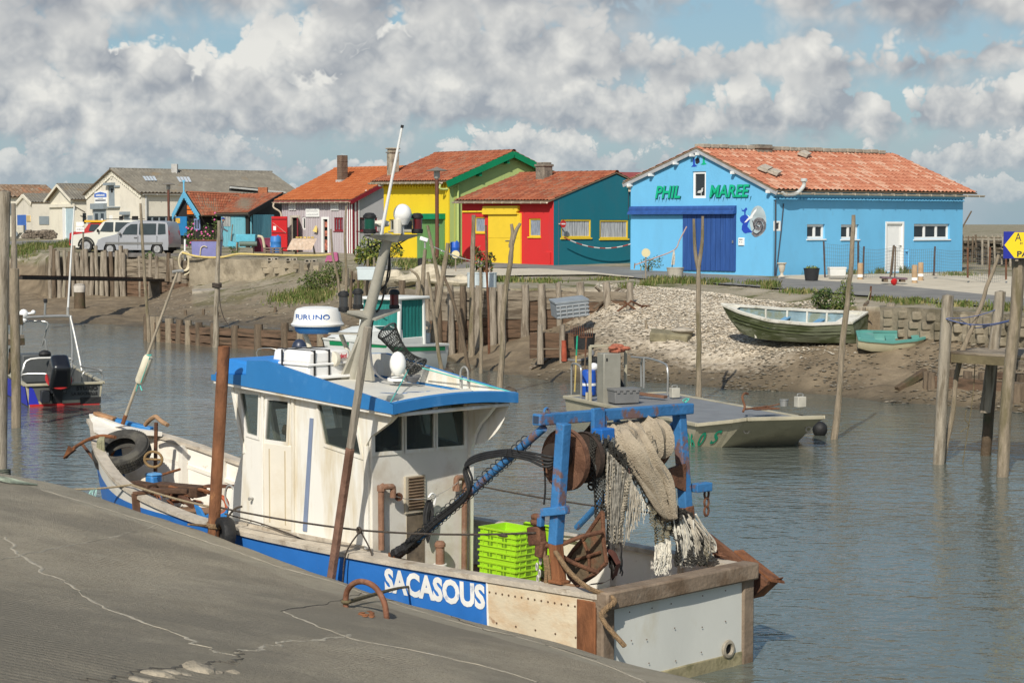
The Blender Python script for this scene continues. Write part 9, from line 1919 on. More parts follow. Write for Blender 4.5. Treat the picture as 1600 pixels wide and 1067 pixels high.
def parked():
 silver=M('paint_silver',(.34,.35,.37),.35,.04,2,metal=.15,coat=.5,spec=.6);whitep=M('paint_white',(.62,.61,.54),.3,.04,2,coat=.4);red=M('paint_red',(.42,.02,.02),.35,.05,coat=.4)
 pf=[(.0,.42),(.02,.62),(.10,.78),(.30,.90),(.85,1.02),(1.15,1.10),(1.45,1.42),(1.75,1.68),(2.10,1.79),(2.7,1.83),(3.6,1.82),(4.02,1.76),(4.10,1.62),(4.17,1.05),(4.18,.60),(4.15,.40)]
 q=P(161,396.5,101.3)
 def ex(t,half,gm):
  mb=MB();mb.add([V((x,y*half(z)*.86,z+.012))for x,z,y in((1.18,1.13,1),(1.18,1.13,-1),(1.74,1.665,-.98),(1.74,1.665,.98))],[(0,1,2,3)]);mb.bd('windscreen',gm,t,lo=True,sh=False)
  for sg in(1,-1):mb=MB();mb.box((2.2,sg*(half(.6)+.008),.62),(3.3,.03,.12));mb.bd('side_strip',GREYP,t,lo=True,bevel=.01)
  mb=MB();mb.box((.06,0,.42),(.25,1.66,.26));mb.bd('bumper',M('bumper_grey',(.12,.125,.13),.6,.1),t,lo=True,bevel=.05);mb=MB();mb.box((-.07,0,.45),(.02,.5,.11));mb.bd('number_plate',WHITE,t,lo=True)
  for sg in(1,-1):mb=MB();mb.ball((.16,sg*.62,.76),(.17,.18,.09),12);mb.bd('headlight',M('lamp_clear',(.5,.52,.52),.1,.1,5,spec=.8),t,lo=True)
  for sg in(1,-1):mb=MB();mb.ball((1.42,sg*(half(1.1)+.10),1.12),(.07,.11,.09),10);mb.bd('wing_mirror',GREYP,t,lo=True)
  for sg in(1,-1):mb=MB();[mb.bar((x,sg*(half(.5)+.005),.34),(x,sg*(half(1.0)+.005),1.02),.012,.014,up=(0,1,0))for x in(1.32,2.42,3.52)];mb.bd('door_seam',M('under_black',(.012,.012,.012),.9),t,lo=True);mb=MB();mb.box((2.28,sg*(half(.9)+.015),.93),(.17,.03,.05));mb.bd('door_handle',GREYP,t,lo=True,bevel=.008)
  for sg in(1,-1):mb=MB();mb.box((4.14,sg*.70,1.15),(.06,.10,.30));mb.bd('tail_light',M('lamp_red',(.35,.02,.02),.2),t,lo=True,bevel=.02)
 fx=V((pxat(288,100.6)-q.x,-1.0,0)).normalized();rz=math.atan2(fx.y,fx.x);L=4.18
 car('silver_van','silver grey compact van with side windows parked above the post palisade','van',(q.x,q.y,2.74),rz,L,1.72,pf,[([(1.52,1.10),(2.36,1.10),(2.36,1.66),(1.98,1.64),(1.72,1.46)],'side_window'),([(2.48,1.10),(3.44,1.10),(3.44,1.68),(2.48,1.68)],'side_window'),([(3.56,1.10),(4.02,1.12),(3.96,1.66),(3.56,1.68)],'side_window')],silver,(.80,3.52),.31,ex,1.02,None)
 q=P(122,390.5,106);pf=[(.0,.50),(.02,.85),(.15,1.0),(1.15,1.12),(1.35,1.16),(1.85,1.72),(2.1,1.80),(3.6,1.82),(3.95,1.78),(4.02,1.6),(4.05,1.0),(4.05,.5)]
 def ex2(t,half,gm):
  mb=MB();mb.add([V((x,y*half(z)*.88,z+.014))for x,z,y in((1.40,1.21,1),(1.40,1.21,-1),(1.82,1.68,-.98),(1.82,1.68,.98))],[(0,1,2,3)]);mb.bd('windscreen',gm,t,lo=True,sh=False)
  mb=MB();mb.box((-.02,0,.60),(.22,1.7,.24));mb.bd('bumper',BLACKR,t,lo=True,bevel=.04);mb=MB();mb.box((-.01,0,.88),(.06,.9,.18));mb.bd('grille',BLACKR,t,lo=True)
  for sg in(1,-1):
   mb=MB();mb.ball((.03,sg*.62,.88),(.08,.16,.10),12);mb.bd('headlight',M('lamp_clear',(.5,.52,.52),.1),t,lo=True)
   for wx in(.9,3.2):mb=MB();mb.tube([V((wx-.47*cos(a),sg*(half(.6)+.02),.36+.47*sin(a)))for a in[PI*i/10 for i in range(11)]],.05,8);mb.bd('wheel_arch',BLACKR,t,lo=True)
   mb=MB();mb.box((1.65,sg*(half(1.1)+.11),1.22),(.1,.14,.18));mb.bd('wing_mirror',BLACKR,t,lo=True,bevel=.03)
  mb=MB();mb.tube([(2.0,.6,1.88),(3.8,.6,1.88)],.02,6);mb.tube([(2.0,-.6,1.88),(3.8,-.6,1.88)],.02,6);mb.bd('roof_bars',BLACKR,t,lo=True)
 car('white_off_roader','white off road car with black bumper and arches behind the silver van','car',(q.x,q.y,2.80),rz+.02,4.05,1.75,pf,[([(1.72,1.18),(2.5,1.18),(2.5,1.70),(2.0,1.70)],'side_window'),([(2.62,1.18),(3.85,1.18),(3.80,1.68),(2.62,1.70)],'side_window')],whitep,(.9,3.2),.37,ex2,1.14,None)
 q=P(117,385,112);pf=[(.0,.5),(.03,1.0),(.3,1.08),(.9,1.12),(1.2,1.55),(1.35,1.62),(2.6,1.62),(2.8,1.5),(2.9,1.0),(2.9,.5)]
 def ex3(t,half,gm):
  mb=MB();mb.box((1.85,0,1.69),(1.75,1.45,.14));mb.bd('yellow_roof',M('roof_yellow',(.72,.40,.02),.5,.06),t,lo=True,bevel=.03);mb=MB();mb.add([V((x,y*half(z)*.88,z+.012))for x,z,y in((.92,1.14,1),(.92,1.14,-1),(1.18,1.52,-.98),(1.18,1.52,.98))],[(0,1,2,3)]);mb.bd('windscreen',gm,t,lo=True,sh=False)
 car('red_buggy','small red car with yellow roof half hidden behind the white off roader','car',(q.x,q.y,2.86),rz,2.9,1.5,pf,[([(1.25,1.12),(1.9,1.12),(1.9,1.52),(1.36,1.52)],'side_window'),([(2.0,1.12),(2.72,1.12),(2.6,1.52),(2.0,1.52)],'side_window')],red,(.6,2.3),.3,ex3,1.1,None)
parked()
# road, gravel lot
def lay(name,near,far,mat,up,nx=90,ny=7,x0=None,x1=None):
 fn,ff=lut(near),lut(far);x0=near[0][0]if x0 is None else x0;x1=near[-1][0]if x1 is None else x1;rows=[]
 for i in range(nx+1):
  px=lerp(x0,x1,i/nx);a,b=zpix(px,fn(px)),zpix(px,ff(px));wob=.12*vn(px*.05,3)+.06*vn(px*.21,7)
  r=[]
  for j in range(ny+1):
   Y=lerp(a.y+wob,b.y,j/ny);r.append(V((pxat(px,Y),Y,zrel(px,Y)+up+.02*sin(PI*j/ny))))
  rows.append(r)
 mb=MB();mb.grid(rows);mb.f=[f[::-1]for f in mb.f];tag(mb.bd(name,mat,ang=80),kind='structure')
ASPH=M('asphalt_pale',(.20,.195,.18),.95,.14,.8,.4,30,s1=((.29,.275,.235),.6,.7,.5),s2=((.13,.125,.115),.5,3,.62));GRAV=M('gravel_cream',(.55,.49,.375),.95,.14,1.2,.5,30,s1=((.44,.38,.27),.6,.8,.55),s2=((.70,.64,.52),.5,6,.6))
lay('road',[(560,426),(640,421),(800,420),(900,425),(1000,437),(1100,444),(1240,455),(1350,464),(1420,471),(1620,488),(1900,510)],[(560,403),(640,406),(720,410),(860,416),(985,419),(1100,431),(1240,438),(1400,448),(1620,471),(1900,492)],ASPH,.05,160)
lay('gravel_lot',[(1216,437.5),(1240,438.5),(1400,448.5),(1620,471.5),(1900,492)],[(1216,432),(1240,431.5),(1500,428),(1620,436),(1900,440)],GRAV,.04,100)
lay('gravel_verge',[(640,432),(750,434),(850,432),(930,431),(990,436)],[(640,421),(750,421),(850,422),(930,428),(990,435)],GRAV,.06,60,4)
lay('lane',[(-60,386),(40,385),(112,381)],[(-60,380),(40,378),(112,376)],ASPH,.06,40,4)
# loose shells, stones, grass
def scatter(name,cnt,size,mats,pick,flat=.35,label=None,seed=1):
 rr=random.Random(seed);mb=MB();k=0;tries=0
 while k<cnt and tries<cnt*30:
  tries+=1;q=pick(rr)
  if q is None:continue
  px,Y=q;z=zrel(px,Y);x=pxat(px,Y);s=rr.uniform(*size);a=rr.random()*6.28;c,sn=cos(a),sin(a);h=s*flat*rr.uniform(.3,1);m=rr.randrange(len(mats));tx,ty=rr.uniform(-.22,.22),rr.uniform(-.22,.22)
  def p(u,v,w):return(x+(u*c-v*sn)*s,Y+(u*sn+v*c)*s,z+w*h+.01+(u*tx+v*ty)*s*.6+s*.03)
  mb.add([p(-.5,-.2,0),p(0,-.42,.2),p(.5,-.1,0),p(.25,.4,.2),p(-.3,.38,.1),p(0,0,1)],[(0,1,5),(1,2,5),(2,3,5),(3,4,5),(4,0,5)],m);k+=1
 o=mb.bd(name,mats,sh=False);return tag(o,kind='stuff')
SH=[M('shell_pale',(.60,.53,.41),.8,.2,9),M('shell_tan',(.46,.38,.27),.85,.25,9),M('shell_grey',(.38,.335,.26),.85,.25,9),M('shell_white',(.62,.56,.45),.75,.1,9)]
MS=[M('mud_stone',(.24,.205,.15),.8,.3,8),M('mud_slate',(.20,.18,.14),.6,.3,8),M('mud_shell',(.36,.31,.225),.8,.25,8)]
def pk_heap(rr):
 px=rr.gauss(1110,95)
 if not 930<px<1340:return None
 k=knots(px);t=rr.uniform(.05,1.55);Y=lerp(k[1][0],k[3][0],t)
 if rr.random()>(t-.42)*1.7:return None
 return px,Y
def pk_mud(rr):
 px=rr.uniform(830,1640);k=knots(px);t=rr.random()**1.2
 if vn(px*.02,t*3)+rr.uniform(-.5,.6)<.0:return None
 return px,lerp(k[1][0]-.2,k[3][0],t)
def pk_left(rr):
 px=rr.uniform(235,620);k=knots(px);return px,lerp(k[1][0]+.3,k[3][0],rr.random())
scatter('shells',13000,(.04,.12),SH,pk_heap,.28,seed=2);scatter('mud_stones',2800,(.04,.15),MS,pk_mud,.13,seed=3);scatter('mud_stones',700,(.05,.16),MS,pk_left,.3,seed=5)
GR=[M('grass_green',(.085,.125,.022),.8,.25,3),M('grass_dry',(.24,.21,.085),.85,.25,3),M('grass_olive',(.13,.14,.04),.85,.25,3)]
def grass(name,spots,mats=GR,seed=1):
 rr=random.Random(seed);mb=MB()
 for px,py,w,dep,cnt,h in spots:
  q0=zpix(px,py)
  for _ in range(cnt):
   x=px+rr.gauss(0,w*.5);Y=q0.y+rr.gauss(0,dep*.5);z=zrel(x,Y);b=V((pxat(x,Y),Y,z));a=rr.random()*6.28;hh=h*rr.uniform(.2,.85);wd=rr.uniform(.012,.028)*max(1,h*1.6);d=V((cos(a),sin(a),0));s=V((-d.y,d.x,0))*wd;l=rr.uniform(.15,.6)*hh
   mb.add([b-s,b+s,b+d*l*.4+V((0,0,hh*.65))+s*.7,b+d*l*.4+V((0,0,hh*.65))-s*.7,b+d*l+V((0,0,hh))],[(0,1,2,3),(3,2,4)],rr.choice((0,0,1,2)))
 return tag(mb.bd(name,mats,sh=False),kind='stuff')
grass('grass',[(20,392,26,3,900,.5),(60,388,26,3,900,.55),(105,385,22,3,700,.5),(130,388,14,2,400,.5),(30,397,30,2,500,.4),(110,378,10,1,150,.4),(470,463,40,2.5,1500,.32),(500,466,22,2,900,.35),(440,466,20,1.5,350,.25),(555,458,14,1.5,350,.3),(510,434,16,2,350,.3),(640,416,26,3,900,.45),(700,412,22,3,900,.5),(660,420,40,2,700,.4),(880,407,16,.8,300,.35),(925,405,28,.8,700,.5),(965,404,20,.8,500,.45),(985,405,8,.8,120,.3),(735,440,20,1.2,250,.3),(790,440,30,1.2,500,.3),(850,441,26,1.2,300,.25),(950,438,30,1,260,.2),(1030,441,18,1,350,.35),(1075,442,26,1,500,.35),(1120,443,24,1,400,.3),(1180,447,24,1,300,.3),(1205,452,14,.8,250,.45),(1250,458,26,.8,250,.25),(1380,470,20,1,220,.22),(1430,473,34,1,500,.22),(1500,478,36,1,450,.22),(1570,484,40,1,450,.25),(1020,424,16,.8,200,.5),(1042,424,10,.8,120,.4),(1150,424,6,.4,70,.3),(1260,430,10,.4,60,.35),(1330,430,16,.4,120,.35),(1375,429,12,.4,120,.4),(1415,428,10,.4,100,.5),(1500,432,30,1,240,.3),(1010,447,14,.8,160,.3),(420,384,12,.8,160,.4),(980,450,10,.5,80,.3)],seed=4)
LEAF=[M('leaf_green',(.07,.12,.022),.6,.3,4),M('leaf_light',(.14,.19,.04),.6,.25,4),M('leaf_dark',(.035,.065,.014),.65,.3,4),M('leaf_olive',(.12,.135,.035),.7,.25,4),M('leaf_yellow',(.26,.26,.05),.65,.2,4),M('leaf_red',(.22,.09,.04),.65,.3,4)]
PINK=M('petal_pink',(.62,.13,.32),.6,.2,6)
def leaves(mb,c,r,cnt,size,ms,rr,up=0.0):
 for _ in range(cnt):
  while True:
   v=V((rr.uniform(-1,1),rr.uniform(-1,1),rr.uniform(-1,1)))
   if.25<v.length<1:break
  if vn(v.x*2.2+c.x,v.z*2.2+c.y+v.y,1)<-.35:continue
  p=c+V((v.x*r[0],v.y*r[1],v.z*r[2]));a=V((rr.gauss(0,1),rr.gauss(0,1),rr.gauss(0,1)+up)).normalized();b=a.orthogonal().normalized();s=size*rr.uniform(.5,1.3)
  mb.add([p-a*s,p-b*s*.4,p+a*s,p+b*s*.4],[(0,1,2,3)],rr.choice(ms))
def shrub(name,label,cat,px,py,Y,h,blobs,size,ms,seed,stems=6,group=None,flowers=0):
 base=P(px,py,Y)if Y else zpix(px,py);t=thing(name,label,cat,base,0,group);rr=random.Random(seed);mb=MB()
 for dx,dz,rx,rz_,cnt in blobs:leaves(mb,base+V((dx,0,dz)),(rx,rx*.9,rz_),cnt,size,ms,rr,.4)
 mb.bd('foliage',LEAF,t,sh=False);mb=MB()
 for i in range(stems):b=rr.choice(blobs);e=base+V((b[0]+rr.uniform(-.5,.5)*b[2],rr.uniform(-.4,.4)*b[2],b[1]+rr.uniform(-.2,.6)*b[3]));mb.tube(SP([base+V((rr.uniform(-.06,.06),0,-.05)),base.lerp(e,.5)+V((rr.uniform(-.05,.05),0,.04)),e],4),.012,5)
 mb.bd('stem',WOOD_B,t)
 if flowers:
  mb=MB()
  for _ in range(flowers):b=rr.choice(blobs);c=base+V((b[0]+rr.uniform(-.9,.9)*b[2],-b[2]*.8*rr.random(),b[1]+rr.uniform(-.9,.9)*b[3]));mb.ball(c,(.06,.04,.06),7)
  mb.bd('blossom',PINK,t)
 return t
shrub('shrub','feathery olive green bush growing on the slip right of the ramp','shrub',513,452,None,1,[(-.45,.45,.55,.5,900),(.25,.65,.6,.7,1300),(-.9,.3,.4,.35,500),(.6,.4,.4,.5,500)],.055,[0,3,1,2],11)
shrub('shrub','yellowish leafy bush in the planter before the lavender shop corner','shrub',577,418,70,1,[(0,.7,.42,.55,420),(-.3,.45,.3,.4,200),(.25,.9,.28,.5,220),(.15,.35,.3,.3,180)],.085,[0,1,4,4,2],12,9)
shrub('shrub','red tinged leafy plant growing from the white tub before the red house','shrub',752,428,65,1,[(0,.45,.35,.4,200),(.3,.5,.22,.25,90),(-.15,.75,.15,.2,50),(.2,.2,.2,.2,80)],.09,[0,5,2,5,1],13,9)
shrub('shrub','rounded dark green bush at the top of the shell bank, left of a taller one','shrub',1284,484,53,1,[(0,.28,.32,.3,700),(.12,.45,.2,.2,250)],.045,[0,2,2,3],14)
shrub('shrub','upright lighter green bush behind the rowing boat bow stake','shrub',1318,488,52.4,1,[(0,.35,.32,.4,800),(.08,.65,.2,.35,400),(-.2,.2,.2,.25,250)],.045,[0,3,1,3],15)
shrub('shrub','small green tuft sprouting from the top of the post palisade planks','shrub',231,412,96.4,1,[(0,.2,.35,.3,350),(.15,.45,.22,.2,160)],.06,[0,1,0],16)
shrub('shrub','low dark weed clump by the lilac tub below the turquoise doors','shrub',366,396,93,1,[(0,.2,.3,.22,220)],.06,[2,3,0],17)
shrub('shrub','green and yellow weeds against the yellow house foot','shrub',612,402,90,1,[(0,.5,.35,.5,300),(.3,.25,.3,.3,160)],.07,[0,1,4],18)
shrub('shrub','dark green low bush in the grass before the green garage door','shrub',706,415,78,1,[(0,.25,.5,.3,600),(-.5,.2,.35,.25,300)],.055,[2,0,3],19)
shrub('shrub','weed bush at the blue house foot left of its navy door','shrub',1012,422,74,1,[(0,.25,.35,.25,200),(.35,.3,.3,.3,120)],.05,[0,3,2],20)
for i,(px,h,lab)in enumerate(((296,1.4,'pink hollyhocks nearest the black shack door'),(303,1.7,'pink hollyhocks under the lilac window of the black shack'),(322,1.4,'pink hollyhocks on the dark wall between shack and turquoise doors'),(336,1.9,'tallest pink hollyhocks left of the turquoise doors'),(318,.9,'short hollyhock clump behind the lilac tub'))):
 shrub('hollyhock',lab,'flower',px,386,113,1,[(0,h*.35,.35,h*.35,160),(0,h*.8,.18,h*.35,70)],.09,[0,1,2],30+i,4,'hollyhocks by the black shack',7)
# things around the houses
def T(name,label,cat,px,py,Y,group=None):return thing(name,label,cat,P(px,py,Y),0,group)
def lamp_post(px,y0,y1,Y,label):
 t=T('street_lamp',label,'street lamp',px,y1,Y,'street lamps');b=P(px,y1,Y);h=P(px,y0,Y).z-b.z;rust=M('lamp_rust',(.13,.05,.032),.6,.15,4)
 mb=MB();mb.tube([V((0,0,-.3)),V((0,0,h*.5)),V((0,0,h*.86))],.085,12);mb.bd('pole',rust,t,lo=True);mb=MB();mb.lathe([(.06,h*.86),(.14,h*.88),(.14,h*.95),(.09,h*.965)],n=14);mb.bd('lamp_glass',M('lamp_milk',(.42,.42,.38),.3),t,lo=True);mb=MB();mb.lathe([(.0,h*1.0),(.08,h*.99),(.48,h*.962),(.48,h*.955),(.05,h*.965)],n=20);mb.bd('lamp_hood',M('hood_grey',(.20,.18,.15),.6),t,lo=True)
lamp_post(683,261,402,84,'tall rust coloured street lamp before the yellow house');lamp_post(264,285,372,126,'rust coloured street lamp beside the black shack')
def person():
 t=T('person','person in grey clothes and blue cap leaning beside the turquoise doors','person',346,386,116)
 vs=[(0,0,.92),(0,.03,1.12),(.03,.04,1.34),(.06,.04,1.46),(.09,.04,1.54),(.12,.04,1.66),(-.02,.10,.88),(-.05,.11,.50),(-.10,.12,.08),(.03,.13,.03),(-.02,-.10,.88),(.06,-.10,.50),(.02,-.11,.08),(.15,-.11,.03),(.02,.20,1.38),(.14,.25,1.14),(.34,.20,1.02),(.44,.18,1.0),(.02,-.18,1.38),(.12,-.24,1.12),(.32,-.18,.98),(.42,-.16,.96)]
 ed=[(0,1),(1,2),(2,3),(3,4),(4,5),(0,6),(6,7),(7,8),(8,9),(0,10),(10,11),(11,12),(12,13),(2,14),(14,15),(15,16),(16,17),(2,18),(18,19),(19,20),(20,21)]
 rad=[.15,.15,.17,.08,.06,.10,.10,.07,.055,.045,.10,.07,.055,.045,.075,.05,.04,.035,.075,.05,.04,.035]
 me=bpy.data.meshes.new('body');me.from_pydata(vs,ed,[]);o=bpy.data.objects.new('body',me);COL.objects.link(o);o.parent=t;o.modifiers.new('skin','SKIN');ss=o.modifiers.new('sub','SUBSURF');ss.levels=1;ss.render_levels=1
 for i,r in enumerate(rad):me.skin_vertices[0].data[i].radius=(r,r)
 me.skin_vertices[0].data[0].use_root=True;me.materials.append(M('clothes_grey',(.13,.14,.16),.9,.2,5));t.rotation_euler.z=.2
 mb=MB();mb.ball((.13,.04,1.69),(.10,.08,.12),12);mb.ball((.225,.04,1.67),(.02,.015,.02),6);mb.bd('face',M('skin',(.45,.26,.18),.6),t,lo=True);mb=MB();mb.lathe([(.115,0),(.11,.06),(.06,.1),(0,.105)],(.12,.04,1.73),14);mb.box((.24,.04,1.735),(.14,.14,.015));mb.bd('cap',M('cap_blue',(.03,.05,.24),.8),t,lo=True)
person()
def boxy(name,label,cat,px0,py0,px1,py1,Y,mat,depth=.6,parts=(),bevel=.03,lid=None):
 a,b=P(px0,py1,Y),P(px1,py0,Y);t=thing(name,label,cat,V(((a.x+b.x)/2,Y,a.z)));w,h=b.x-a.x,b.z-a.z;mb=MB();mb.box((0,depth/2,h/2),(w,depth,h),top=1.04);mb.bd('body',mat,t,lo=True,bevel=bevel);mb=MB();mb.box((0,depth/2,h+.0),(w*1.08,depth*1.08,.07));mb.bd('rim',lid or mat,t,lo=True,bevel=.01);return t,w,h
def barrel(label,px,y0,y1,Y,w,mat):
 t=T('barrel',label,'barrel',px,y1,Y);h=P(px,y0,Y).z-P(px,y1,Y).z;r=w/2/FOC*Y;mb=MB();mb.lathe([(0,0),(r*.9,0),(r,.04),(r,h*.3),(r*1.03,h*.32),(r*1.03,h*.36),(r,h*.38),(r,h*.62),(r*1.03,h*.64),(r*1.03,h*.68),(r,h*.7),(r*.98,h*.94),(r*.85,h),(0,h)],n=22);mb.bd('drum',mat,t,lo=True);mb=MB();mb.lathe([(r*.2,h),(r*.2,h+.05),(0,h+.05)],(r*.4,0,0),10);mb.bd('bung',mat,t,lo=True)
LIL=M('tub_lilac',(.20,.205,.42),.7,.12,2,.2,14,s1=((.34,.32,.60),.5,2,.55));MAR=M('tub_maroon',(.19,.03,.065),.7,.15,2,.2,14)
t,w,h=boxy('fish_tub','lilac painted fish tub with rusty rim on the quay before the black shack','tub',300,376,341,402,92.5,LIL,1.0,lid=RUST)
mb=MB();mb.tube(SP([(-.25,-.04,.1),(-.2,-.05,.45),(-.05,-.06,.55),(.1,-.05,.5)]),.03,7);mb.bd('hose',M('hose_cream',(.56,.49,.34),.7),t,lo=True)
t,w,h=boxy('fish_tub','maroon fish tub standing left of the blue barrel','tub',397,373,430,394,97,MAR,.9);mb=MB();mb.box((.35,-.03,h*.6),(.12,.03,.2));mb.bd('notice',WHITE,t,lo=True)
barrel('bright blue barrel before the bright red door',431,369,395,96,17,M('barrel_blue',(.04,.19,.50),.5,.1,3));barrel('blue barrel at the corner between the lime gable and red house',711,378,405,86,15,M('barrel_royal',(.015,.10,.48),.45,.1,3))
t=T('oyster_grader','turquoise oyster grading machine with pipes and stand on the quay','machine',382,396,96.5);tq=M('machine_turquoise',(.10,.40,.52),.6,.15,4);mb=MB();mb.box((.1,0,.78),(1.0,.5,.42));mb.box((-.62,0,.45),(.45,.3,.3),R=RM(.3,3,'Y'));mb.bd('hopper',tq,t,lo=True,bevel=.03);mb=MB();[mb.bar((x,y,-.1),(x*.9,y,.6),.06,.06,up=(0,1,0))for x in(-.4,.45)for y in(-.2,.2)];mb.bd('stand',WOOD_G,t,lo=True);mb=MB();mb.lathe([(.13,-.45),(.13,.45)],(.25,-.3,.5),14,R=RM(PI/2,3,'Y'));mb.bd('roller',M('roller_green',(.12,.17,.14),.6),t,lo=True)
MB().tube([(-.75,0,.2),(-.65,0,1.1),(-.6,0,1.5)],.03,6).bd('pipe',WOOD_G,t,lo=True);mb=MB();mb.tube(SP([(.7,-.1,.9),(.95,-.1,.8),(1.05,-.1,.3),(1.1,-.1,.0)]),.07,8);mb.bd('pipe',M('hose_cream',(.56,.49,.34),.7),t,lo=True)
t=T('pallet_stack','low stack of weathered pallets in front of the blue barrel','pallet',427,398,94);mb=MB();[mb.box((0,0,.07+.13*i),(.95,.6,.05))for i in range(3)];[mb.box((x,0,.13*i+.02),(.1,.6,.08))for i in range(3)for x in(-.4,0,.4)];mb.bd('boards',M('pallet_brown',(.20,.15,.115),.9,.3,5,.4),t,lo=True,sh=False)
t=T('cloth_table','small trestle table draped with a pale checked cloth outside the shop','table',476,397,98);mb=MB();[mb.bar((x,0,0),(x*.8,.3,.75),.05,.05,up=(0,1,0))for x in(-.5,.5)];[mb.bar((x,.5,0),(x*.8,.2,.75),.05,.05,up=(0,1,0))for x in(-.5,.5)];mb.bd('trestle',WOOD_G,t,lo=True);mb=MB();rows=[[V((lerp(-.65,.65,i/18)-.25*k,-.02-.38*k+.03*sin(i*1.9)*k,lerp(.80,.22,k)))for i in range(19)]for k in(0,.3,.6,1)];rows=[[V((lerp(-.6,.6,i/18),.5,.82))for i in range(19)]]+rows;mb.grid(rows);mb.bd('cloth',M('cloth_check',(.52,.40,.30),.9,.25,7,s1=((.62,.56,.48),.7,5,.55)),t,lo=True);mb=MB();[mb.box((-.4+.2*i,.2,.87),(.14,.2,.08))for i in range(5)];mb.bd('wares',M('wares_yellow',(.62,.44,.12),.7,.6,9),t,lo=True)
t=T('painted_block','magenta painted concrete block at the end of the quay wall','block',518,406,88.6);mb=MB();mb.prism([V((-.33,0,-.1)),V((.33,0,-.1)),V((.28,0,.32)),V((.18,0,.36)),V((-.16,0,.34)),V((-.2,0,.26))],(0,.5,0));mb.bd('block',M('block_magenta',(.40,.11,.22),.85,.15,4),t,lo=True,sh=False,bevel=.03)
hose=M('hose_yellow',(.60,.47,.17),.7,.15,4);t=T('quay_hose','long yellow hose lying along the edge of the stone quay wall','hose',400,402,91);mb=MB();mb.tube(SP([P(285,395,92),P(310,401,91.5),P(345,402,91),P(372,397,91),P(410,398,90.6),P(455,399,89),P(500,399,87.5),P(517,397,87)],6),.05,7);mb.bd('hose',hose,t)
t=T('hose_pole','white pole on the quay corner hung with a coil of yellow hose','pole',289,428,93);mb=MB();mb.tube([P(289,430,93),P(289,374,93)],.05,8);mb.bd('pole',WHITE,t);mb=MB()
for k in range(4):c=P(287+k,408,92.8);mb.tube([c+V((.24*cos(a)*(1+.1*k),-.05*k,.48*sin(a)))for a in[2*PI*i/18 for i in range(18)]],.045,6,closed=True)
mb.tube(SP([P(296,400,92.8),P(304,412,92.5),P(296,425,92.5),P(288,430,92.5)]),.045,6);mb.bd('hose_coil',M('hose_cream',(.56,.49,.34),.7),t)
t=T('direction_sign','small white board sign on a post before the off road car','sign',130,400,97.5);mb=MB();mb.tube([P(130,405,97.5),P(130,352,97.5)],.05,8);mb.bd('post',WOOD_G,t);mb=MB();q=P(125,355,97.4);mb.box(q+V((0,0,.16)),(.40,.04,.22));mb.box(q-V((.0,0,.12)),(.44,.04,.26));o=mb.bd('board',WHITE,t,sh=False);mb=MB();rr=random.Random(4);u=-.16
while u<.17:ww=rr.uniform(.02,.045);mb.box(q+V((u,-.024,-.12)),(ww,.006,rr.uniform(.08,.11)));u+=ww+.022
mb.bd('lettering',M('faint_ink',(.42,.42,.42),.8),o,sh=False)
def tub(label,px,y0,y1,Y,wpx,mat,name='planter',taper=1.25,soil=True,n=20):
 t=T(name,label,'planter',px,y1,Y);h=P(px,y0,Y).z-P(px,y1,Y).z;r=wpx/2/FOC*Y;mb=MB();mb.lathe([(0,0),(r/taper,0),(r,h*.94),(r*1.05,h*.95),(r*1.05,h),(r*.95,h),(r*.9,h*.85)],n=n);mb.bd('tub',mat,t,lo=True);mb=MB();mb.lathe([(r*.92,h*.88),(0,h*.95)],n=n);mb.bd('soil',M('soil_dark',(.06,.05,.035),.95,.4,8),t,lo=True);return t,r,h
TUBW=M('tub_pale_blue',(.55,.62,.63),.55,.06,3);tub('left pale blue white tub on the wall edge before the red house',741,426,449,61.3,22,TUBW,taper=1.02);tub('right pale blue white tub on the wall edge before the red house',765,426,449,61.3,22,TUBW,taper=1.02)
t,w,h=boxy('planter_box','pale planter box on the slip before the lavender shop corner','planter',558,419,592,438,67,TUBW,.4);t.rotation_euler.z=-.15
tub('round grey concrete planter left of the forked stake',1055,418,436,68,27,M('planter_grey',(.42,.39,.32),.9,.15,4,.3));t,r,h=tub('large black bucket planter at the blue house corner',1268,419,438,66.5,25,M('bucket_black',(.025,.026,.028),.55,.2,4));mb=MB();rr=random.Random(1);leaves(mb,V((0,0,h)),(r*.8,r*.8,.08),160,.05,[0,1,4],rr);mb.bd('seedlings',LEAF,t,lo=True,sh=False)
t=T('stone_urn','pale stone urn standing at the blue house corner','urn',1221.5,432.5,69);s=69/FOC;mb=MB();mb.lathe([(0,0),(5*s,0),(5*s,1.5*s),(2.5*s,3*s),(2.2*s,6*s),(4*s,9*s),(5.2*s,15*s),(5.5*s,19*s),(7.6*s,20.5*s),(7.6*s,22*s),(6*s,21.5*s),(5*s,17*s)],n=20);mb.bd('bowl',M('urn_stone',(.55,.50,.40),.85,.1,4,.2),t,lo=True)
boxy('fish_box','white plastic fish box with lid against the blue side wall','box',1297,419,1322,432,68,M('box_white',(.62,.62,.58),.6,.1,3),.5)
t,w,h=boxy('fish_box','stack of pale grey slatted fish boxes on the mud against the plank wall','box',870,471,921,497,57.5,M('box_grey_blue',(.25,.28,.30),.6,.15,3),.7);t.rotation_euler=(.12,-.10,.25);mb=MB()
for i in range(4):mb.box((0,-.02,h*(i+.5)/4.3),(w*1.03,.04,.035));mb.box((w/2+.02,.35,h*(i+.5)/4.3),(.04,.7,.035))
for i in range(5):mb.box((w/2+.02,.1+.14*i,h*.45),(.045,.03,h*.8));mb.box((-w/2+w*(i+.5)/5,-.02,h*.45),(.03,.045,h*.8))
mb.bd('ribs',M('box_grey_pale',(.33,.35,.36),.6,.15,3),t,lo=True,sh=False)
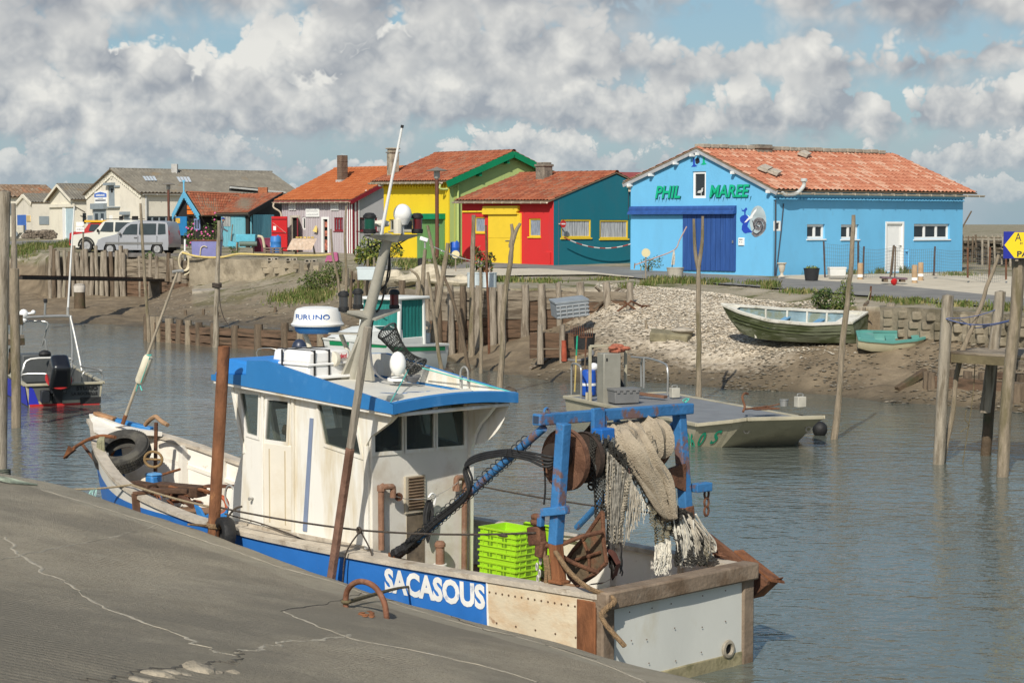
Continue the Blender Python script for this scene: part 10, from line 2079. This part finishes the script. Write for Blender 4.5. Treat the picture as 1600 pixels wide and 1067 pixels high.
t,r,h=tub('black round mud tub lying under the grey fish box pile',913,521,545,53.2,34,BLACKR,'mud_tub',1.1)
t=thing('pallet_heap','broken grey pallet slats heaped at the end of the timber wall','pallet',zpix(955,480));b=P(955,480,60.3)
for i,(x0,y0,x1,y1)in enumerate(((928,482,968,451),(936,486,976,452),(942,489,982,456),(950,490,984,462),(930,448,966,482),(962,474,990,487),(928,480,946,494),(940,480,972,489))):mb=MB();mb.bar(P(x0,y0,60.0+.1*i),P(x1,y1,60.6+.05*i),.12,.05);mb.bd('slat',WOOD_G if i%3 else WOOD_B,t,sh=False)
t=thing('rusty_frame','rusty iron frame lying on the shells beside the pallet heap','frame',zpix(985,485));mb=MB();[mb.tube([P(*a,58.5),P(*c,58.9)],.03,6)for a,c in(((960,490),(985,472)),((975,471),(1012,497)),((985,470),(1005,480)),((1000,478),(1018,478)))];mb.bd('bars',RUST,t)
t=thing('mud_hose','coiled grey hose and driftwood on the mud below the timber pen','hose',zpix(895,560));mb=MB();mb.tube(SP([zpix(868,553)+V((0,0,.05)),zpix(878,562)+V((0,0,.05)),zpix(900,566)+V((0,0,.05)),zpix(920,562)+V((0,0,.05)),zpix(926,552)+V((0,0,.05)),zpix(905,547)+V((0,0,.08))]),.045,7);mb.bd('hose',GREYP,t);mb=MB();log(mb,zpix(828,578)+V((0,0,.04)),zpix(868,557)+V((0,0,.06)),.05,7);log(mb,zpix(885,552)+V((0,0,.1)),zpix(896,540)+V((0,0,.12)),.06,7);mb.bd('driftwood',WOOD_G,t)
BOUL=M('limestone',(.52,.46,.345),.95,.2,2.5,.8,10,s1=((.30,.26,.18),.7,2,.5));LBL=('pale limestone boulder left of the white boat','wide flat limestone boulder behind the thick pale stake','limestone boulder in the middle of the wall top row','long low limestone boulder left of the white tubs','small limestone lump beside the white tubs')
for i,(px,py,w,h)in enumerate(((612,433,.55,.38),(642,437,.75,.28),(670,431,.6,.5),(705,441,.85,.25),(724,438,.4,.25))):
 c=P(px,py,63.6);mb=MB();mb.ball(c,(w,w*.6,h*.75),16);mb.v=[v+V((vn(v.x*2.5,v.z*2.5)*.12,vn(v.y*3,v.x*2)*.1,vn(v.x*3+9,v.y*3,1)*.09))for v in mb.v];tag(mb.bd('boulder',BOUL,loc=c,ang=20),LBL[i],'boulder','limestone boulders on the quay wall')
t=thing('mossy_slab','mossy concrete slab half buried at the foot of the shells','slab',zpix(1045,528));mb=MB();q=zpix(1040,528);mb.prism([q+V((-.5,-.3,-.1)),q+V((.6,-.4,-.2)),q+V((.85,.2,-.1)),q+V((-.4,.3,0))],(0,0,.28));mb.bd('slab',M('slab_moss',(.21,.185,.115),.9,.35,3,.6),t,bevel=.05);mb=MB();q=zpix(1062,527)+V((.1,0,.2));mb.ball(q,(.35,.25,.1),10);mb.bd('pale_cap',CONC,t)
mb=MB();q=zpix(1236,534);mb.ball(q,(.18,.14,.16),10);mb.v=[v+V((vn(v.x*9,v.z*9)*.05,0,vn(v.y*9,v.x*9)*.05))for v in mb.v];tag(mb.bd('mud_lump',M('mud_lump',(.13,.10,.065),.9,.3,5,.5),loc=q),'dark lump of mud under the rowing boat keel','mud lump')
for px,py,lab in((797,615,'small dark mooring float beside the crooked forked stake'),(700,585,'dark float in the water beside the leaning thin stake')):
 q=G(px,py,.02);t=thing('float',lab,'float',q);mb=MB();mb.ball((0,0,.04),(.18,.13,.13),12);mb.bd('ball',M('float_mossy',(.09,.07,.05),.85,.4,8,.5),t,lo=True);mb=MB();mb.tube(SP([(-.2,0,.02),(-.05,0,.18),(.1,0,.1)]),.02,5);mb.bd('lanyard',ROPE_D,t,lo=True)
W2=BLUE2
t=T('wire_fence','sagging wire mesh fence on thin rusty posts before the blue side wall','fence',1390,432,68)
FPOSTS=[(1288,433,377,-1),(1341,432,377,0),(1349,442,385,1),(1395,430,383,2),(1460,431,385,1),(1512,434,387,0),(1546,443,386,1),(1572,437,393,0)]
tops=[]
for px,y1,y0,ln in FPOSTS:mb=MB();Yf=69.5 if px<1500 else 66;mb.tube([P(px-ln,y1,Yf),P(px+ln,y0,Yf)],.035,6);mb.bd('post',RUST if px>1500 else M('post_dark',(.07,.05,.045),.8,.3,5),t);tops.append((px,y1,y0,Yf))
mb=MB()
for(a,a1,a0,Ya),(b,b1,b0,Yb)in zip(tops,tops[1:]):
 if a<1300 or a>1340:
  for f in[i/9 for i in range(10)]:mb.tube([P(a,lerp(a0+4,a1,f),Ya),P((a+b)/2,lerp((a0+b0)/2+7,(a1+b1)/2,f),(Ya+Yb)/2),P(b,lerp(b0+4,b1,f),Yb)],.004,3,cap=False)
  n=int((b-a)/3)
  for i in range(n):f=(i+.5)/n;mb.tube([P(lerp(a,b,f),lerp(a0,b0,f)+5,lerp(Ya,Yb,f)),P(lerp(a,b,f),lerp(a1,b1,f),lerp(Ya,Yb,f))],.004,3,cap=False)
o=mb.bd('wire_mesh',M('wire_grey',(.16,.17,.17),.6,metal=.2),t);o['kind']='stuff'
for px,y0,y1,Y,lab in((1344,411,433,68,'short wooden peg left of the white door'),(1429,414,438,65.5,'short pale wooden peg right of the white door, the nearer of a pair'),(1438.5,410,432,67.5,'short wooden peg right of the white door, the farther of a pair')):
 t=T('wooden_peg',lab,'bollard',px,y1,Y,'wooden pegs by the blue house');h=P(px,y0,Y).z-P(px,y1,Y).z;mb=MB();mb.lathe([(.10,-.2),(.10,h-.02),(.085,h),(0,h)],n=12);mb.bd('post',M('peg_tan',(.42,.29,.17),.85,.2,5,.3),t,lo=True);mb=MB();mb.lathe([(.112,0),(.112,.10)],n=12);mb.bd('collar',WHITE,t,lo=True)
t=T('sail_board','dark board with pink edge lying on blocks before the white door','board',1396,440,64.5);mb=MB();mb.box((0,0,.12),(.9,.45,.07),R=RM(.05,3,'Y'));mb.bd('board',M('board_dusk',(.13,.085,.10),.6,.3,4),t,lo=True,bevel=.02);mb=MB();mb.box((-.3,0,.04),(.15,.4,.1));mb.box((.3,0,.04),(.15,.4,.1));mb.bd('blocks',WOOD_B,t,lo=True);mb=MB();mb.tube([(-.12,0,.1),(.0,.05,1.25)],.03,6);mb.tube([(.04,0,.1),(.07,.05,1.22)],.025,6);mb.bd('stick',WOOD_B,t,lo=True)
t=T('red_bag','crumpled bright red bag on the pale gravel by the road','bag',1397,445,63.5);mb=MB();mb.ball((0,0,.10),(.13,.11,.12),12);mb.v=[v+V((vn(v.x*16,v.z*16)*.04,vn(v.y*14,v.z*12)*.04,vn(v.x*13,v.y*13,1)*.03))for v in mb.v];mb.bd('bag',M('bag_red',(.60,.02,.02),.6,.1,6),t,lo=True)
for px,y0,y1,Y,lab in((1009,389,430,68,'round pale disc sign on a thin post before the blue gable wall'),(712,394,418,75,'round pale disc sign on a short post before the red house')):
 t=T('disc_sign',lab,'sign',px,y1,Y,'round disc signs');h=P(px,y0,Y).z-P(px,y1,Y).z;mb=MB();mb.tube([V((0,0,-.2)),V((.0,0,h*.85))],.03,6);mb.bd('post',WOOD_G,t,lo=True);mb=MB();mb.lathe([(0,-.02),(.16,-.02),(.16,.02),(0,.02)],(0,-.04,h*.85),20,R=RM(PI/2-.0,3,'X'));mb.bd('disc',M('disc_cream',(.62,.55,.33),.6,.1,4),t,lo=True)
t=T('boom_rope','slack rope barrier with a knotted end before the blue gable wall','barrier',1050,420,68.5);mb=MB();mb.tube(SP([P(992,414,68.5),P(1018,405,68.5),P(1053,391,68.5),P(1062,375,68.5),P(1073,354,68.5)]),.025,6);mb.bd('boom',M('rope_pink_grey',(.42,.30,.27),.9,.2,6),t);mb=MB();[mb.tube(SP([P(1053,391,68.4),P(1053+k,402,68.4),P(1052+k*1.2,414,68.4)]),.02,5)for k in(-2,0,1)];mb.bd('tail',M('rope_cream',(.55,.51,.42),.9,.3,20),t);mb=MB();mb.tube([P(1050,418,68.5),P(1053,391,68.5)],.02,6);mb.tube([P(991,420,68.5),P(992,411,68.5)],.025,6);mb.bd('post',WOOD_G,t)
t=T('rope_barrier','white double rope barrier sloping from the thick stake to the red house','barrier',690,395,80);mb=MB();mb.tube(sag(P(672,383,62),P(757,411,80),.1),.018,5);mb.tube(sag(P(690,392,64),P(755,408,80),.1),.018,5);mb.bd('rope',WHITE,t)
mb=MB();q=P(658,414,66);mb.lathe([(.12,-.3),(.12,.22),(.05,.25),(0,.25)],q,12);tag(mb.bd('bollard',BLACKR,loc=q),'short black bollard in the grass before the yellow house','bollard')
t=thing('iron_peg','rusty iron peg with a wire at the road edge above the rowing boat','peg',P(1360,470,54));mb=MB();mb.tube([P(1359,474,54),P(1361,447,54)],.03,6);mb.bd('peg',RUST,t);mb=MB();mb.tube(SP([P(1360,455,54),P(1354,470,53.5),P(1340,478,53)]),.015,5);mb.bd('wire',ROPE_G,t)
t=thing('broken_posts','pair of grey rotten posts where the right bank wall breaks','post',P(1355,490,52));mb=MB()
for px,y0,y1 in((1347,480,500),):mb=MB();log(mb,P(px,y1+8,51.6),P(px,y0,51.6),.12,9);mb.bd('post',WOOD_G,t)
mb=MB();log(mb,P(1391,515,51),P(1392,474,51),.15,10);mb.bd('post',WOOD_G,t);mb=MB();log(mb,P(1352,478,51.8),P(1356,472,52.2),.06,7);mb.bd('stump',WOOD_B,t)
# oyster racks right of the blue house, far roof
def racks():
 nt_=M('rack_net',(.075,.062,.045),.95,.5,8,.7,30,s1=((.20,.165,.115),.7,3,.5));pale=M('rack_stakes',(.33,.29,.225),.9,.3,6)
 for i,(x0,x1,y0,y1,Y,lab)in enumerate(((1500,1530,372,420,92,'dark tall stack of oyster bags nearest the blue house'),(1530,1570,374,421,88,'long stack of dark netted oyster bags right of the first stack'),(1570,1640,380,424,86,'brown netted oyster bag stack behind the arrow sign'))):
  t=T('oyster_bag_stack',lab,'oyster bags',(x0+x1)/2,y1,Y,'oyster bag stacks');rr=random.Random(i)
  rows=int((y1-y0)/5)
  mb=MB()
  for r in range(rows):
   y=y1-(r+.5)*5;x=x0+rr.uniform(-2,2)
   while x<x1:w=rr.uniform(12,22);mb.box(P(x+w/2,y+rr.uniform(-1,1),Y+rr.uniform(-.2,.2)),(w/FOC*Y,1.0,4.4/FOC*Y),R=RM(rr.uniform(-.09,.09),3,'Y')@RM(rr.uniform(-.1,.1),3,'Z'));x+=w
  o=mb.bd('bags',nt_,t,bevel=.03);o['kind']='stuff'
  mb=MB()
  for k in range(4):x=lerp(x0,x1,(k+.5)/4);mb.tube([P(x,y1,Y-.7),P(x+rr.uniform(-3,3),y0-rr.uniform(2,6),Y-.7)],.05,6)
  mb.bd('stakes',pale if i else WOOD_B,t)['kind']='stuff'
 t=T('stake_rack','row of pale upright oyster stakes against the horizon right of the blue house','rack',1550,380,100);mb=MB();rr=random.Random(9)
 for k in range(44):x=1503+k*2.6;mb.tube([P(x,385,100),P(x+rr.uniform(-1,1),369+rr.uniform(-2,3),100)],.03,5)
 mb.bd('stakes',pale,t)['kind']='stuff';mb=MB();mb.tube([P(1500,371,100),P(1630,372,100)],.035,6);mb.tube([P(1500,378,100),P(1630,379,100)],.03,6);mb.bd('rail',WOOD_B,t)
 t=T('leaning_spar','thin dark spar leaning out beyond the far corner of the blue house','spar',1503,358,82);mb=MB();mb.tube([P(1499,364,82),P(1518,330,82)],.035,6);mb.bd('spar',WOOD_B,t)
 t=T('red_roofed_shed','low shed with a dull red sheet roof between the teal gable and blue house','shed',980,330,120);rm=M('sheet_roof_red',(.28,.055,.045),.7,.15,1.5,s1=((.42,.22,.18),.5,1,.55));mb=MB();a,b=P(955,283,116),P(1060,287,116);c,d=P(1060,270,122),P(958,269,122);mb.prism([a,b,c,d],(0,0,-.08));mb.bd('roof',rm,t,sh=False);W=Wall(P(957,330,116.5),P(1058,330,116.5));mb=MB();W.a.z=2.6;hh=P(957,285,116).z-2.6;WM(mb,W,[(0,0),(W.L,0),(W.L,hh),(0,hh)]);SB(mb,W,[(0,0),(W.L,0),(W.L,hh),(0,hh)],-5);mb.bd('wall',CREAM,t,sh=False)
racks()
